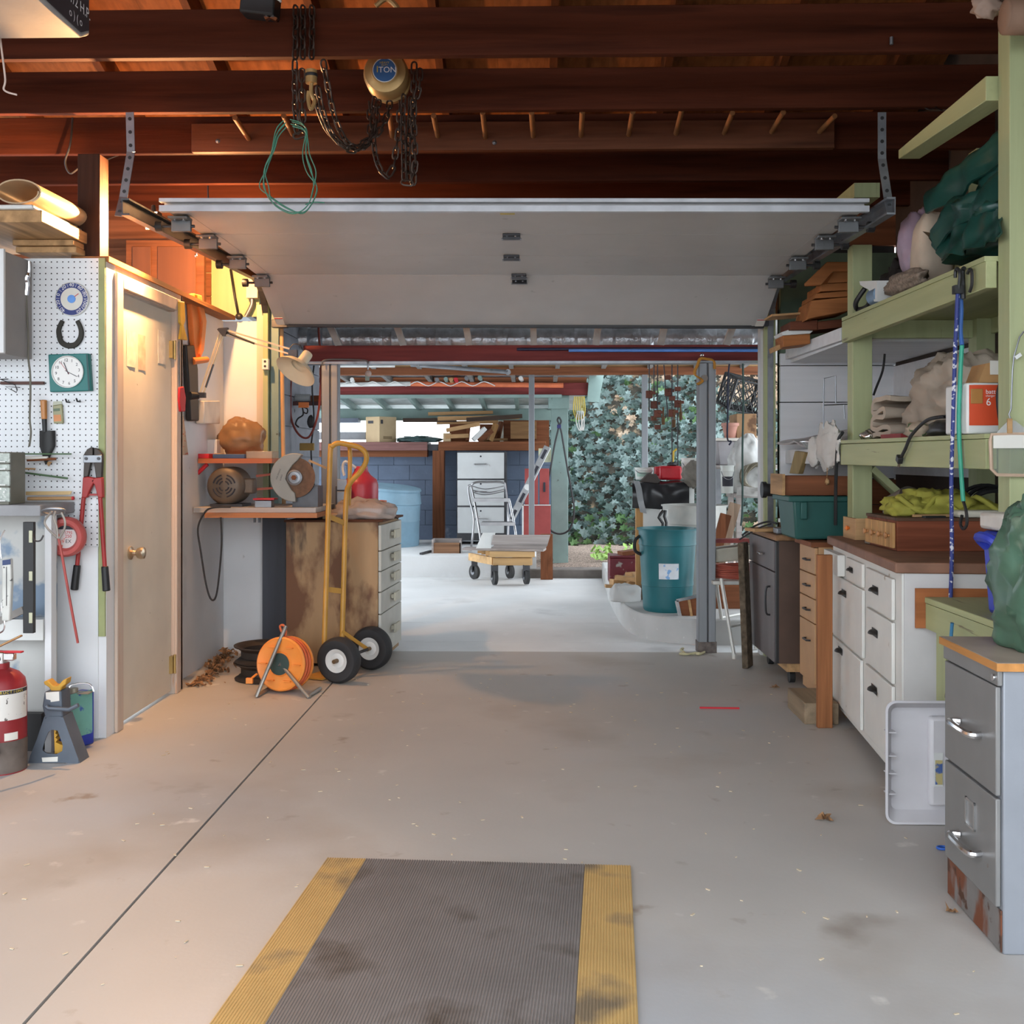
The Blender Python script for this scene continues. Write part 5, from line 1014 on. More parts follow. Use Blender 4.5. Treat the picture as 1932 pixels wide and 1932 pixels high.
build(MB().hexa([(l.x + .05, 10.63, zt + .032), (r.x, 10.63, zt + .032), (r.x, 10.66, zt + .032), (l.x + .05, 10.66, zt + .032), (l.x + .07, 10.72, zt + hgt), (r.x + .03, 10.72, zt + hgt), (r.x + .03, 10.75, zt + hgt), (l.x + .07, 10.75, zt + hgt)]), 'side_board', m_gwd, tr)
build(MB().hexa([(l.x - .10, 10.58, zt + .0), (l.x + .05, 10.6, zt + .0), (l.x + .05, 10.62, zt), (l.x - .10, 10.60, zt), (l.x - .04, 10.76, zt + hgt + .02), (l.x + .09, 10.76, zt + hgt + .02), (l.x + .09, 10.78, zt + hgt + .02), (l.x - .04, 10.78, zt + hgt + .02)]), 'end_board', m_whitep, tr)
# ---- small things on the raised slab
y = 11.55; t = T('oak_box', 'loose wooden drawer standing on the raised slab', 'drawer', (P(841, 1044, y).x, y + .1, RS)); a, b = P(818, 1044, y), P(869, 1020, y)
build(MB().box(a.x, b.x, y, y + .015, RS, RS + .115), 'front', wood('drawer_oak', (.26, .14, .08), 'x'), t); build(MB().box(a.x - .02, a.x, y - .005, y + .2, RS, RS + .15).box(b.x - .012, b.x, y, y + .2, RS, RS + .14), 'side', m_gwd, t); build(MB().box(a.x - .02, b.x, y + .185, y + .2, RS, RS + .15), 'back', m_gwd, t)
S(MB().bar(V((P(795, 1048, 11.4).x, 11.35, RS + .012)), V((P(814, 1036, 11.7).x, 11.7, RS + .012)), .03, .02), 'iron_bar', 'dark iron bar lying beside the loose wooden drawer', 'bar', m_dsteel)
# blue barrel, tilted
c = V((P(735, 1030, 12.45).x - .1, 12.6, RS + .03)); axv = V((.10, -.06, 1)).normalized()
t = T('blue_barrel', 'big faded blue plastic barrel leaning before the block wall', 'barrel', c); m_bar = mat('faded_blue', (.22, .36, .46), .5, var=.1)
build(MB().lathe(c, [(0, 0), (.42, 0), (.43, .02), (.41, .3), (.415, .31), (.41, .32), (.40, .50), (.415, .51), (.41, .52), (.385, .64), (.40, .66), (.39, .68), (0, .66)], (0.10, -.06, 1), 40), 'body', m_bar, t)
build(MB().pbox(*zr(780, 962), *zr(912, 1005), 12.2, .012), 'green_handle', mat('handle_teal', (.03, .14, .13), .5), t)
# aluminium level
t = T('box_level', 'long aluminium spirit level leaning against the teal post', 'level', P(963, 985, 11.9)); p0, p1 = P(962, 985, 11.8), P(1033, 843, 12.0); m_al = mat('aluminium', (.5, .51, .52), .35, .8)
build(MB().bar(p0, p1, .08, .03, (0, 1, 0)), 'beam', m_al, t, bev=.004)
for f in (.1, .32, .68, .9): build(MB().bar(p0.lerp(p1, f - .06) - Y1 * .017, p0.lerp(p1, f + .06) - Y1 * .017, .035, .004, (0, 1, 0)), 'slot', m_ink, t)
build(MB().disc(p0.lerp(p1, .46) - Y1 * .016, .035, .006), 'vial', m_whitep, t)
# red boxes
m_rb = mat('faded_red_box', (.33, .06, .055), .6, var=.12)
zrb = P(1010, 953, 12.2).z
t = T('red_crate', 'big faded red box with pale edge behind the thin steel post', 'box', (P(1012, 1010, 12.1).x, 12.2, RS)); build(MB().box(P(987, 1000, 12.1).x, P(1039, 1000, 12.1).x, 12.1, 12.36, RS, zrb), 'box', m_rb, t, bev=.003); build(MB().box(P(985, 1000, 12.1).x, P(988, 1000, 12.1).x, 12.085, 12.36, RS, zrb + .01).box(P(985, 1000, 12.1).x, P(1039, 1000, 12.1).x, 12.085, 12.1, zrb, zrb + .01), 'edge_trim', m_whitep, t)
for x0, x1, lb in ((990, 1015, 'tall red file box standing on the big red box, nearer the thin post'), (1018, 1036, 'tall red file box standing on the big red box, beside the teal post')):
    t = T('file_box', lb, 'box', (P((x0 + x1) / 2, 950, 12.14).x, 12.2, zrb + .01), 'red file boxes'); build(MB().box(P(x0, 900, 12.14).x, P(x1, 900, 12.14).x, 12.14, 12.34, zrb + .01, zrb + .42), 'box', m_rb, t, bev=.003); build(MB().pbox((x0 + x1) / 2 - 2, 910, (x0 + x1) / 2 + 2, 928, 12.132, .008), 'finger_slot', m_ink, t)
S(MB().pbox(1016, 846, 1040, 872, 12.45, .02), 'notice_sheet', 'pale yellow sheet hung behind the aluminium level', 'paper', mat('pale_yellow', (.58, .6, .42), .6))
S(MB().hexa([V((P(x, 1073, y).x, y, z)) for z, dy in ((-.004, 0), ) for x, y in ((1020, 10.98), (1043, 10.98), (1043, 11.02), (1020, 11.02))] + [V((P(x, 1073, y).x, y + .1, .46)) for x, y in ((1020, 10.98), (1043, 10.98), (1043, 11.02), (1020, 11.02))]), 'brown_plank', 'brown plank standing upright in front of the teal post', 'plank', m_brownz)
# ---- outer side wall, little shelf with scroll brackets, cords
WX_ = -1.70
ws = ST(MB().box(WX_ - .12, WX_, 6.9, 8.25, 0, 2.35), 'wall_carport', mat('grey_siding_back', (.16, .17, .19), .7), org=(WX_, 7.5, 0))
for i in range(11): build(MB().box(WX_, WX_ + .012, 6.9, 8.25, i * .21 + .003, (i + 1) * .21 - .003), 'siding_board', mat('grey_siding', (.20, .21, .24), .65), ws)
t = T('bracket_shelf', 'small brown shelf on black scroll brackets outside the jamb', 'shelf', P(575, 765, 7.5)); sy = 7.35
build(MB().hexa([P(x, 765, y) + Z1 * k for k in (0, .028) for x, y in ((527, sy), (625, sy), (618, sy + .25), (535, sy + .25))]), 'board', wood('shelf_brown', (.10, .05, .05), 'x'), t)
for bx in (545, 570): build(MB().tube(sm([P(bx + k[0], k[1], sy + .05) for k in ((0, 766), (2, 782), (-8, 790), (-12, 800), (-6, 806))]), .006, 6).tube(sm([P(bx + k[0], k[1], sy + .05) for k in ((2, 768), (10, 772), (9, 780), (3, 778))]), .005, 6), 'scroll_bracket', m_black, t)
sz = P(575, 765, sy).z + .028
def put(nm, lb, cat, px0, py0, px1, y, dy, z, mm, h_=None, bev=.003):
    a, b = P(px0, py0, y), P(px1, py0, y); zt_ = z + h_ if h_ else a.z
    return S(MB().box(a.x, b.x, y, y + dy, z, zt_), nm, lb, cat, mm, bev=bev)
c = P(567, 752, sy + .08); c = V((c.x, c.y, sz)); S(MB().cyl(c + V((-.07, 0, .03)), c + V((.07, 0, .03)), .028, .026, 16), 'glass_jar', 'clear glass jar lying on the small bracket shelf', 'jar', mat('jar_glass', (.5, .52, .52), .1, alpha=.6))
put('brown_case', 'dark brown case on the small bracket shelf', 'case', 586, 746, 612, sy + .06, .12, sz, m_brown)
S(MB().pbox(563, 759, 582, 769, sy - .02, .018), 'orange_tag', 'orange tag on the edge of the small bracket shelf', 'tag', m_orange)
S(MB().tube(sm([P(*za(*q), 7.28) for q in ((1355, 720), (1365, 900), (1380, 1000), (1370, 1400), (1340, 1600), (1270, 1760), (1180, 1740), (1110, 1600), (1100, 1400), (1110, 1200))]), .008, 6), 'red_cable', 'dark red cord hanging in a loop before the bracket shelf', 'cord', mat('cord_red', (.20, .04, .03), .6))
S(MB().tube(sm([P(*za(*q), 7.3) for q in ((1320, 1070), (1300, 1300), (1315, 1600), (1290, 1850), (1300, 2050), (1330, 2300))]), .006, 6).blob(P(*za(1285, 1620), 7.3), (.05, .04, .09), 1, .1, 1, 12, 8), 'adapter_cable', 'black cord with inline adapter hanging by the left steel post', 'cord', m_blackc)
S(MB().pbox(565, 836, 592, 850, 7.285, .03), 'cord_adapter', 'yellow brown plug adapter hanging below the bracket shelf', 'adapter', mat('adapter_ochre', (.3, .18, .04), .6), bev=.004)
# ================================================================ ivy bank
def hz(x, y): return .05 + max(0, y - 14.6) * 1.9
iv = T('ivy_bank', 'steep bank overgrown with pale green ivy beyond the carport', 'ivy', (2, 15, 0))
mb = MB().grid(lambda u, v: V((-.6 + 7 * u, 14.5 + 2.3 * v + .15 * noise.noise(V((u * 9, v * 6, 0))), hz(0, 14.5 + 2.3 * v))), 50, 30)
build(mb, 'soil', mat('bank_soil', (.05, .045, .035), .95, var=.4, scale=12, layers=[((.35, .26, .17), .6, .7, 6)]), iv)
m_iv = [mat('ivy_pale', (.25, .33, .32), .35, var=.25, scale=20), mat('ivy_mid', (.12, .18, .165), .35, var=.25, scale=20), mat('ivy_green', (.12, .22, .09), .4, var=.2, scale=20), mat('ivy_dry', (.55, .42, .31), .7, var=.25, scale=20)]
LV = [(0, -.9), (.25, -.45), (.75, -.55), (.6, -.1), (.95, .3), (.45, .35), (0, 1.0), (-.45, .35), (-.95, .3), (-.6, -.1), (-.75, -.55), (-.25, -.45)]
rnd = random.Random(11); lv = []
for i in range(7000):
    x = rnd.uniform(-.4, 5.2); v = rnd.random() ** .95; y = 14.6 + 2.1 * v
    zc = hz(x, y); p = V((x, y - .05 - rnd.random() * .14, zc + .02))
    dry = noise.noise(V((x * 1.3 + 3, zc * 1.5, 0))) + .55 * (x - 1.1) * .35 + (zc - 2.2) * .28
    k = 3 if dry + rnd.uniform(-.2, .2) > .42 else (2 if rnd.random() < (.35 if zc < .5 else .06) else (0 if rnd.random() < .62 else 1))
    s = rnd.uniform(.05, .095) * (.75 if k == 3 else 1)
    rot = Euler((rnd.uniform(-.2, .9) - PI / 2 + .45, rnd.uniform(-.5, .5), rnd.uniform(-.7, .7))).to_matrix()
    lv.append((s, p, rot, k))
lv.sort(key=lambda q: -q[0] / q[1].y * (1 if .25 < q[1].x < 2.9 and q[1].z < 2.6 else .3))
lm = []
for k in range(4):
    me = bpy.data.meshes.new('leaf'); me.from_pydata([V((x, y, -.18 * abs(x) + (.08 if i == 6 else 0))) for i, (x, y) in enumerate(LV)] + [V((0, 0, .05))], [], [(i, (i + 1) % 12, 12) for i in range(12)]); me.materials.append(m_iv[k]); lm.append(me)
rest = [MB() for k in range(4)]
for i, (s, p, rot, k) in enumerate(lv):
    if i < 300:
        o = bpy.data.objects.new('leaf', lm[k]); COL.objects.link(o); o.parent = iv; o.location = p - ORG[iv]; o.rotation_euler = rot.to_euler(); o.scale = (s, s, s)
    else: rest[k].add([p + rot @ (V(q.co) * s) for q in lm[k].vertices], [(j, (j + 1) % 12, 12) for j in range(12)])
for k in range(4): build(rest[k], ('pale_foliage', 'dark_foliage', 'green_foliage', 'dry_foliage')[k], m_iv[k], iv, kind='stuff', flat=True)
mb = MB(); 
def weeds(r): q = G(r.choice((1125, 1135, 1142, 1185, 1195)) + r.uniform(-9, 9), r.uniform(1052, 1068)); return V((q.x, q.y, .05 + r.random() * .12))
o = build(leaf_scatter(weeds, 90, .05, 5), 'weeds', mat('weed_green', (.22, .36, .08), .6, var=.3), kind='stuff', flat=True); o['label'] = 'bright green weeds sprouting at the kerb'; o['category'] = 'weeds'
# ================================================================ platform things
def lathe_can(t, c, rb, rt_, h_, mm, ribs=()):
    pr = [(0, 0), (rb * .95, 0), (rb, .015)]
    n = 16
    for i in range(1, n + 1):
        f = i / n; r = rb + (rt_ - rb) * f; pr.append((r, h_ * f))
        for g, dr in ribs:
            if abs(f - g) < .5 / n: pr += [(r, h_ * f + .001), (r + dr, h_ * f + .004)]
    pr += [(rt_ + .01, h_), (rt_ + .012, h_ + .012), (rt_ - .004, h_ + .012), (rt_ - .012, h_ - .02), (rb - .01, .02), (0, .02)]
    return build(MB().lathe(c, pr, n=44), 'body', mm, t)
c = V((P(1259, 1150, 7.62).x, 7.62, PL)); m_tc = mat('teal_barrel', (.016, .13, .15), .42, var=.1, layers=[((.2, .35, .38), .74, .77, 40)])
t = T('trash_barrel', 'tall dark teal plastic trash barrel on the concrete platform', 'barrel', c)
lathe_can(t, c, .172, .206, .575, m_tc, ((.3, .004), (.83, .006)))
lp = c + V((-.035, -.196, .30)); 
build(MB().lathe(c, [(.199, .24), (.203, .35)], n=10, a0=-PI / 2 - .42, a1=-PI / 2 + .28), 'label', mat('barrel_label', (.62, .66, .7), .4, layers=[((.2, .4, .7), .55, .58, 16)]), t)
build(MB().tube(sm([c + V((-.2, -.03, .53)), c + V((-.235, -.05, .5)), c + V((-.235, -.05, .43)), c + V((-.19, -.03, .40))]), .012, 8), 'handle', m_black, t)
c = V((P(1312, 1000, 8.2).x, 8.25, PL)); t = T('grey_bin', 'grey plastic trash can with black latch behind the teal barrel', 'trash can', c)
lathe_can(t, c, .205, .245, .715, mat('can_grey', (.42, .42, .39), .5), ((.8, .008), ))
build(MB().tube([P(*z8(*q), 7.98) for q in ((770, 420), (740, 460), (725, 490), (765, 545), (765, 585))], .012, 6).tube([P(*z8(*q), 7.98) for q in ((790, 420), (780, 480), (800, 540), (795, 590))], .012, 6), 'latch', m_black, t); build(MB().pbox(*z8(750, 415), *z8(815, 480), 8.0, .05), 'latch_block', m_whitep, t)
# white panelled bench cabinet with black plastic
y = 8.62; a, b = P(1213, 960, y), P(1310, 960, y); zt = P(1250, 918, y).z
t = T('panel_cabinet', 'white panel cabinet with tan corner post under black plastic', 'cabinet', ((a.x + b.x) / 2, y + .2, PL)); build(MB().box(a.x, b.x, y, y + .45, PL, zt), 'panel', m_whitep, t); build(MB().box(P(1200, 960, y).x, a.x, y - .005, y + .06, PL, zt), 'corner_post', m_tanz, t)
mb = MB()
L_ = P(1193, 908, y - .03); R_ = P(1300, 912, y - .03); zt2 = zt + .02
prof = [V((L_.x, y + .45, zt2)), V((L_.x, y + .2, zt2 + .01)), V((L_.x, y, zt2 + .005)), V((L_.x, y - .03, zt2 - .03)), V((L_.x, y - .04, zt2 - .1)), V((L_.x, y - .035, zt2 - .17)), V((L_.x, y - .03, zt2 - .2))]
mb.fold(sm(prof, 3), (R_.x - L_.x, 0, 0), .006, .02, 4, 26)
S(mb, 'plastic_sheet', 'black plastic sheet draped over the white panel cabinet', 'sheet', mat('black_poly', (.015, .015, .017), .25, var=.2))
S(MB().fold(sm([P(1195, 908, y - .05), P(1199, 922, y - .06), P(1203, 945, y - .055), P(1208, 965, y - .055)], 4), (.05, .0, -.01), .006, .015, 2, 8), 'grey_film', 'torn grey plastic film hanging off the cabinet corner', 'sheet', mat('grey_poly', (.28, .29, .30), .3, alpha=.85))
zt = zt2 + .03
def bucket(nm, lb, px, py_top, w_px, y, z, mm, band=None, h_=None):
    c = P(px, 900, y); c = V((c.x, y, z)); r = w_px * y / 4000; hh = h_ or (P(px, py_top, y).z - z)
    t = T(nm, lb, 'bucket', c, 'white plastic buckets')
    build(MB().lathe(c, [(0, 0), (r * .86, 0), (r * .88, .01), (r * .96, hh * .78), (r, hh * .79), (r, hh * .84), (r * .97, hh * .86), (r * .98, hh * .96), (r * 1.03, hh * .96), (r * 1.03, hh), (r * .94, hh), (r * .84, .02), (0, .02)], n=32), 'pail', mm, t)
    if band: build(MB().lathe(c, [(r * .905, hh * .25), (r * .945, hh * .6)], n=24, a0=-2.6, a1=-.6), 'label', band, t)
    build(MB().tube(sm([c + V((-r, 0, hh * .9)), c + V((-r * .7, -r * .8, hh * .6)), c + V((0, -r * 1.08, hh * .5)), c + V((r * .7, -r * .8, hh * .6)), c + V((r, 0, hh * .9))]), .003, 5), 'bail', m_galv, t)
m_bkt = mat('bucket_white', (.62, .64, .60), .4, var=.05)
bucket('pail', 'white bucket with cream rim at the left end of the black plastic', 1215, 882, 36, y + .36, zt, m_bkt, mat('pale_green_label', (.35, .5, .42), .5))
bucket('pail', 'tall white bucket behind the steel post beside the red fuel can', 1303, 864, 36, y + .34, zt, m_bkt, mat('mint_label', (.3, .5, .42), .5))
# red fuel can
a, b = P(1245, 880, y + .12), P(1287, 912, y + .12); t = T('fuel_can', 'red square fuel can with yellow spout on the black plastic', 'fuel can', ((a.x + b.x) / 2, y + .2, zt)); hh = P(1260, 879, y + .12).z - zt
build(MB().box(a.x, b.x, y + .12, y + .34, zt, zt + hh), 'tank', mat('fuel_red', (.48, .015, .025), .35), t, bev=.02); build(MB().box(a.x - .03, a.x + .03, y + .2, y + .3, zt + hh * .3, zt + hh * .95), 'handle', m_red, t, bev=.012)
build(MB().blob(P(1268, 876, y + .2), (.08, .07, .04), 3, .3, 2, 14, 8), 'cap', m_dsteel, t); build(MB().tube([P(1269, 876, y + .2), P(1271, 852, y + .2), P(1277, 847, y + .2)], .009, 8), 'spout', mat('spout_yellow', (.6, .42, .05), .4), t)
S(MB().prism([P(1206, 912, y + .02), P(1222, 895, y + .02), P(1238, 894, y + .02), P(1246, 908, y + .02), P(1238, 914, y + .02)], (0, .1, 0)), 'folded_felt', 'dark folded felt piece in front of the red fuel can', 'felt', mat('felt_dark', (.06, .05, .045), .9))
S(MB().blob(V((P(1312, 905, y - .03).x, y - .06, zt + .05)), (.2, .14, .2), 4, .35, 2.5, 26, 16, floor=zt - .12), 'canvas_bag', 'dirty canvas bag slumped beside the steel post', 'bag', mat('canvas_dirty', (.22, .20, .17), .9, var=.3))
# toolbox, scrap wood, stone, framed box on the platform
y = 9.2; c = P(1174, 1090, y); t = T('tool_chest', 'worn dark red metal chest at the far end of the platform', 'chest', (c.x, y + .1, PL)); a, b = P(1150, 1080, y), P(1205, 1080, y); hh = P(1170, 1053, y).z - PL
build(MB().box(a.x, b.x, y, y + .25, PL, PL + hh), 'body', mat('worn_maroon', (.14, .02, .03), .4, .3, layers=[((.3, .28, .26), .6, .66, 12)]), t, bev=.008); build(MB().box(a.x, b.x, y - .002, y + .25, PL + hh + .001, PL + hh + .02), 'lid', mat('worn_maroon', (.14, .02, .03)), t, bev=.004)
S(MB().obox((P(1188, 1047, y).x, y + .12, PL + hh + .04), (.16, .12, .035), (0, -.1, .3)), 'brown_tile', 'small brown wooden piece on the worn red chest', 'wood', m_brown)
SCR = 'split wood scraps by the platform edge'
for i, (px, py, l, w_, h_, rz_, lb, mm) in enumerate(((1172, 1098, .2, .07, .05, .5, 'pale wedge of split wood at the platform edge', m_tan), (1184, 1092, .22, .05, .04, -.5, 'pale split stick crossing behind the wedge', m_tan), (1196, 1102, .12, .06, .05, .2, 'short split block beside the teal barrel', m_tan), (1194, 1086, .16, .07, .06, 1.0, 'upper pale block leaning on the scrap heap', m_tan), (1175, 1107, .3, .06, .025, .1, 'flat pale slat lowest in the scrap heap', m_tan))):
    q = G(px, py, PL + h_ / 2 + (.05 if i in (1, 3) else 0)); S(MB().obox(q, (l, w_, h_), (0, .05, rz_)), 'wood_scrap', lb, 'wood', mm, SCR, bev=.004)
S(MB().blob(G(1180, 1122, PL + .05), (.22, .16, .16), 8, .25, 2, 20, 12, 1.6, floor=PL), 'stone', 'rough pale stone on the platform edge', 'stone', m_conc)
q = G(1202, 1130, PL); S(MB().obox(q + Z1 * .05, (.11, .1, .1), (0, 0, .1)), 'wood_offcut', 'dark end grain timber offcut beside the rough stone', 'timber', wood('endgrain', (.16, .11, .07), 'y'))
t = T('picture_frame', 'brown box with silver frame leaning on the steel post', 'frame', G(1298, 1168, PL)); y = 7.34
build(MB().prism([P(*z8(*q), y) for q in ((900, 1285), (1150, 1225), (1160, 1455), (945, 1470))], (0, .06, 0)), 'panel', m_brown, t); build(MB().bar(P(*z8(895, 1285), y - .01), P(*z8(935, 1460), y - .01), .025, .02, (0, 1, 0)).bar(P(*z8(895, 1285), y - .01), P(*z8(1120, 1240), y - .01), .02, .02, (0, 1, 0)), 'silver_edge', m_chrome, t); build(MB().bar(P(*z8(1015, 1280), y - .012), P(*z8(1045, 1460), y - .012), .018, .015, (0, 1, 0)), 'divider', m_tan, t)
S(MB().tube(sm([G(*z8(*q), .012) for q in ((960, 1745), (940, 1760), (975, 1790), (930, 1795), (1000, 1800), (1080, 1790), (1130, 1795), (1165, 1780), (1120, 1800), (1090, 1795))]), .008, 6), 'rope_end', 'pale yellow rope end at the foot of the steel post', 'rope', mat('rope_cream', (.5, .46, .28), .8))
# ---- bar clamps hanging under the front beam
m_rust = mat('clamp_rust', (.14, .045, .028), .6, .2, var=.3); m_bar_ = mat('clamp_bar', (.05, .045, .05), .5, .5); m_hd = wood('clamp_handle', (.16, .09, .045), 'z')
cl = [(635, 690, 530, None, 'bar clamp nearest the thin steel post'), (680, 760, 630, (690, 700, 770), 'second bar clamp from the thin steel post'), (715, 700, 715, (770, 650, 820), 'third bar clamp, head lowest on the left'), (815, 770, 510, None, 'slanted middle bar clamp with high head'), (853, 1190, 710, (872, 680, 845), 'long bar clamp reaching the red fuel can'), (908, 1200, 620, (937, 600, 775), 'long bar clamp closest to the wide steel post')]
for i, (X_, Yb, Yh, hnd, lb) in enumerate(cl):
    y = 7.13 + .03 * (i % 2); p0 = P(*z7(X_ - (40 if i == 3 else 0), 236), y); p0.z = P(1200, 683, 7.0).z - .002; p1 = P(*z7(X_, Yb), y)
    t = T('bar_clamp', 'rusty ' + lb + ' under the front beam', 'clamp', p1, 'bar clamps under the beam')
    build(MB().bar(p0, p1, .006, .016, (0, 1, 0)), 'bar', m_bar_, t)
    h0 = P(*z7(X_, Yh), y); build(MB().obox(h0, (.045, .03, .05)).obox(h0 + V((.02, -.01, .01)), (.04, .025, .02)), 'head', m_rust, t, bev=.003)
    if i != 0: build(MB().obox(h0 + Z1 * (-.09 if i < 3 else .1), (.04, .03, .03)), 'jaw', m_rust, t, bev=.003)
    if hnd: build(MB().cyl(P(*z7(hnd[0], hnd[1]), y - .02), P(*z7(hnd[0], hnd[2]), y - .02), .005, n=8).cyl(P(*z7(hnd[0], (hnd[1] + hnd[2]) / 2 + 10), y - .02), P(*z7(hnd[0], hnd[2]), y - .02), .012, .011, 10), 'handle', m_hd, t)
# strap on the post
t = T('strap_loop', 'orange yellow webbing strap hung on a screw at the steel post', 'strap', P(1310, 722, 6.8)); yy = 6.82
mb = MB()
for k in range(3): mb.tube(sm([P(*z7(X_ + 5 * k, Y_ + 4 * k), yy - .004 * k) for X_, Y_ in ((1090, 430), (1140, 390), (1065, 330), (1095, 240), (1120, 185), (1180, 185), (1250, 205), (1255, 280))]), .006, 6)
build(mb, 'webbing', mat('strap_ochre', (.42, .20, .03), .7), t); build(MB().blob(P(*z7(1140, 152), yy), (.025, .02, .02), 1, .2, 1, 12, 8), 'eye_bolt', m_chrome, t)
S(MB().disc(P(*z7(1163, 375), 6.835), .022, .012, n=16), 'post_bolt', 'round rusty bolt head on the wide steel post', 'bolt', mat('bolt_rust', (.2, .17, .15), .5, .6))
S(MB().tube(sm([P(*z7(*q), 7.06) for q in ((1405, 218), (1392, 380), (1388, 700), (1385, 950), (1420, 980), (1400, 1015))]), .006, 6), 'blue_rope', 'thin dark blue cord hanging right of the wide steel post', 'cord', mat('cord_navy', (.03, .035, .07), .6))
S(MB().tube(sm([P(*z7(*q), 7.05) for q in ((1533, 236), (1538, 600), (1530, 1000), (1530, 1300), (1528, 1627))] + [P(*z8(1515, 570), 7.05)]), .007, 6), 'green_bungee', 'long dark green bungee hanging between post and jamb', 'bungee', mat('bungee_green', (.03, .07, .06), .6))
# ---- storage rack right of the post
y = 8.1; a, b = P(1388, 930, y), P(1448, 930, y); RT = P(1390, 932, y).z
t = T('potting_table', 'weathered grey table right of the wide steel post', 'table', ((a.x + b.x) / 2, y + .3, PL))
build(MB().box(a.x, b.x + .3, y, y + .4, RT - .03, RT), 'top', m_gwd, t)
for x in (a.x + .03, b.x + .25):
    for yy in (y + .03, y + .37): build(MB().box(x - .02, x + .02, yy - .02, yy + .02, PL, RT - .03), 'leg', m_gwd, t)
y2 = 8.72; R2 = P(1390, 878, y2).z; a2, b2 = P(1352, 900, y2), P(1450, 900, y2)
t = T('back_rack', 'tall grey rack behind the weathered table', 'rack', ((a2.x + b2.x) / 2, y2 + .2, PL)); build(MB().box(a2.x, b2.x + .35, y2, y2 + .45, R2 - .03, R2), 'shelf', m_gwd, t)
for x in (a2.x + .02, b2.x + .33):
    for yy in (y2 + .03, y2 + .42): build(MB().box(x - .02, x + .02, yy - .02, yy + .02, PL, R2 - .03), 'leg', m_galv, t)
mb = MB(); z0_ = R2; x0, x1 = P(1353, 850, y2).x, P(1432, 850, y2).x
t = T('grey_tub', 'grey plastic tub with pale rim on the tall rack', 'tub', ((x0 + x1) / 2, y2 + .2, R2)); zt = P(1380, 832, y2).z
build(MB().hexa([(x0 + .02, y2 + .02, R2), (x1 - .02, y2 + .02, R2), (x1 - .02, y2 + .4, R2), (x0 + .02, y2 + .4, R2), (x0, y2, zt), (x1, y2, zt), (x1, y2 + .42, zt), (x0, y2 + .42, zt)]), 'tub', mat('tub_grey', (.26, .25, .26), .5), t, bev=.01); build(MB().box(x0 - .02, x1 + .02, y2 - .02, y2 + .44, zt, zt + .025), 'rim', mat('rim_cream', (.5, .47, .42), .5), t, bev=.006)
zc = zt + .025; x0b = P(1392, 800, y2).x; zt3 = P(1400, 780, y2).z
S(MB().box(x0b, x1 - .01, y2 + .05, y2 + .38, zc, zt3), 'brown_carton', 'brown stained carton on top of the grey tub', 'box', mat('stained_carton', (.28, .16, .08), .8, layers=[((.12, .06, .03), .55, .62, 7)]), bev=.004)
c = V((P(1383, 810, y2).x, y2 + .1, zc)); S(MB().lathe(c, [(0, 0), (.05, 0), (.07, .1), (.078, .1), (.078, .125), (.066, .125), (.05, .02), (0, .02)], n=24), 'plant_pot', 'small terracotta coloured pot beside the brown carton', 'pot', mat('terracotta', (.42, .2, .15), .6))
c = V((P(1428, 800, y2).x, y2 - .0, zc)); bucket('pail', 'white lidded bucket hanging past the brown carton near the jamb', 1430, 789, 30, y2 - .12, zc + .0, m_bkt, h_=.15) if 0 else None
# milk crate, tilted, lattice sides
t = T('milk_crate', 'black lattice milk crate tilted on the brown carton', 'crate', (P(1410, 775, y2).x, y2 + .2, zt3)); cc = V((P(1412, 745, y2).x, y2 + .2, zt3 + .165)); mr = Euler((.25, .22, .2)).to_matrix(); hs = .15
def C_(x, y, z): return cc + mr @ V((x, y, z))
corners = [(-hs, -hs), (hs, -hs), (hs, hs), (-hs, hs)]
fr_ = MB()
for zz in (-hs * .85, hs * .85): fr_.tube([C_(x, y, zz) for x, y in corners], .013, 6, closed=True)
for x, y in corners: fr_.cyl(C_(x, y, -hs * .85), C_(x, y, hs * .85), .013, n=6)
build(fr_, 'rim_frame', m_black, t)
for s in range(4):
    (xa_, ya_), (xb_, yb_) = corners[s], corners[(s + 1) % 4]; mb = MB()
    for k in range(-4, 6):
        for sg in (1, -1):
            u0, u1 = k / 5, k / 5 + .55
            p = []
            for u_, v_ in ((u0, -1), (u1, 1)): p.append((u_, v_ * sg))
            (ua, va), (ub, vb) = p
            if ua < 0: f = -ua / (ub - ua); va = va + (vb - va) * f; ua = 0
            if ub > 1: f = (1 - ua) / (ub - ua); vb = va + (vb - va) * f; ub = 1
            if ua >= ub: continue
            mb.cyl(C_(xa_ + (xb_ - xa_) * ua, ya_ + (yb_ - ya_) * ua, va * hs * .85), C_(xa_ + (xb_ - xa_) * ub, ya_ + (yb_ - ya_) * ub, vb * hs * .85), .005, n=5)
    build(mb, 'lattice_side', m_black, t, flat=True)
mb = MB()
for k in range(7):
    f = -1 + 2 * (k + .5) / 7; mb.cyl(C_(-hs, f * hs, -hs * .85), C_(hs, f * hs, -hs * .85), .005, n=5); mb.cyl(C_(f * hs, -hs, -hs * .85), C_(f * hs, hs, -hs * .85), .005, n=5)
build(mb, 'lattice_base', m_black, t, flat=True)
bucket('pail', 'small white bucket with dark label on the weathered table', 1372, 878, 26, 8.28, RT, m_bkt, m_ink)
S(MB().blob(V((P(1412, 865, 8.3).x, 8.33, RT + .2)), (.3, .22, .44), 12, .25, 2.2, 34, 24, floor=RT + .002), 'plastic_wrap', 'big crumpled clear plastic bag standing on the weathered table', 'bag', mat('clear_wrap', (.55, .55, .53), .2, alpha=.8))
mb = MB(); hc = P(1425, 905, 7.95); hc.z = RT + .125; hc.y = 8.16; hc.x += .06
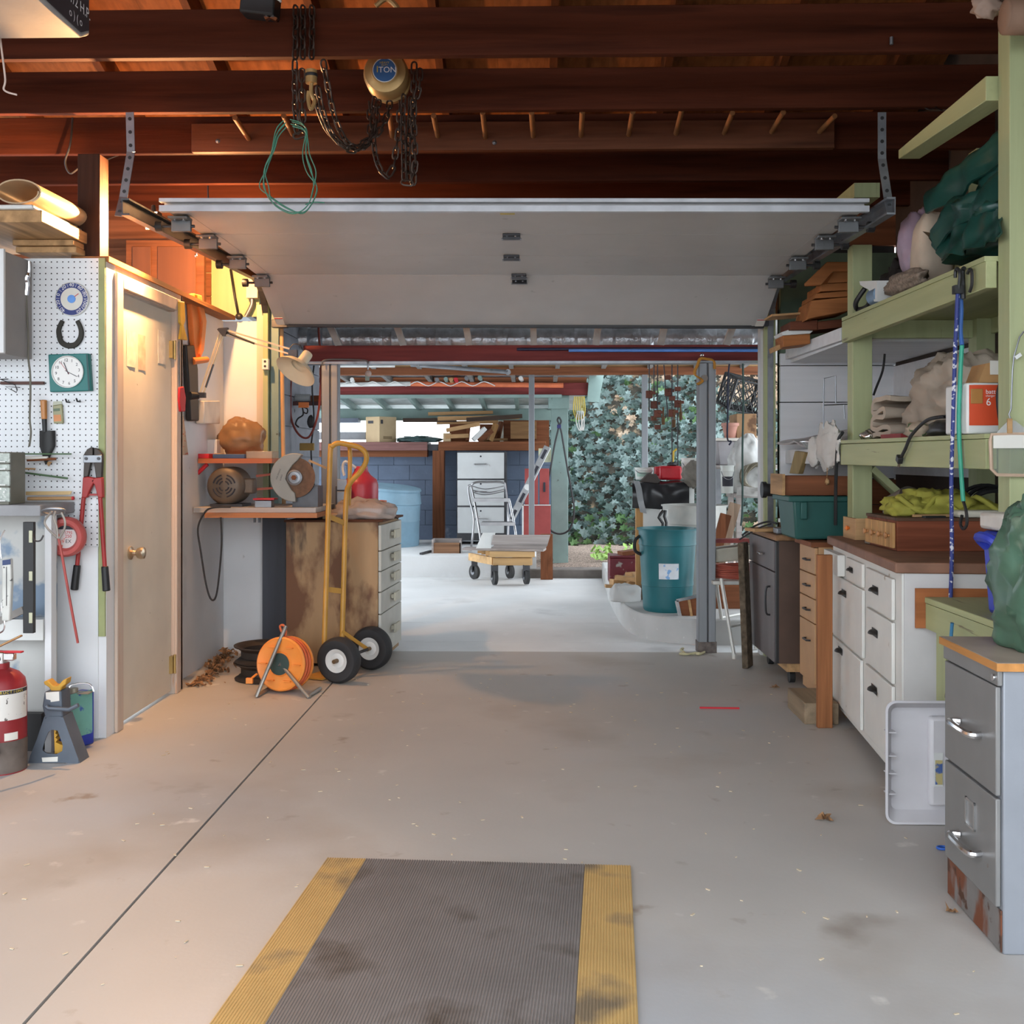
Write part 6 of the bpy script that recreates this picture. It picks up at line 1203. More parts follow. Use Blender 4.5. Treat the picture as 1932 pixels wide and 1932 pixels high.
for k in range(5): mb.tube([hc + V((.13 * math.cos(a) * (1 - .05 * k), -.02 * k + .05 * math.sin(a + k), .10 * math.sin(a) + .012 * math.sin(3 * a + k))) for a in [2 * PI * j / 28 for j in range(28)]], .0095, 6, closed=True)
S(mb, 'garden_hose', 'coil of brown garden hose hooked beside the jamb', 'hose', mat('hose_olive', (.15, .13, .09), .5))
S(MB().sheet(P(1390, 935, 7.97), P(1445, 939, 7.97), P(1445, 922, 8.07), P(1390, 919, 8.07), .006, .008, 14, 3), 'crumpled_foil', 'crumpled grey sheet covering the weathered table edge', 'sheet', mat('sheet_grey', (.3, .29, .27), .4))
# ---- folding chair with red cord and trough
t = T('folding_chair', 'white slatted folding chair in front of the steel post area', 'chair', G(1378, 1235)); m_wt = mat('chair_white', (.55, .54, .5), .45, .2)
ls = [(P(*z8(1275, 1085), 7.15), G(*z8(1358, 1692))), (P(*z8(1325, 1075), 6.75), G(*z8(1452, 1845))), (P(*z8(1560, 1085), 7.2), G(*z8(1600, 1600))), (P(*z8(1600, 1080), 6.8), G(*z8(1660, 1750)))]
for a, b in ls: b.z = .012; build(MB().tube([a, b], .0115, 8).cyl(b - Z1 * .012, b + Z1 * .02, .015, n=8), 'leg', m_wt, t)
build(MB().cyl(ls[0][0].lerp(ls[0][1], .62), ls[2][0].lerp(ls[2][1], .62), .009, n=8).cyl(ls[1][0].lerp(ls[1][1], .62), ls[3][0].lerp(ls[3][1], .62), .009, n=8), 'stretcher', m_wt, t)
zse = ls[0][0].z + .02
for k in range(4): yy = 6.78 + .11 * k; a, b = P(1355 if k else 1360, 1100, yy), P(1402, 1100, yy); build(MB().box(a.x - .05, b.x + .12, yy, yy + .085, zse - .012 , zse + .012), 'seat_slat', m_wt, t, bev=.004)
zse += .012
mb = MB()
for k in range(8): mb.tube([V((P(1375, 1075, 6.95).x + .03 + (.13 + .006 * (k % 3)) * math.cos(a), 6.96 + (.1 + .005 * (k % 2)) * math.sin(a), zse + .008 + .011 * k + .004 * math.sin(2 * a + k))) for a in [2 * PI * j / 28 for j in range(28)]], .0065, 6, closed=True)
S(mb, 'red_extension_cord', 'coiled faded red extension cord on the folding chair', 'cord', mat('cord_faded_red', (.38, .09, .06), .55)); zse += .105
mb = MB(); a, b = P(1338, 1050, 6.88), P(1400, 1050, 6.88)
t = T('window_box', 'cream plastic planter trough resting on the red cord', 'planter', ((a.x + b.x) / 2, 6.95, zse))
build(MB().hexa([(a.x + .02, 6.88, zse), (b.x + .12, 6.88, zse + .03), (b.x + .12, 7.04, zse + .03), (a.x + .02, 7.04, zse), (a.x, 6.86, zse + .085), (b.x + .14, 6.86, zse + .125), (b.x + .14, 7.06, zse + .125), (a.x, 7.06, zse + .085)]), 'trough', mat('planter_cream', (.42, .40, .33), .5), t, bev=.008)
S(MB().hexa([(a.x + .02, 6.9, zse + .128), (b.x + .1, 6.9, zse + .128), (b.x + .1, 7.03, zse + .128), (a.x + .02, 7.03, zse + .128), (a.x + .06, 6.93, zse + .15), (b.x + .05, 6.93, zse + .155), (b.x + .05, 7.0, zse + .155), (a.x + .06, 7.0, zse + .15)]), 'red_rag', 'flattened dark red rag on the cream planter trough', 'rag', mat('rag_red', (.2, .04, .035), .9, var=.3))
zwb = PL
for (a, b, lb) in (((1290, 760), (1370, 460), 'nearer brown board leaning beside the steel post'), ((1345, 790), (1460, 355), 'taller pale board leaning beside the steel post')):
    yy = 7.46 if a[0] == 1290 else 7.62; p0, p1 = P(*z8(*a), yy), P(*z8(*b), yy + .02); d = (p0 - p1).normalized(); k = (p0.z - PL - .03) / -d.z; p0 = p0 + d * k
    S(MB().bar(p0, p1, .075, .035, (0, 1, 0)), 'leaning_board', lb, 'board', m_brownz if a[0] == 1290 else wood('pale_board', (.34, .24, .17), 'z'), 'leaning boards')
S(MB().box(P(1352, 1150, 7.66).x, P(1425, 1150, 7.66).x, 7.68, 7.71, PL, P(1380, 1112, 7.4).z), 'brown_sheet', 'dark brown panel standing low behind the folding chair', 'panel', m_brown)
# ================================================================ RIGHT SIDE
e1 = zf(1420, 320, 3.773); e2 = zf(1420, 620, 3.773); e3 = zf(1400, 900, 3.632); e4 = zf(1400, 1200, 3.632); e5 = zf(1500, 1200, 2.972)
SX = 1.585; UD = 1.965; MD = 1.338
m_gnx = mat('green_paint_deep', (.38, .40, .205), .55, var=.1, scale=9, st=WY, layers=[((.16, .14, .08), .69, .74, 26)], bump=.1)
yN = PX(1905, 800, SX).y; yF = PX(1608, 700, SX).y; yE = PX(1588, 700, SX).y
sh = T('shelf_frame', 'green painted timber shelf frame along the right wall', 'shelving', (1.8, 4.5, 0))
build(MB().box(SX, SX + .095, yN, yN + .09, 0, 2.79), 'post', m_green, sh, bev=.003)
build(MB().box(SX + .002, SX + .1, yF, yF + .09, 0, 2.32), 'post', m_green, sh, bev=.003)
def bx(x, q, dx=.038):
    (p0, t0, b0), (p1, t1, b1) = q; c = [PX(p0, b0, x), PX(p1, b1, x), PX(p0, t0, x), PX(p1, t1, x)]
    for i_ in (1, 3):
        if c[i_].y < yN + .092: c[i_] = c[i_ - 1].lerp(c[i_], (c[i_ - 1].y - yN - .092) / (c[i_ - 1].y - c[i_].y))
    return MB().hexa([c[0], c[1], c[1] + X1 * dx, c[0] + X1 * dx, c[2], c[3], c[3] + X1 * dx, c[2] + X1 * dx])
build(bx(SX - .04, ((1588, 607, 647), (1895, 477, 530))), 'front_beam', m_gnx, sh, bev=.003)
build(bx(SX - .045, ((1588, 600, 606), (1897, 466, 476)), .1), 'shelf_board', m_gnx, sh)
build(MB().box(SX + .055, XR - .02, yN + .1, yE, UD - .02, UD), 'shelf_board', m_gnx, sh)
build(bx(SX - .04, ((1586, 838, 877), (1886, 827, 886))), 'front_beam', m_gnx, sh, bev=.003)
build(bx(SX - .045, ((1586, 831, 837), (1888, 817, 826)), .1), 'shelf_board', m_gnx, sh)
build(MB().box(SX + .055, XR - .02, yN + .1, yE, MD - .02, MD), 'shelf_board', m_gnx, sh)
for z in (UD - .11, MD - .11): build(MB().box(SX + .1, XR - .02, yF + .02, yF + .06, z, z + .088), 'cross_rail', m_green, sh)
build(MB().bar((SX + .1, yF + .04, 1.2), (XR - .1, yF + .05, .75), .03, .1, (0, 1, 0)), 'diagonal_brace', m_green, sh)
build(bx(SX, ((1474, 662, 681), (1587, 618, 642)), .03), 'white_beam', m_wboard, sh); build(MB().box(SX + .03, XR - .01, yE, FW - .02, 1.855, 1.875), 'white_board', m_wboard, sh)
build(bx(SX, ((1470, 850, 874), (1587, 846, 876)), .03), 'white_beam', m_wboard, sh); build(MB().box(SX + .03, XR - .01, yE, FW - .02, 1.285, 1.305), 'white_board', m_wboard, sh)
S(bx(SX - .04, ((1695, 283, 300), (1897, 112, 165)), .09), 'green_joist', 'green timber arm running overhead from the near green post', 'timber', m_gnx, bev=.003)
t = T('rafter_block', 'dark timber block with green end above the far green post', 'timber', P(1640, 375, yF)); build(MB().pbox(1612, 345, 1660, 372, yF - .05, .6), 'block', m_green, t)
WZ1 = 1.875; WZ0 = 1.305
# ---- white base cabinet
F0 = V((1.478, 5.27, 0)); N0 = V((1.357, 3.93, 0)); u = (N0 - F0); LN = u.length; u.normalize(); n_ = V((u.y, -u.x, 0)); n_ = n_ if n_.x < 0 else -n_
ZC = .868
t = T('base_cabinet', 'white painted base cabinet with black cup pulls under the shelves', 'cabinet', ((F0 + N0) / 2).to_tuple())
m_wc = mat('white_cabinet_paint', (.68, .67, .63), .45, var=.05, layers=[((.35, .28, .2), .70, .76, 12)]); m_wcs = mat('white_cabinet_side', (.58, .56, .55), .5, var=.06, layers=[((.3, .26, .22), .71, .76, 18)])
mb = MB(); fb(mb, F0, u, n_, 0, LN, .06, ZC - .04, 0, -.55); build(mb, 'carcass', m_wcs, t)
mb = MB(); fb(mb, F0, u, n_, 0.005, LN - .005, .055, ZC - .042, .008, .0005); build(mb, 'face_frame', m_wc, t)
mb = MB(); fb(mb, F0, u, n_, -.01, LN + .012, ZC - .04, ZC, .035, -.56); build(mb, 'worktop', mat('worktop_brown', (.22, .11, .07), .6, var=.25, layers=[((.35, .25, .17), .68, .75, 14)]), t, bev=.006)
mb = MB(); fb(mb, F0, u, n_, .05, .12, 0, .06, -.03, -.1); fb(mb, F0, u, n_, LN - .2, LN - .1, 0, .06, -.03, -.12); build(mb, 'foot', m_tan, t)
def cup(par, uc, zc, s=1):
    O = F0 + u * uc + n_ * .025; q = MB()
    def g(a, b):
        aa = PI * a; bb = PI / 2 * b
        return O + u * (.045 * s * (2 * a - 1)) + n_ * (.026 * s * math.sin(bb) * math.sin(aa) ** .5) + Z1 * (zc + .018 * s * math.cos(bb) * (1 if 1 else 0) * math.sin(aa) ** .5)
    q.grid(g, 10, 6); q.add([O + u * .05 * s + Z1 * (zc + .02 * s), O - u * .05 * s + Z1 * (zc + .02 * s), O - u * .05 * s + Z1 * (zc - .012 * s), O + u * .05 * s + Z1 * (zc - .012 * s)], [(0, 1, 2, 3)])
    build(q, 'cup_pull', mat('pull_black', (.035, .033, .03), .45, .4), par)
fd = lambda px, x=None: None
def uz(px, py):          # pixel -> (u, z) on the cabinet front
    d = ray(px, py); n = n_; k = (F0 - V((0, 0, H))).dot(n) / d.dot(n); p = d * k + V((0, 0, H)); return (p - F0).dot(u), p.z
fronts = [('drawer', (885, 582), (1070, 880), (955, 690)), ('drawer', (885, 800), (1070, 1222), (952, 930)), ('drawer', (880, 1110), (1070, 1480), (948, 1275)), ('drawer', (622, 535), (722, 715), (652, 590)), ('drawer', (748, 585), (860, 770), (785, 650)), ('door', (645, 690), (862, 1245), (735, 850)), ('door', (622, 1115), (850, 1830), (710, 1262))]
for k, (nm, a, b, h_) in enumerate(fronts):
    ua, za_ = uz(*e3(*a)); ub, _ = uz(*e3(b[0], a[1])); _, zb_ = uz(*e3(b[0], b[1]))
    ua, ub = sorted((ua, ub)); z_hi = uz(*e3(b[0], a[1] + (b[0] - a[0]) * .37))[1]
    uh, zh = uz(*e3(*h_))
    mb = MB(); zl_, zh_ = {0: (.64, .795), 1: (.40, .63), 2: (.10, .39), 3: (.70, .80), 4: (.70, .80), 5: (.40, .69), 6: (.085, .385)}[k]
    d0 = .03 if k == 3 else .009
    fb(mb, F0, u, n_, ua + .004, ub - .004, zl_, zh_, d0 + .014, .009); o = build(mb, nm, m_wc, t, bev=.003)
    cup(o, uh, (zl_ + zh_) / 2 + (.03 if k in (1, 2, 6) else 0) + (.08 if k in (5, 6) else 0) + (.04 if k == 2 else 0), .8 if k in (3, 4) else 1)
mb = MB(); fb(mb, F0, u, n_, LN * .62, LN - .012, .07, .30, .020, .009); o = build(mb, 'drawer', m_wc, t, bev=.003)
# ---- brown cabinet on a caster base
xb = 1.33; y0, y1 = 5.87, 6.58
t = T('brown_cabinet', 'dark brown laminate cabinet with one drawer and door on casters', 'cabinet', (xb + .2, 6.2, 0)); m_lam = mat('grey_brown_laminate', (.13, .11, .11), .45, var=.1, st=WZ); m_lam2 = mat('brown_laminate_side', (.085, .05, .035), .6, var=.15)
build(MB().box(xb + .012, xb + .5, y0, y1, .12, .795), 'carcass', m_lam2, t)
build(MB().box(xb - .01, xb + .51, y0 - .01, y1, .797, .828), 'top', wood('chewed_top', (.30, .17, .09), 'y'), t, bev=.004)
dw = build(MB().box(xb - .008, xb + .01, y0 + .03, y1, .625, .79), 'drawer', m_lam, t, bev=.002); dd = build(MB().box(xb - .008, xb + .01, y0 + .03, y1, .12, .618), 'door', m_lam, t, bev=.002)
build(MB().box(xb - .003, xb + .012, y0, y0 + .028, .12, .79), 'edge_strip', m_black, t)
build(MB().tube(sm([(xb - .008, 6.15, .70), (xb - .03, 6.16, .70), (xb - .03, 6.26, .70), (xb - .008, 6.27, .70)]), .006, 6), 'handle', m_chrome, dw)
build(MB().tube(sm([(xb - .008, 6.0, .53), (xb - .03, 6.0, .52), (xb - .035, 6.0, .45), (xb - .03, 6.0, .38), (xb - .008, 6.0, .37)]), .006, 6), 'handle', m_black, dd)
build(MB().box(xb + .06, xb + .5, y0 + .02, y1 - .02, .07, .118), 'dolly_base', m_tany, t)
for yy in (y0 + .08, y1 - .1):
    for xx in (xb + .1, xb + .44): build(MB().cyl((xx - .015, yy, .035), (xx + .015, yy, .035), .034, n=14), 'caster', m_black, t)
# ---- tan drawer cabinet, plank, block
t = T('tan_drawers', 'narrow tan wooden drawer stack between brown and white cabinets', 'cabinet', (1.6, 5.5, 0)); m_tl = mat('tan_laminate', (.47, .27, .13), .5, var=.08)
xa = 1.425; build(MB().box(xa + .01, xa + .45, 5.405, 5.72, .04, .80), 'carcass', m_tl, t)
for a, b in ((.66, .795), (.535, .655), (.41, .53), (.10, .405)):
    d = build(MB().box(xa - .008, xa + .009, 5.41, 5.715, a, b), 'drawer', m_tl, t, bev=.003); zc = (a + b) / 2 + (.06 if a < .2 else 0)
    build(MB().tube([(xa - .008, 5.49, zc), (xa - .028, 5.5, zc), (xa - .028, 5.57, zc), (xa - .008, 5.58, zc)], .005, 6), 'pull', m_dsteel, d)
build(MB().box(xa - .03, xa + .46, 5.395, 5.73, .801, .825), 'top', m_brown, t)
a = G(1543, 1374); b = G(1571, 1374)
S(MB().box(a.x, b.x, a.y, a.y + .03, 0, P(1550, 1047, a.y).z), 'upright_plank', 'reddish brown plank standing upright at the white cabinet corner', 'plank', wood('red_plank', (.30, .12, .05), 'z'), bev=.003)
t = T('timber_block', 'weathered timber block on the floor beside the upright plank', 'timber', G(1515, 1350)); a, b = G(1518, 1367), G(1486, 1335); dv = b - a
build(MB().hexa([a, a + V((.16, 0, 0)), b + V((.16, 0, 0)), b] + [q + Z1 * .10 for q in (a, a + V((.16, 0, 0)), b + V((.16, 0, 0)), b)]), 'block', wood('block_grey', (.27, .20, .13), 'y'), t, bev=.004)
# ---- file cabinet
Fc, Nc = G(1789, 1685), G(1893, 1802); u = (Nc - Fc).normalized(); n_ = V((u.y, -u.x, 0)); n_ = n_ if n_.x < 0 else -n_; L_ = (Nc - Fc).length
t = T('filing_cabinet', 'grey steel two drawer filing cabinet with rusty base at the front right', 'filing cabinet', ((Fc + Nc) / 2).to_tuple()); ht = .715
m_fc = mat('filing_grey', (.215, .21, .205), .42, .25, var=.08, layers=[((.16, .06, .03), .70, .75, 10)]); m_rst = mat('rusty_steel', (.20, .185, .175), .6, .2, var=.15, layers=[((.17, .055, .025), .48, .56, 9, (1, 1, .4)), ((.08, .035, .02), .58, .64, 18)])
m_fcs = mat('filing_side', (.26, .275, .305), .4, .2, var=.06, layers=[((.2, .09, .05), .74, .77, 9)])
mb = MB(); fb(mb, Fc, u, n_, 0, L_, 0, ht, 0, -.66); build(mb, 'body', m_fcs, t, bev=.004)
mb = MB(); fb(mb, Fc, u, n_, .006, L_ - .006, .004, .108, .004, .0005); build(mb, 'rusty_kick', m_rst, t)
for z0_, z1_2, mm in ((.115, .388, m_rst), (.396, .672, m_fc)):
    mb = MB(); fb(mb, Fc, u, n_, .012, L_ - .012, z0_, z1_2, .014, .0005); d = build(mb, 'drawer', m_fc, t, bev=.003); zc = z0_ + (.10 if z0_ < .2 else .13)
    O = Fc + n_ * .014; build(MB().tube(sm([O + u * .13 + Z1 * zc, O + u * .135 + n_ * .03 + Z1 * zc, O + u * .27 + n_ * .03 + Z1 * zc, O + u * .275 + Z1 * zc], 5), .0095, 8), 'handle', m_chrome, d)
    if z0_ < .2:
        mb = MB(); fb(mb, Fc, u, n_, .175, .182, .26, .335, .019, .014); fb(mb, Fc, u, n_, .233, .24, .26, .335, .019, .014); fb(mb, Fc, u, n_, .175, .24, .26, .266, .019, .014); fb(mb, Fc, u, n_, .175, .24, .329, .335, .019, .014); build(mb, 'label_holder', m_chrome, d)
mb = MB(); fb(mb, Fc, u, n_, 0, L_, .676, ht, .014, .0005); build(mb, 'top_rail', m_fc, t, bev=.003); build(MB().disc(Fc + u * (L_ - .02) + n_ * .014 + Z1 * .695, .009, .006, n_, 12), 'lock', m_chrome, t)
mb = MB(); fb(mb, Fc, u, n_, -.012, L_ + .012, ht, ht + .022, .02, -.66); build(mb, 'wooden_top', mat('cabinet_top_wood', (.33, .27, .22), .5, var=.12, layers=[((.45, .22, .08), .66, .72, 5)]), t, bev=.002)
mb = MB(); fb(mb, Fc, u, n_, -.013, L_ + .013, ht + .001, ht + .021, .0215, .019); fb(mb, Fc, u, n_, L_ + .011, L_ + .0135, ht + .001, ht + .021, .0215, -.66); build(mb, 'edge_banding', wood('edge_orange', (.48, .22, .07), 'y'), t)
# ---- green bag on the filing cabinet
zt = ht + .023
S(MB().blob(V((1.43, 2.87, zt + .17)), (.34, .34, .44), 21, .20, 2.6, 60, 40, 1.5, floor=zt).blob(V((1.37, 2.9, zt + .335)), (.16, .2, .14), 5, .5, 2.4, 28, 16), 'green_bag', 'crumpled translucent green plastic bag on the filing cabinet', 'bag', mat('green_poly', (.075, .15, .10), .3, alpha=.95, var=.15, scale=5, layers=[((.2, .28, .2), .6, .7, 9)]))
# ---- green bench with cooler
BZ = .745; t = T('low_bench', 'green painted low bench with brown trim between cabinets', 'bench', (1.8, 3.6, 0)); bxx = 1.42
build(MB().box(bxx, XR - .1, 3.30, 3.9, BZ - .022, BZ), 'top', m_gnx, t, bev=.003); build(MB().box(bxx + .004, bxx + .04, 3.3, 3.9, BZ - .115, BZ - .024), 'apron', m_gnx, t)
build(MB().box(bxx - .03, bxx + .32, 3.902, 3.915, BZ - .115, BZ + .03), 'brown_trim', wood('trim_orange', (.36, .13, .05), 'x'), t); build(MB().box(bxx + .02, bxx + .11, 3.75, 3.84, 0, BZ - .12), 'leg', m_green, t); build(MB().box(XR - .2, XR - .11, 3.4, 3.49, 0, BZ - .024), 'leg', m_green, t)
t = T('cooler', 'bright blue cooler with white lid on the low green bench', 'cooler', (1.6, 3.55, BZ)); 
build(MB().hexa([(1.478, 3.35, BZ), (1.84, 3.35, BZ), (1.84, 3.50, BZ), (1.478, 3.50, BZ), (1.465, 3.34, BZ + .27), (1.85, 3.34, BZ + .27), (1.85, 3.52, BZ + .27), (1.465, 3.52, BZ + .27)]), 'body', mat('cooler_blue', (.03, .05, .42), .4, var=.08), t, bev=.015)
build(MB().box(1.46, 1.855, 3.335, 3.525, BZ + .275, BZ + .33), 'lid', mat('cooler_lid', (.6, .56, .5), .5), t, bev=.012); build(MB().tube(sm([(1.47, 3.37, BZ + .22), (1.438, 3.38, BZ + .25), (1.438, 3.47, BZ + .25), (1.47, 3.48, BZ + .22)]), .017, 8), 'handle', mat('cooler_blue', (.03, .05, .42)), t)
# ---- grey plastic lid tray leaning behind the filing cabinet
t = T('tote_lid', 'grey plastic tote lid standing on edge behind the filing cabinet', 'lid', G(1720, 1540)); m_tl2 = mat('lid_grey', (.60, .58, .60), .45, var=.05)
yl = 3.64; A_ = P(1671, 1540, yl); xw = .33; hz_ = P(1700, 1322, yl).z
rr = lambda ins, y, z0, z1: [V((A_.x + ins, y, z0 + ins)), V((A_.x + xw - ins, y, z0 + ins)), V((A_.x + xw - ins, y, z1 - ins)), V((A_.x + ins, y, z1 - ins))]
def ring(y, ins, r):
    x0, x1, z0, z1 = A_.x + ins, A_.x + xw - ins, .003 + ins, hz_ - ins; o = []
    for cx_, cz_, a0 in ((x1 - r, z1 - r, 0), (x0 + r, z1 - r, PI / 2), (x0 + r, z0 + r, PI), (x1 - r, z0 + r, 1.5 * PI)): o += [V((cx_ + r * math.cos(a0 + PI / 2 * k / 5), y, cz_ + r * math.sin(a0 + PI / 2 * k / 5))) for k in range(6)]
    return o
rs = [ring(yl + .004, 0, .035), ring(yl, .0, .035), ring(yl, .008, .03), ring(yl + .05, .035, .02)]
mb = MB(); k = len(rs[0]); mb.add([q for r_ in rs for q in r_], [[a * k + i, a * k + (i + 1) % k, (a + 1) * k + (i + 1) % k, (a + 1) * k + i] for a in range(3) for i in range(k)] + [list(range(3 * k, 4 * k))])
build(mb, 'shell', m_tl2, t); build(MB().box(A_.x + .155, A_.x + xw - .036, yl + .012, yl + .05, .06, hz_ - .06), 'raised_end', m_tl2, t, bev=.012)
for z in (.10, .17, .23, .31): build(MB().box(A_.x + .01, A_.x + .04, yl + .012, yl + .05, z, z + .004), 'rib', m_tl2, t)
lb_ = build(MB().box(A_.x + .168, A_.x + .198, yl + .0095, yl + .0115, .13, .245), 'sticker', m_whitep, t); build(MB().box(A_.x + .171, A_.x + .195, yl + .0078, yl + .0094, .137, .22), 'sticker_print', mat('sticker_blue', (.08, .14, .35), .5, layers=[((.5, .42, .2), .5, .56, 30)]), t)
# ---- floor mat with ribs
fl0, fr0 = G(617, 1623), G(1190, 1638); ux = (fr0 - fl0); mw = ux.length; ux.normalize(); vy = V((ux.y, -ux.x, 0)); vy = vy if vy.y < 0 else -vy; vy = (vy + V((-.025, 0, 0))).normalized()
t = T('floor_mat', 'ribbed grey rubber floor mat with worn yellow borders', 'mat', ((fl0 + fr0) / 2 + vy * .8).to_tuple()); ML = 1.75
def strip(u0, u1, rib):
    n = int((u1 - u0) / rib); pf = [(u0, .001)]
    for i in range(n): a = u0 + (u1 - u0) * i / n; s = (u1 - u0) / n; pf += [(a + .1 * s, .0075), (a + .25 * s, .0095), (a + .6 * s, .0095), (a + .75 * s, .0075)]
    pf += [(u1, .0075), (u1, .001)]
    p = [fl0 + ux * a + Z1 * z for a, z in pf]; return MB().prism(p, vy * ML)
m_matg = mat('mat_grey', (.20, .182, .172), .7, var=.15, scale=3, layers=[((.10, .08, .065), .55, .68, 3.5), ((.22, .2, .19), .62, .74, 6), ((.5, .48, .45), .765, .78, 40)])
m_maty = mat('mat_yellow', (.54, .36, .14), .7, var=.15, scale=4, layers=[((.22, .17, .11), .54, .68, 4), ((.5, .4, .2), .7, .78, 12)])
build(strip(0, .122, .0075), 'yellow_border', m_maty, t, flat=True); build(strip(.122, mw - .14, .0075), 'ribbed_field', m_matg, t, flat=True); build(strip(mw - .14, mw, .0075), 'yellow_border', m_maty, t, flat=True)
# ---- small things on the floor
S(MB().bar(G(1320, 1335, .005), G(1395, 1336, .005), .008, .008), 'red_pencil', 'thin red pencil lying on the concrete floor', 'pencil', m_red); 
def leafobj(px, py, s, lb, seed):
    q = G(px, py); r = random.Random(seed); mb = MB(); n = 14
    pts_ = [q + V((math.cos(2 * PI * i / n) * s * (.55 + .45 * (i % 2)) * r.uniform(.7, 1.2), math.sin(2 * PI * i / n) * s * (.55 + .45 * (i % 2)), .006 + abs(r.gauss(0, s * .35)))) for i in range(n)]
    mb.add(pts_ + [q + Z1 * s * .25], [(i, (i + 1) % n, n) for i in range(n)]); S(mb, 'dry_leaf', lb, 'leaf', mat('dry_leaf', (.3, .16, .07)), 'curled dry leaves on the floor', flat=True)
leafobj(1557, 1550, .035, 'curled tan dry leaf on open floor beside the white cabinet', 1); leafobj(1735, 1540, .04, 'brown dry leaf at the foot of the grey tote lid', 2); leafobj(1795, 1724, .02, 'small dry leaf beside the filing cabinet base', 3); leafobj(1462, 1300, .03, 'dark dry leaf under the brown cabinet', 4)
S(MB().tube([G(1779, 1603) + V((.018 * math.cos(a), .012 * math.sin(a), .006)) for a in [2 * PI * i / 16 for i in range(16)]], .004, 6, closed=True), 'blue_ring', 'small blue plastic ring on the floor by the filing cabinet', 'ring', mat('ring_blue', (.03, .12, .5), .4))
rnd = random.Random(5); mb = MB()
for i in range(150):
    q = V((rnd.uniform(-1.6, 1.25), rnd.uniform(2.4, 6.2), .002)); a = rnd.uniform(0, 3.1); s = rnd.uniform(.003, .008); mb.obox(q, (s * 2.2, s * .8, .002), (0, 0, a))
o = build(mb, 'wood_chips', mat('chip_pale', (.6, .5, .36), .8), kind='stuff', flat=True); o['label'] = 'tiny pale chips and crumbs strewn over the concrete floor'; o['category'] = 'debris'
# ---- things on the worktop (z = ZC)
y = 4.36; q = G(1693, 1040, ZC); t = T('chest_of_drawers', 'small mahogany drawer chest with wooden knobs on the white cabinet', 'drawer chest', (q.x + .2, q.y + .2, ZC)); cw, cdp, chh = .40, .40, .125
m_mah = wood('mahogany', (.20, .06, .03), 'x')
build(MB().box(q.x, q.x + cw, q.y, q.y + cdp, ZC, ZC + chh), 'case', m_mah, t, bev=.003); build(MB().box(q.x - .004, q.x + cw, q.y - .004, q.y + cdp, ZC + chh, ZC + chh + .012), 'top', wood('walnut_top', (.10, .055, .035), 'x'), t)
for k in range(4):
    ya = q.y + .02 + k * .094; d = build(MB().box(q.x - .012, q.x - .001, ya, ya + .088, ZC + .01, ZC + chh - .01), 'drawer', m_tanz, t, bev=.002)
    build(MB().lathe((q.x - .012, ya + .044, ZC + .06), [(0, .0), (.006, 0), (.006, .008), (.013, .014), (.013, .02), (0, .024)], (-1, 0, 0), 14), 'knob', mat('knob_orange', (.42, .2, .08), .5), d)
CT = ZC + chh + .013
q2 = G(1607, 1008, ZC); t = T('pale_box', 'loose pale wooden drawer beside the mahogany chest', 'drawer', (q2.x + .1, q2.y + .1, ZC))
q2.y = min(q2.y, 5.0); q2.x = 1.50
build(MB().box(q2.x, q2.x + .24, q2.y, q2.y + .012, ZC, ZC + .10), 'side', m_tan, t); build(MB().box(q2.x, q2.x + .012, q2.y + .012, q2.y + .2, ZC, ZC + .10), 'front', m_tany, t); build(MB().box(q2.x + .228, q2.x + .24, q2.y + .012, q2.y + .2, ZC, ZC + .10), 'back', m_tany, t); build(MB().lathe((q2.x, q2.y + .1, ZC + .05), [(0, 0), (.006, 0), (.013, .014), (0, .022)], (-1, 0, 0), 12), 'knob', m_orange, t)
S(MB().obox((1.58, 4.72, ZC + .008), (.16, .2, .012), (0, 0, .2)), 'grey_shingle', 'flat grey shingle lying in front of the mahogany chest', 'shingle', mat('shingle', (.2, .17, .14), .8))
mb = MB().blob(V((1.72, 4.62, CT + .03)), (.36, .26, .15), 4, .38, 2.6, 46, 26, floor=CT)
mb.blob(V((1.60, 4.58, CT + .025)), (.16, .18, .10), 14, .38, 2.6, 30, 18, floor=CT).blob(V((1.88, 4.6, CT + .02)), (.2, .16, .09), 24, .38, 2.6, 30, 18, floor=CT)
mb.tube(sm([V((1.54 + .08 * k, 4.5 + .02 * (-1) ** k, CT + .05 + .03 * (-1) ** k)) for k in range(6)], 5), .012, 7)
S(mb, 'yellow_cloth', 'crumpled yellow green cloth heaped on the mahogany chest', 'cloth', mat('cloth_yellow', (.33, .31, .05), .8, var=.2, scale=14))
S(MB().box(1.74, 1.92, 4.40, 4.48, CT, CT + .03), 'white_case', 'white flat oblong case on the mahogany chest', 'case', mat('case_white', (.58, .55, .46), .5), bev=.012)
S(MB().bar((1.57, 4.44, CT + .006), (1.73, 4.46, CT + .006), .02, .01), 'wood_strip', 'thin brown slat under the yellow cloth edge', 'slat', m_tan)
S(MB().obox((1.64, 4.40, CT + .004), (.09, .03, .008), (0, 0, .2)), 'black_bracket', 'small black bracket on the front of the mahogany chest', 'bracket', m_black)
c = V((1.72, 4.92, ZC)); S(MB().lathe(c + V((.0, 0, .13)), [(.10, -.05), (.115, -.05), (.115, .05), (.10, .05), (.10, -.05)], (.5, -.75, .45), 32), 'sanding_drum', 'tilted grey and brown metal hoop behind the yellow cloth', 'hoop', mat('hoop_grey', (.2, .16, .14), .5, .2))
mb = MB()
for k in range(4): mb.tube([V((2.06, 4.85, ZC + .16)) + V(((.14 - .012 * k) * math.cos(a), .05 * math.sin(a + k), (.10 - .008 * k) * math.sin(a))) for a in [2 * PI * j / 26 for j in range(26)]], .009, 6, closed=True)
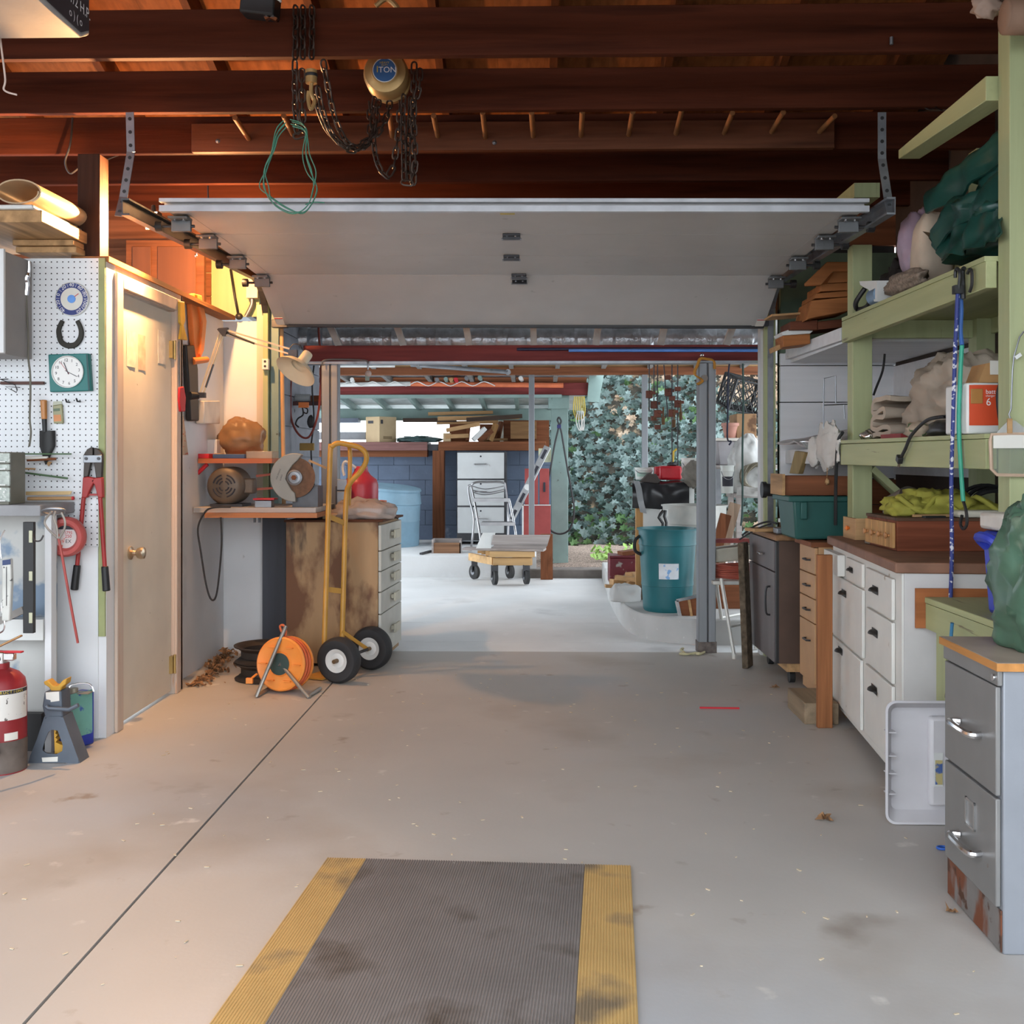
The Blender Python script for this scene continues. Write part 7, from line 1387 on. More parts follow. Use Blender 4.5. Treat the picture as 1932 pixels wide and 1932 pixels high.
S(mb, 'black_cable_coil', 'coil of black cable at the back of the white cabinet top', 'cable', m_blackc)
# ---- things on brown and tan cabinets
TZ = .83
t = T('storage_tote', 'dark green plastic storage tote on the brown and tan cabinets', 'tote', (1.6, 5.65, TZ)); m_tote = mat('tote_green', (.018, .085, .075), .45, var=.1); yt = 5.5
a, b = P(1503, 1010, yt), P(1600, 1010, yt); a2, b2 = P(1491, 940, yt), P(1606, 940, yt); zt = P(1540, 936, yt).z
build(MB().hexa([(a.x, yt + .02, TZ), (b.x, yt + .02, TZ), (b.x, yt + .34, TZ), (a.x, yt + .34, TZ), (a2.x + .012, yt, zt), (b2.x, yt, zt), (b2.x, yt + .36, zt), (a2.x + .012, yt + .36, zt)]), 'tub', m_tote, t, bev=.012); build(MB().box(a2.x - .01, b2.x + .01, yt - .012, yt + .372, zt - .03, zt), 'rim', m_tote, t, bev=.006); build(MB().box(a2.x + .05, a2.x + .085, yt - .018, yt, zt - .12, zt - .03), 'latch_rib', m_tote, t, bev=.006)
t = T('oak_tray', 'open brown wooden drawer resting on the green tote', 'drawer', (1.6, 5.65, zt)); a, b = P(1478, 930, 5.62), P(1600, 930, 5.62); zd = P(1540, 898, 5.62).z
build(MB().box(a.x, b.x, 5.6, 5.615, zt + .001, zd), 'side', m_brown, t); build(MB().box(a.x - .015, a.x, 5.58, 5.86, zt + .001, zd + .01), 'front', m_tany, t); build(MB().box(a.x, b.x, 5.83, 5.845, zt + .001, zd), 'side', m_brown, t); build(MB().box(a.x, b.x, 5.615, 5.83, zt + .001, zt + .008), 'bottom', m_tan, t)
S(MB().cyl(P(1443, 924, 6.0), P(1490, 926, 6.0), .036, n=20).cyl(P(1437, 924, 6.0), P(1445, 924, 6.0), .046, n=20).cyl(P(1490, 926, 6.0), P(1520, 926, 6.0), .012, n=8), 'rubber_roller', 'black rubber roller with tan end disc beside the oak drawer', 'roller', m_black)
t = T('sharpener', 'small grey bench tool with orange topped upright on the brown cabinet', 'tool', (P(1480, 1000, 5.95).x, 6.0, TZ)); build(MB().box(P(1466, 990, 5.93).x, P(1496, 990, 5.93).x, 5.93, 6.03, TZ, TZ + .03), 'base', m_galv, t, bev=.003); build(MB().hexa([P(1475, 993, 5.97), P(1498, 993, 5.97), P(1500, 993, 6.02), P(1477, 993, 6.02), P(1483, 947, 5.97), P(1498, 947, 5.97), P(1500, 947, 6.02), P(1485, 947, 6.02)]), 'upright', m_galv, t); build(MB().pbox(1482, 951, 1498, 957, 5.965, .003), 'orange_band', m_orange, t); build(MB().cyl(P(1471, 985, 5.95), P(1471, 978, 5.95), .008, n=10), 'knob', m_whitep, t)
S(MB().obox((P(1438, 1000, 6.15).x, 6.15, TZ + .01), (.16, .12, .018), (0, 0, .3)), 'chip_board', 'small tan wooden pad on the brown cabinet top', 'board', m_tan)
S(MB().tube(sm([P(1400, 1010, 6.2), P(1425, 992, 6.15), P(1450, 984, 6.1), P(1466, 988, 6.0)]), .006, 6).tube(sm([P(1395, 1018, 6.2), P(1430, 997, 6.15), P(1455, 988, 6.1)]), .005, 6), 'black_leads', 'pair of black leads arching off the brown cabinet', 'cable', m_blackc)
# mossy panel
S(MB().hexa([G(1400, 1262), G(1412, 1262), G(1412, 1262) + V((.05, .1, 0)), G(1400, 1262) + V((.05, .1, 0))] + [q + V((-.01, .1, .74)) for q in (G(1400, 1262), G(1412, 1262), G(1412, 1262) + V((.05, .1, 0)), G(1400, 1262) + V((.05, .1, 0)))]), 'mossy_board', 'rough mossy board leaning against the brown cabinet', 'board', mat('moss_bark', (.12, .09, .06), .95, var=.5, scale=25, bump=.8), bev=.006)
# ---- middle shelf
m_canv = mat('canvas_beige', (.36, .30, .24), .85, var=.12, scale=6, bump=.15)
S(MB().blob(V((1.87, 4.62, MD + .17)), (.40, .54, .34), 31, .34, 2.6, 52, 36, 1.3, floor=MD), 'drop_cloth', 'big heap of beige canvas drop cloth on the middle shelf', 'drop cloth', m_canv)
pf = [(-.26, .20), (.0, .215), (.06, .20), (.075, .17), (.05, .145), (-.12, .15), (-.14, .13), (-.12, .115), (.05, .115), (.08, .09), (.06, .06), (-.2, .05), (-.24, .03), (-.2, .018), (.06, .016)]
mb = MB(); mb.fold(sm([V((1.62, 5.08 + a * .8, MD + .012 + b * .85)) for a, b in pf], 3), (.34, .06, 0), .022, .012, 3, 10)
S(mb, 'folded_cloth', 'neatly folded cream canvas cloth at the far end of the middle shelf', 'drop cloth', mat('canvas_cream', (.47, .39, .31), .85, var=.1), ang=60)
S(MB().fold(sm([V((1.66, 4.25 + a * .9, MD + .02 + b * .5)) for a, b in pf], 3), (.4, .05, 0), .016, .012, 8, 10), 'plastic_folded', 'folded grey plastic dust sheet under the canvas heap', 'dust sheet', mat('dust_sheet', (.33, .29, .27), .3), ang=60)
S(MB().blob(V((1.62, 5.17, MD + .022)), (.09, .08, .05), 7, .5, 3, 18, 10, floor=MD), 'foil_packet', 'small crumpled silver foil packet on the shelf edge', 'foil', m_chrome)
S(MB().box(1.60, 1.66, 4.68, 4.95, MD, MD + .022), 'red_book', 'thin red edged folder on the shelf edge', 'folder', mat('folder_red', (.28, .03, .03), .6))
S(MB().blob(V((1.63, 4.56, MD + .03)), (.09, .16, .075), 9, .3, 3, 20, 12, floor=MD), 'leafy_pouch', 'cream pouch with green leaf print on the shelf edge', 'pouch', mat('pouch_print', (.45, .36, .27), .8, layers=[((.08, .14, .06), .56, .6, 24)]))
S(MB().blob(V((1.66, 4.25, MD + .03)), (.14, .34, .08), 2, .3, 2.4, 26, 14, floor=MD), 'black_pouch', 'flat black bag on the shelf edge below the charger cord', 'bag', mat('bag_black', (.02, .02, .022), .35))
yc = 3.82; a, b = P(1824, 800, yc), P(1905, 800, yc); zt = P(1850, 722, yc).z
t = T('battery_charger', 'white battery charger with orange red face on the middle shelf', 'battery charger', ((a.x + b.x) / 2, yc + .1, MD)); m_rf = mat('charger_red', (.62, .075, .025), .45, var=.06)
build(MB().box(a.x, b.x, yc, yc + .2, MD, zt), 'case', m_whitep, t, bev=.008); build(MB().box(a.x + .008, b.x - .005, yc - .003, yc - .0005, MD + .03, zt - .008), 'face', m_rf, t)
build(MB().box(a.x + .012, a.x + .055, yc - .006, yc - .003, zt - .075, zt - .022), 'meter', mat('meter_amber', (.42, .2, .06), .3), t, bev=.003)
text('battery', (a.x + .065, yc - .0035, zt - .033), X1, Z1, .022, m_num, t, align='LEFT'); text('charger', (a.x + .065, yc - .0035, zt - .047), X1, Z1, .011, m_num, t, align='LEFT'); text('6', (a.x + .066, yc - .0035, zt - .07), X1, Z1, .038, m_num, t, align='LEFT')
t = T('opened_carton', 'small open cardboard carton on the battery charger', 'box', ((a.x + b.x) / 2, yc + .1, zt)); build(MB().hexa([(a.x + .05, yc + .02, zt + .002), (b.x, yc + .02, zt + .002), (b.x, yc + .14, zt + .002), (a.x + .05, yc + .14, zt + .002), (a.x + .075, yc + .02, zt + .07), (b.x, yc + .02, zt + .085), (b.x, yc + .14, zt + .085), (a.x + .075, yc + .14, zt + .07)]), 'carton', mat('kraft', (.4, .22, .09), .8), t); build(MB().box(a.x + .09, b.x, yc + .015, yc + .019, zt + .03, zt + .08), 'flap', m_paper, t)
S(MB().tube(sm([V((a.x + .12, yc - .012, zt + .01)), V((a.x + .1, yc - .025, zt - .05)), V((a.x + .11, yc - .03, MD + .03)), V((a.x + .14, yc - .02, MD + .012))]), .008, 8), 'charger_lead', 'thick black lead hanging over the charger face', 'cable', m_blackc)
xo = SX - .06; t = T('extension_lead', 'black extension lead with plug hanging over the middle shelf beam', 'cable', PX(1692, 880, xo)); pl = [V((1.7, 3.95, MD + .10)), V((1.62, 4.1, MD + .075))] + [PX(*e2(*q), xo) for q in ((1330, 630), (1230, 660), (1130, 760), (1090, 850), (1060, 910))]
build(MB().tube(sm(pl), .007, 8), 'lead', m_blackc, t); pg = PX(*e2(1045, 930), xo); build(MB().obox(pg, (.022, .035, .03), (.5, 0, 0)), 'plug', m_black, t, bev=.004)
for k in (-.008, .008): build(MB().bar(pg + V((0, k, -.012)), pg + V((0, k + .012, -.032)), .004, .006), 'prong', mat('prong_brown', (.2, .14, .08), .4, .7), t)
# far end of the middle shelf, on the white board
S(MB().sheet((1.5, 6.6, WZ0 + .03), (1.62, 5.6, WZ0 + .012), (2.1, 5.6, WZ0 + .08), (2.1, 6.6, WZ0 + .16), .01, .03, 5, 4), 'plastic_sheeting', 'loosely folded clear plastic sheeting on the white shelf', 'sheet', mat('clear_sheeting', (.42, .37, .35), .25, alpha=.9))
mb = MB(); mb.lathe(V((1.66, 6.08, WZ0 + .003)), [(0, 0), (.11, 0), (.14, .035), (.15, .035), (.15, .04), (.135, .04), (.105, .006), (0, .006)], n=48); S(mb, 'foil_pan', 'round crimped foil pan on the white shelf', 'pan', mat('foil_bright', (.7, .7, .7), .25, 1, var=.2, scale=30, bump=.4))
mb = MB().blob(PX(*e2(540, 830), SX - .045), (.06, .40, .24), 6, .28, 2.2, 44, 30).blob(PX(*e2(440, 880), SX - .05), (.05, .2, .16), 9, .28, 2.2, 30, 20)
S(mb, 'white_rag', 'crumpled white cloth gloves draped over the white shelf edge', 'cloth', mat('rag_white', (.62, .6, .56), .85, var=.1), ang=60)
mb = MB(); yr = 5.62
mb.tube([P(*e2(*q), yr) for q in ((505, 545), (508, 355), (590, 335), (592, 530))], .0035, 6).tube([P(*e2(*q), yr) for q in ((505, 545), (690, 538))], .0035, 6).tube([P(*e2(*q), yr) for q in ((650, 540), (655, 640))], .0035, 6)
mb.tube([P(*e2(505, 545), yr), V((P(*e2(505, 545), yr).x, yr, WZ0 + .1))], .0035, 6)
S(mb, 'wire_rack', 'bent grey wire rack against the white boards', 'rack', m_galv)
S(MB().hexa([PX(*e2(*q), SX - .02) for q in ((260, 1030), (325, 1035), (370, 880), (300, 870))] + [PX(*e2(*q), SX - .02) + X1 * .03 for q in ((260, 1030), (325, 1035), (370, 880), (300, 870))]), 'paint_brush', 'tan scrub brush hanging below the white shelf', 'brush', wood('brush_tan', (.33, .24, .11), 'z'), bev=.004)
S(MB().tube(sm([PX(*e2(*q), SX - .05) for q in ((640, 740), (612, 790), (600, 900), (592, 1100), (590, 1400))]), .009, 6), 'rubber_strap', 'flat black rubber strap hanging from the shelf corner', 'strap', m_black)
S(MB().tube(sm([P(*e2(*q), 5.5) for q in ((940, 180), (925, 300), (880, 420), (860, 475))]), .006, 6), 'wall_cable', 'black cable against the white boards behind the green post', 'cable', m_blackc)
S(MB().tube([PX(*e2(530, 960), SX - .06), PX(*e2(530, 1060), SX - .06)], .002, 5).blob(PX(*e2(530, 1090), SX - .06), (.02, .03, .03), 3, .5, 2, 12, 8), 'cork_pull', 'small tan pull knob hanging on a string below the white shelf', 'pull', m_tan)
# ---- upper shelf
m_tarp = mat('tarp_green', (.012, .062, .05), .28, var=.2, scale=5, layers=[((.07, .055, .035), .55, .68, 4)])
t = T('green_tarp', 'dark green tarpaulin bundled on the upper shelf', 'tarp', (1.75, 4.0, UD))
def tf(prof, d, sd, th=.01, amp=.03): return MB().fold(sm(prof, 4), d, th, amp, sd, 22)
build(tf([V((1.60, 4.36, UD + .27)), V((1.62, 4.42, UD + .38)), V((1.72, 4.44, UD + .44)), V((1.84, 4.42, UD + .42)), V((1.9, 4.38, UD + .3)), V((1.78, 4.36, UD + .22)), V((1.64, 4.34, UD + .25))], (.1, -.75, .12), 2), 'upper_fold', m_tarp, t, ang=60)
build(tf([V((1.58, 4.22, UD + .12)), V((1.59, 4.26, UD + .22)), V((1.7, 4.3, UD + .26)), V((1.9, 4.3, UD + .22)), V((1.95, 4.26, UD + .06)), V((1.7, 4.22, UD + .03)), V((1.6, 4.2, UD + .06))], (.06, -.62, .09), 5, .01, .04), 'lower_fold', m_tarp, t, ang=60)
build(MB().blob(V((1.82, 3.95, UD + .2)), (.4, .6, .36), 17, .35, 2.2, 46, 30, floor=UD), 'bundle', m_tarp, t)
build(MB().sheet(PX(*e1(1330, 640), SX - .02), PX(*e1(1790, 500), SX - .03), PX(*e1(1790, 290), SX + .02), PX(*e1(1250, 460), SX + .06), .006, .04, 7, 3, 30, 20), 'front_flap', m_tarp, t)
S(MB().blob(V((1.72, 4.82, UD + .24)), (.15, .18, .30), 23, .25, 2, 30, 22, floor=UD + .06), 'pink_bag', 'lilac plastic bag bulging behind the green tarp', 'bag', mat('lilac_bag', (.40, .30, .38), .4))
S(MB().blob(V((1.72, 4.62, UD + .17)), (.16, .16, .34), 3, .12, 1.6, 28, 20, 1.6, floor=UD), 'cream_cushion', 'cream foam cushion standing beside the green tarp', 'cushion', mat('cream_foam', (.58, .47, .36), .8))
S(MB().blob(V((1.75, 5.06, UD + .1)), (.16, .3, .24), 29, .4, 2.4, 36, 24, floor=UD), 'black_rucksack', 'soft black bag with straps on the upper shelf', 'bag', mat('bag_dark', (.018, .015, .015), .6)); 
S(MB().tube(sm([V((1.58, 5.12, UD + .1)), V((1.55, 5.16, UD + .04)), V((1.57, 5.2, UD + .012)), V((1.6, 5.14, UD + .02)), V((1.6, 5.08, UD + .08))]), .012, 8), 'bag_strap', 'black strap loop hanging at the shelf edge by the moulding', 'strap', m_black)
S(MB().cyl(V((1.60, 4.92, UD + .045)), V((1.60, 5.03, UD + .045)), .043, n=20), 'blue_can', 'small pale blue can lying at the upper shelf edge', 'can', mat('can_pale_blue', (.2, .3, .42), .4, .3))
S(MB().blob(V((1.60, 4.62, UD + .045)), (.10, .42, .09), 6, .3, 2.5, 30, 16, floor=UD), 'netting_roll', 'brown netting rolled along the upper shelf edge', 'netting', mat('netting', (.22, .17, .13), .8, var=.4, scale=70))
S(MB().prism([PX(*e1(*q), SX - .02) for q in ((760, 795), (885, 790), (885, 940), (865, 940), (850, 890), (820, 850), (795, 840), (765, 820))], (.09, 0, 0)), 'white_moulding', 'white wooden moulding offcut at the end of the upper shelf', 'moulding', m_whitep)
# wood stacked on the white shelf
WS = 'wood stacked on the white shelf'
zw = zf(1420, 400, 6.44)
def wbd(pts, y, dy, lb, mm): S(MB().prism([P(*zw(*q), y) for q in pts], (0, dy, 0)), 'stacked_board', lb, 'board', mm, WS, bev=.003)
m_or3 = wood('orange_wood', (.36, .14, .05), 'x'); m_dk = wood('dark_red_wood', (.13, .045, .025), 'x')
wbd(((640, 865), (905, 605), (1180, 605), (1180, 720), (980, 720), (830, 890), (645, 895)), 5.9, .03, 'topmost wide board tilted on the stack of orange wood', m_or3)
wbd(((905, 865), (985, 725), (1180, 725), (1180, 850)), 5.95, .3, 'second board down in the orange wood stack', m_or3)
wbd(((825, 965), (830, 875), (1180, 855), (1180, 950)), 5.95, .3, 'third board down in the orange wood stack', m_or3)
wbd(((755, 1050), (765, 990), (1180, 955), (1180, 1025)), 5.95, .3, 'fourth board down in the orange wood stack', m_or3)
wbd(((650, 1315), (715, 1075), (1180, 1030), (1180, 1200), (700, 1290)), 5.95, .28, 'large lower board of the orange wood stack', m_or3)
wbd(((230, 1240), (620, 1215), (620, 1240), (230, 1268)), 6.15, .2, 'thin plywood strip sticking out of the wood stack', m_tan)
wbd(((460, 1330), (790, 1310), (790, 1430), (460, 1430)), 6.05, .25, 'dark red block under the orange wood stack', m_dk)
wbd(((795, 1330), (1090, 1300), (1090, 1400), (795, 1430)), 6.05, .25, 'dark board end at the bottom of the wood stack', m_dk)
wbd(((350, 1460), (440, 1430), (740, 1440), (700, 1475), (365, 1500)), 6.1, .2, 'pale blue white board on the small wooden frame', m_whitep)
wbd(((370, 1500), (700, 1478), (700, 1600), (375, 1640)), 6.12, .2, 'small orange wooden box frame at the shelf end', m_or3)
wbd(((290, 1620), (372, 1600), (372, 1650), (300, 1685)), 6.2, .2, 'short tan stick poking out past the shelf end', m_tan)
# ---- bungees hanging from the upper beam
xo = SX - .075
def bung(nm, lb, pts, r, mm, cat='bungee'): return S(MB().tube(sm([PX(*q, xo) for q in pts]), r, 8), nm, lb, cat, mm)
t = T('bungee_cord', 'long blue and white bungee hanging from the upper shelf beam', 'bungee', PX(1793, 1190, xo))
m_bb = mat('bungee_blue', (.03, .045, .20), .6, var=.1, layers=[((.6, .6, .65), .56, .6, 60)])
build(MB().tube(sm([PX(*q, xo) for q in (e1(1460, 870), e1(1450, 1100), e2(1440, 200), e2(1425, 700), e2(1415, 1100), e3(1438, 500), e3(1430, 800), e3(1425, 960))]), .0075, 8), 'cord', m_bb, t)
build(MB().tube(sm([PX(*e1(*q), xo) for q in ((1465, 880), (1470, 820), (1475, 740), (1460, 705), (1445, 720), (1443, 770))]), .006, 6), 'top_hook', m_black, t); build(MB().obox(PX(*e1(1460, 855), xo), (.03, .03, .03)), 'clip', m_black, t); build(MB().tube(sm([PX(*e3(*q), xo) for q in ((1425, 960), (1430, 1050), (1415, 1110), (1385, 1120), (1360, 1090), (1362, 1065))]), .006, 6), 'bottom_hook', m_black, t); build(MB().obox(PX(*e3(1422, 985), xo), (.03, .03, .035)), 'clip', m_black, t)
t = T('bungee_cord', 'green bungee with blue loop hanging beside the blue one', 'bungee', PX(1812, 1005, xo + .02))
build(MB().tube(sm([PX(*q, xo + .02) for q in (e1(1480, 880), e1(1485, 1000), e1(1480, 1150), e1(1490, 1250))]), .008, 8), 'blue_loop', mat('loop_blue', (.04, .12, .36), .6), t); build(MB().tube(sm([PX(*q, xo + .02) for q in (e1(1490, 1250), e2(1480, 300), e2(1468, 700), e2(1490, 1100), e2(1500, 1230))]), .008, 8), 'green_cord', mat('bungee_teal', (.04, .33, .22), .5), t)
build(MB().tube(sm([PX(*e1(*q), xo + .02) for q in ((1500, 920), (1498, 800), (1495, 720), (1505, 700))]), .008, 6).tube(sm([PX(*e1(*q), xo + .02) for q in ((1530, 740), (1545, 710), (1560, 730), (1560, 820), (1545, 870))]), .006, 6), 'top_hook', m_black, t); build(MB().tube(sm([PX(*e2(*q), xo + .02) for q in ((1500, 1230), (1520, 1300), (1525, 1390), (1500, 1425), (1480, 1390), (1490, 1330))]), .006, 6), 'bottom_hook', m_black, t)
t = T('bungee_cord', 'short teal bungee hanging low before the white cabinet', 'bungee', PX(1792, 1300, xo - .14)); xq = xo - .14
build(MB().tube(sm([PX(*q, xq) for q in (e3(1440, 1000), e3(1425, 1200), e4(1425, 200), e4(1420, 350))]), .006, 8), 'cord', mat('bungee_cyan', (.05, .2, .36), .6), t); build(MB().tube(sm([PX(*e4(*q), xq) for q in ((1400, 390), (1398, 420), (1412, 437), (1428, 425))]), .004, 6), 'hook', m_black, t)
# ---- swatter bag on the near post
yq = yN - .02; t = T('mesh_swatter', 'clear mesh paddle with tan rim hung on the near green post', 'paddle', P(1905, 900, yq))
rim = [P(*e2(*q), yq) for q in ((1840, 750), (1700, 755), (1692, 800), (1700, 1000), (1740, 1040), (1932, 1045), (2080, 1040), (2100, 1000), (2100, 760), (1960, 750))]
build(MB().tube(rim, .006, 6, closed=True), 'rim', mat('tan_rim', (.5, .36, .26), .6), t); build(MB().prism([q + Y1 * .001 for q in rim], (0, .002, 0)), 'mesh', mat('mesh_grey', (.3, .34, .26), .5, alpha=.35), t)
build(MB().prism([P(*e2(*q), yq - .004) for q in ((1715, 755), (2080, 760), (2080, 850), (1715, 852))], (0, .004, 0)), 'paper_label', m_paper, t); build(MB().prism([P(*e2(*q), yq - .003) for q in ((1725, 752), (1820, 655), (1870, 655), (1990, 752))], (0, .003, 0)), 'hood', mat('hood_clear', (.5, .5, .48), .3, alpha=.6), t); build(MB().pbox(*e2(1815, 640), *e2(1850, 745), yq - .008, .006), 'strap', m_tan, t)
build(MB().tube([P(*e2(*q), yq) for q in ((1835, 640), (1825, 610), (1840, 570), (1850, 300), (1860, 200), (1900, 60), (1930, 20))], .0025, 6), 'hang_wire', m_galv, t)
S(MB().obox(P(1920, 672, yq), (.022, .012, .012), (0, -.6, 0)), 'tag', 'small white tag on the near green post', 'tag', m_whitep)
# ================================================================ OVERHEAD
z1_ = zf(0, 0, 3.019); z2_ = zf(500, 0, 3.019); z3_ = zf(1100, 0, 2.322)
# ---- peg rail on the third joist
yb = JY[3] - .04
t = T('peg_rail', 'wooden peg rail with a row of dowels on the third joist', 'peg rail', P(965, 280, yb))
build(MB().pbox(361, 233, 1575, 279, yb, .038), 'board', wood('peg_board_wood', (.15, .055, .028), 'x'), t, bev=.003)
for bx, by, tx, ty in ((470, 263, 443, 222), (553, 255, 535, 218), (740, 258, 735, 215), (826, 258, 818, 218), (916, 260, 911, 212), (1006, 258, 1003, 212), (1096, 257, 1099, 210), (1186, 255, 1194, 211), (1275, 253, 1287, 206), (1366, 252, 1382, 213), (1455, 250, 1478, 212), (1545, 250, 1575, 219)):
    build(MB().cyl(P(bx, by, yb + .01), P(tx, ty, yb * (865 - by) / (865 - ty)), .0125, n=10), 'peg', mat('peg_wood', (.36, .16, .06), .6), t)
for px, py in ((411, 266), (933, 269)): build(MB().lathe(P(px, py, yb), [(0, .008), (.006, .006), (.012, .0)], (0, -1, 0), 12), 'bolt_head', m_galv, t)
# ---- chain hoist
y = 4.40; c = P(727, 136, y); t = T('chain_hoist', 'gold chain hoist with round blue badge hung behind the first joist', 'chain hoist', c)
m_gold = mat('hoist_gold', (.42, .27, .11), .4, .4, var=.15); m_ch = mat('chain_brown', (.07, .05, .04), .45, .7)
R = .094
build(MB().lathe(c, [(0, .02), (.055, .02), (.062, .012), (.085, .006), (R, -.015), (R, -.07), (R - .02, -.085), (R, -.1), (R * .9, -.15), (0, -.16)], (0, -1, 0), 40), 'housing', m_gold, t)
bd = build(MB().disc(c - Y1 * .0205, .05, .002, n=36), 'badge_rim', m_whitep, t)
build(MB().disc(c - Y1 * .0215, .047, .002, n=36), 'badge', mat('badge_blue', (.035, .11, .27), .45, var=.1), t)
text('1', c + V((-.03, -.024, .002)), X1, Z1, .038, mat('yellow_print', (.6, .45, .05)), t); text('TON', c + V((.012, -.024, .0)), X1, Z1, .034, m_num, t)
text('HEAVY', c + V((0, -.024, .030)), X1, Z1, .013, mat('yellow_print', (.6, .45, .05)), t); text('DUTY', c + V((0, -.024, .020)), X1, Z1, .010, mat('yellow_print', (.6, .45, .05)), t)
build(MB().tube(sm([c + V((0, .06, .09)), c + V((.0, .06, .2)), c + V((.05, .06, .27)), c + V((.0, .06, .33)), c + V((-.05, .06, .3))]), .012, 8), 'top_hook', m_gold, t)
def chain(pts, y0, y1, conv, **k):
    p = [P(*conv(*q), y0 + (y1 - y0) * i / max(1, len(pts) - 1)) for i, q in enumerate(pts)]
    build(link_chain(sm(p, 5), **k), 'chain', m_ch, t)
JF = JY[1] - .02
for X_ in (175, 217, 268): chain([(X_, 40), (X_, 160), (X_ - 2, 280), (X_ - 4, 345)], JF, JF, z2_)
chain([(170, 350), (170, 450), (172, 600), (180, 720), (190, 770), (215, 740), (212, 600), (210, 450), (213, 350)], JF - .005, JF - .005, z2_)
chain([(330, 350), (345, 430), (375, 580), (405, 690), (460, 800), (530, 845), (590, 800), (600, 700), (590, 560)], JF, y - .02, z2_)
chain([(300, 500), (330, 640), (380, 760), (460, 840), (540, 850), (620, 760), (640, 620), (650, 545)], JF + .02, y - .01, z2_)
chain([(280, 490), (300, 600), (350, 730), (430, 810), (520, 830), (640, 760), (700, 640), (710, 560)], JF + .05, y, z2_)
chain([(790, 545), (785, 700), (790, 850), (795, 1020), (830, 1030), (855, 930), (850, 780), (848, 620), (880, 480), (880, 350)], y - .03, y - .03, z2_)
chain([(830, 560), (825, 700), (815, 850), (820, 1000), (845, 1020), (840, 800), (845, 560), (850, 360)], y, y, z2_)
chain([(625, 560), (612, 700), (625, 860), (650, 950), (690, 1000), (730, 950), (745, 860), (765, 700), (765, 570)], y - .01, y - .01, z2_)
hk = P(*z2_(264, 430), JF - .01)
build(MB().cyl(hk + Z1 * .02, hk - Z1 * .03, .022, n=14), 'hook_block', m_gold, t); build(MB().lathe(hk, [(.0235, -.006), (.0245, 0), (.0235, .006)], n=16), 'band', m_black, t)
build(MB().tube(sm([hk - Z1 * .03, hk - Z1 * .07, hk + V((.012, 0, -.10)), hk + V((0, -.01, -.13)), hk + V((-.012, 0, -.09)), hk + V((-.01, 0, -.06))]), .008, 8), 'hook', m_gold, t)
# ---- green wire coil hung on the second peg
yw = JF - .03; mb = MB()
for k in range(4):
    o = k * 13 - 20; dx_ = (k * 17) % 29 - 12
    mb.tube(sm([P(*z2_(q[0] + dx_ * .6, q[1]), yw - .004 * k) for q in ((115, 705 + o), (70, 760 + o), (45, 860), (5 - o * .6, 960), (-5 + o, 1060), (40, 1140 + o), (150, 1205 + o * .7), (235, 1190 - o), (285 - o, 1080), (265 + o, 980), (235 + o * .7, 880), (238, 780 + o), (220, 725 + o), (150, 700 + o))]), .0022, 5)
mb.tube(sm([P(*z2_(*q), yw) for q in ((230, 1165), (280, 1152), (338, 1155))]), .0022, 5)
S(mb, 'wire_coil', 'loose loop of thin green wire hung from a peg', 'wire coil', mat('green_wire', (.05, .20, .13), .5))
# ---- garage door opener
q = P(154, 71, 3.15); t = T('door_opener', 'grey garage door opener housing lettered on its side', 'door opener', q)
m_op = mat('opener_grey', (.32, .30, .29), .6, var=.08, bump=.1)
pf = [(q.y - .45, 0), (q.y, 0), (q.y + .06, .03), (q.y + .06, .25), (q.y - .45, .25)]
build(MB().prism([V((q.x - .32, a, q.z + b)) for a, b in pf], (.32, 0, 0)), 'housing', m_op, t, bev=.008)
build(MB().prism([V((q.x + .0005, a, q.z + b)) for a, b in ((q.y - .44, .012), (q.y - .01, .012), (q.y + .045, .04), (q.y + .045, .24), (q.y - .44, .24))], (.003, 0, 0)), 'side_plate', mat('opener_dark', (.045, .04, .045), .5), t)
text('1/2 H.P.', (q.x + .004, q.y - .02, q.z + .085), Y1, Z1, .045, m_num, t); text('o ) ( o', (q.x + .004, q.y - .05, q.z + .04), Y1, Z1, .035, m_num, t)
build(MB().cyl((q.x - .1, q.y, q.z + .25), (q.x - .1, q.y, 2.99), .012), 'hanger', m_dsteel, t)
S(MB().tube(sm([P(0, 68, 3.2), P(4, 100, 3.2), P(10, 150, 3.2), P(8, 170, 3.2), P(32, 179, 3.2)]), .003, 6), 'bell_wire', 'pale thin wire dangling below the door opener', 'wire', mat('pale_wire', (.55, .42, .36), .5))
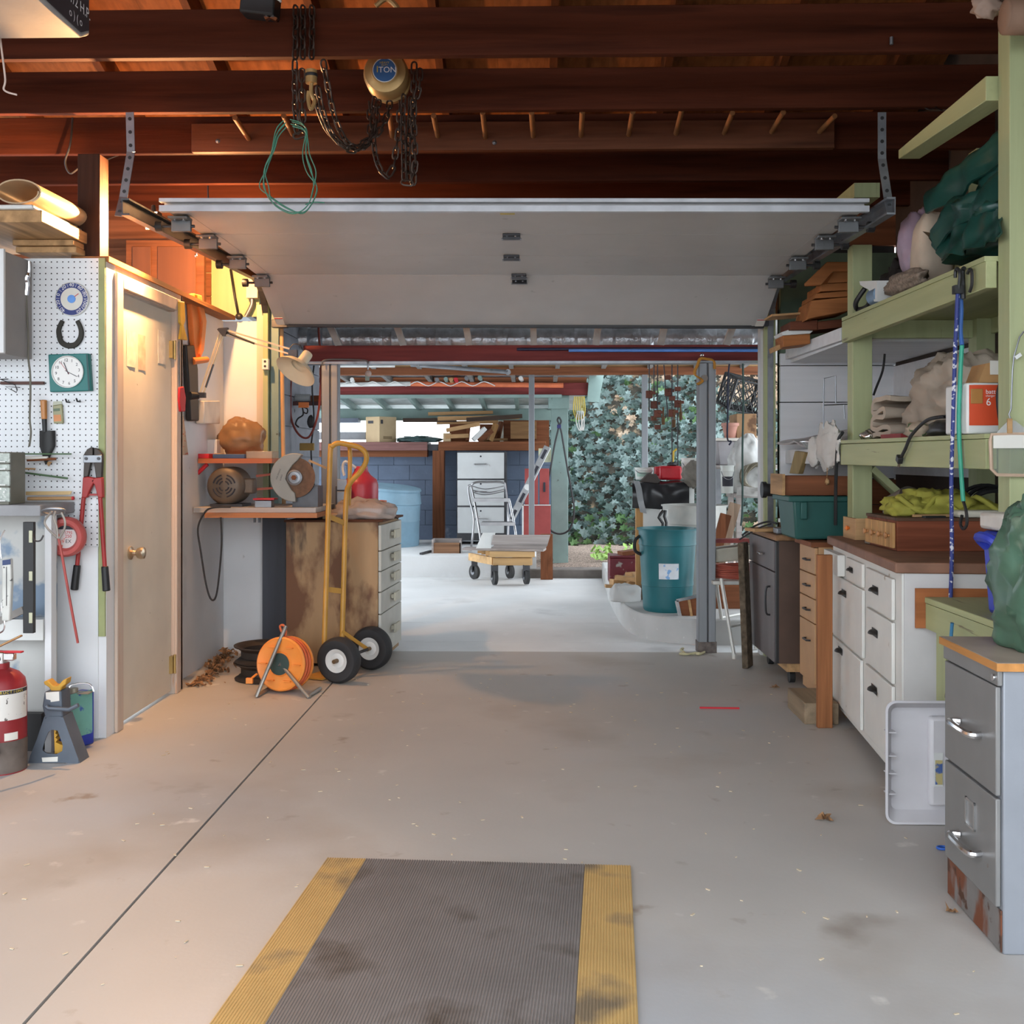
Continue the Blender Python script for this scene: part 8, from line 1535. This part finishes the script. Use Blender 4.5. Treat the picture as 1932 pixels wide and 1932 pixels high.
# ---- black sensor box over the first joist
c = P(492, 22, JF - .05); t = T('sensor_box', 'black plastic box with wing nut on the first joist', 'sensor', c)
build(MB().obox(c + Z1 * .03, (.13, .10, .10), (.1, .12, 0)), 'body', m_black, t, bev=.008); build(MB().obox(c + V((.045, -.02, -.03)), (.05, .02, .012), (0, .5, 0)).obox(c + V((.035, -.02, -.03)), (.03, .02, .012), (0, -.5, 0)), 'wing_nut', m_chrome, t)
build(MB().tube(sm([c + V((-.02, -.06, .1)), c + V((.02, -.07, .05)), c + V((.08, -.06, .02)), c + V((.085, -.04, .02))]), .0045, 6), 'cable', m_whitep, t)
# ---- hooks and wires under the joists
S(MB().tube(sm([P(137, 222, 5.30), P(133, 270, 5.28), P(123, 305, 5.28), P(132, 327, 5.28), P(147, 318, 5.28)]), .005, 6), 'wire_hook', 'long grey wire hook hanging over the pegboard post', 'hook', m_dsteel)
S(MB().tube(sm([P(228, 291, 5.8), P(205, 300, 5.8), P(186, 310, 5.8), P(183, 330, 5.8)]), .004, 6), 'bent_cable', 'short grey cable bent around the dark post', 'cable', m_dsteel)
S(MB().tube([(-1.85, 5.98, 2.43), P(370, 478, 5.98)], .0015, 5).blob(P(370, 482, 5.98), (.016, .016, .02), 1, .2, 2, 10, 6), 'pull_chain', 'tiny clear pull chain knob of the bulb below the track', 'pull chain', m_chrome)
S(MB().cyl(P(1682, 70, JF), P(1682, 84, JF), .007, n=10), 'eye_screw', 'small bright screw in the first joist near the shelves', 'screw', m_galv)
S(MB().tube(sm([P(1735, 198, 4.7), P(1755, 207, 4.7), P(1772, 198, 4.7), P(1765, 203, 4.68), P(1778, 208, 4.7)]), .0022, 5), 'loose_wire', 'curl of loose wire under the second joist beside the green brace', 'wire', m_dsteel)
S(MB().tube([P(1897, 30, 3.42), P(1932, 30, 3.42), P(1990, 34, 3.42)], .058, 16).blob(P(1898, 30, 3.42), (.03, .1, .11), 1, .1, 2, 12, 8), 'wrapped_pipe', 'brown wrapped pipe end above the near green post', 'pipe', mat('wrap_brown', (.25, .15, .1), .7))
S(MB().blob(P(1862, 10, 3.6), (.09, .06, .07), 9, .6, 3, 18, 10).tube(sm([P(1850, 5, 3.6), P(1870, 18, 3.6), P(1895, 14, 3.55)]), .002, 5), 'wasp_nest', 'small crumpled pale scrap stuck beside the wrapped pipe', 'scrap', mat('scrap_pink', (.4, .28, .22), .8))
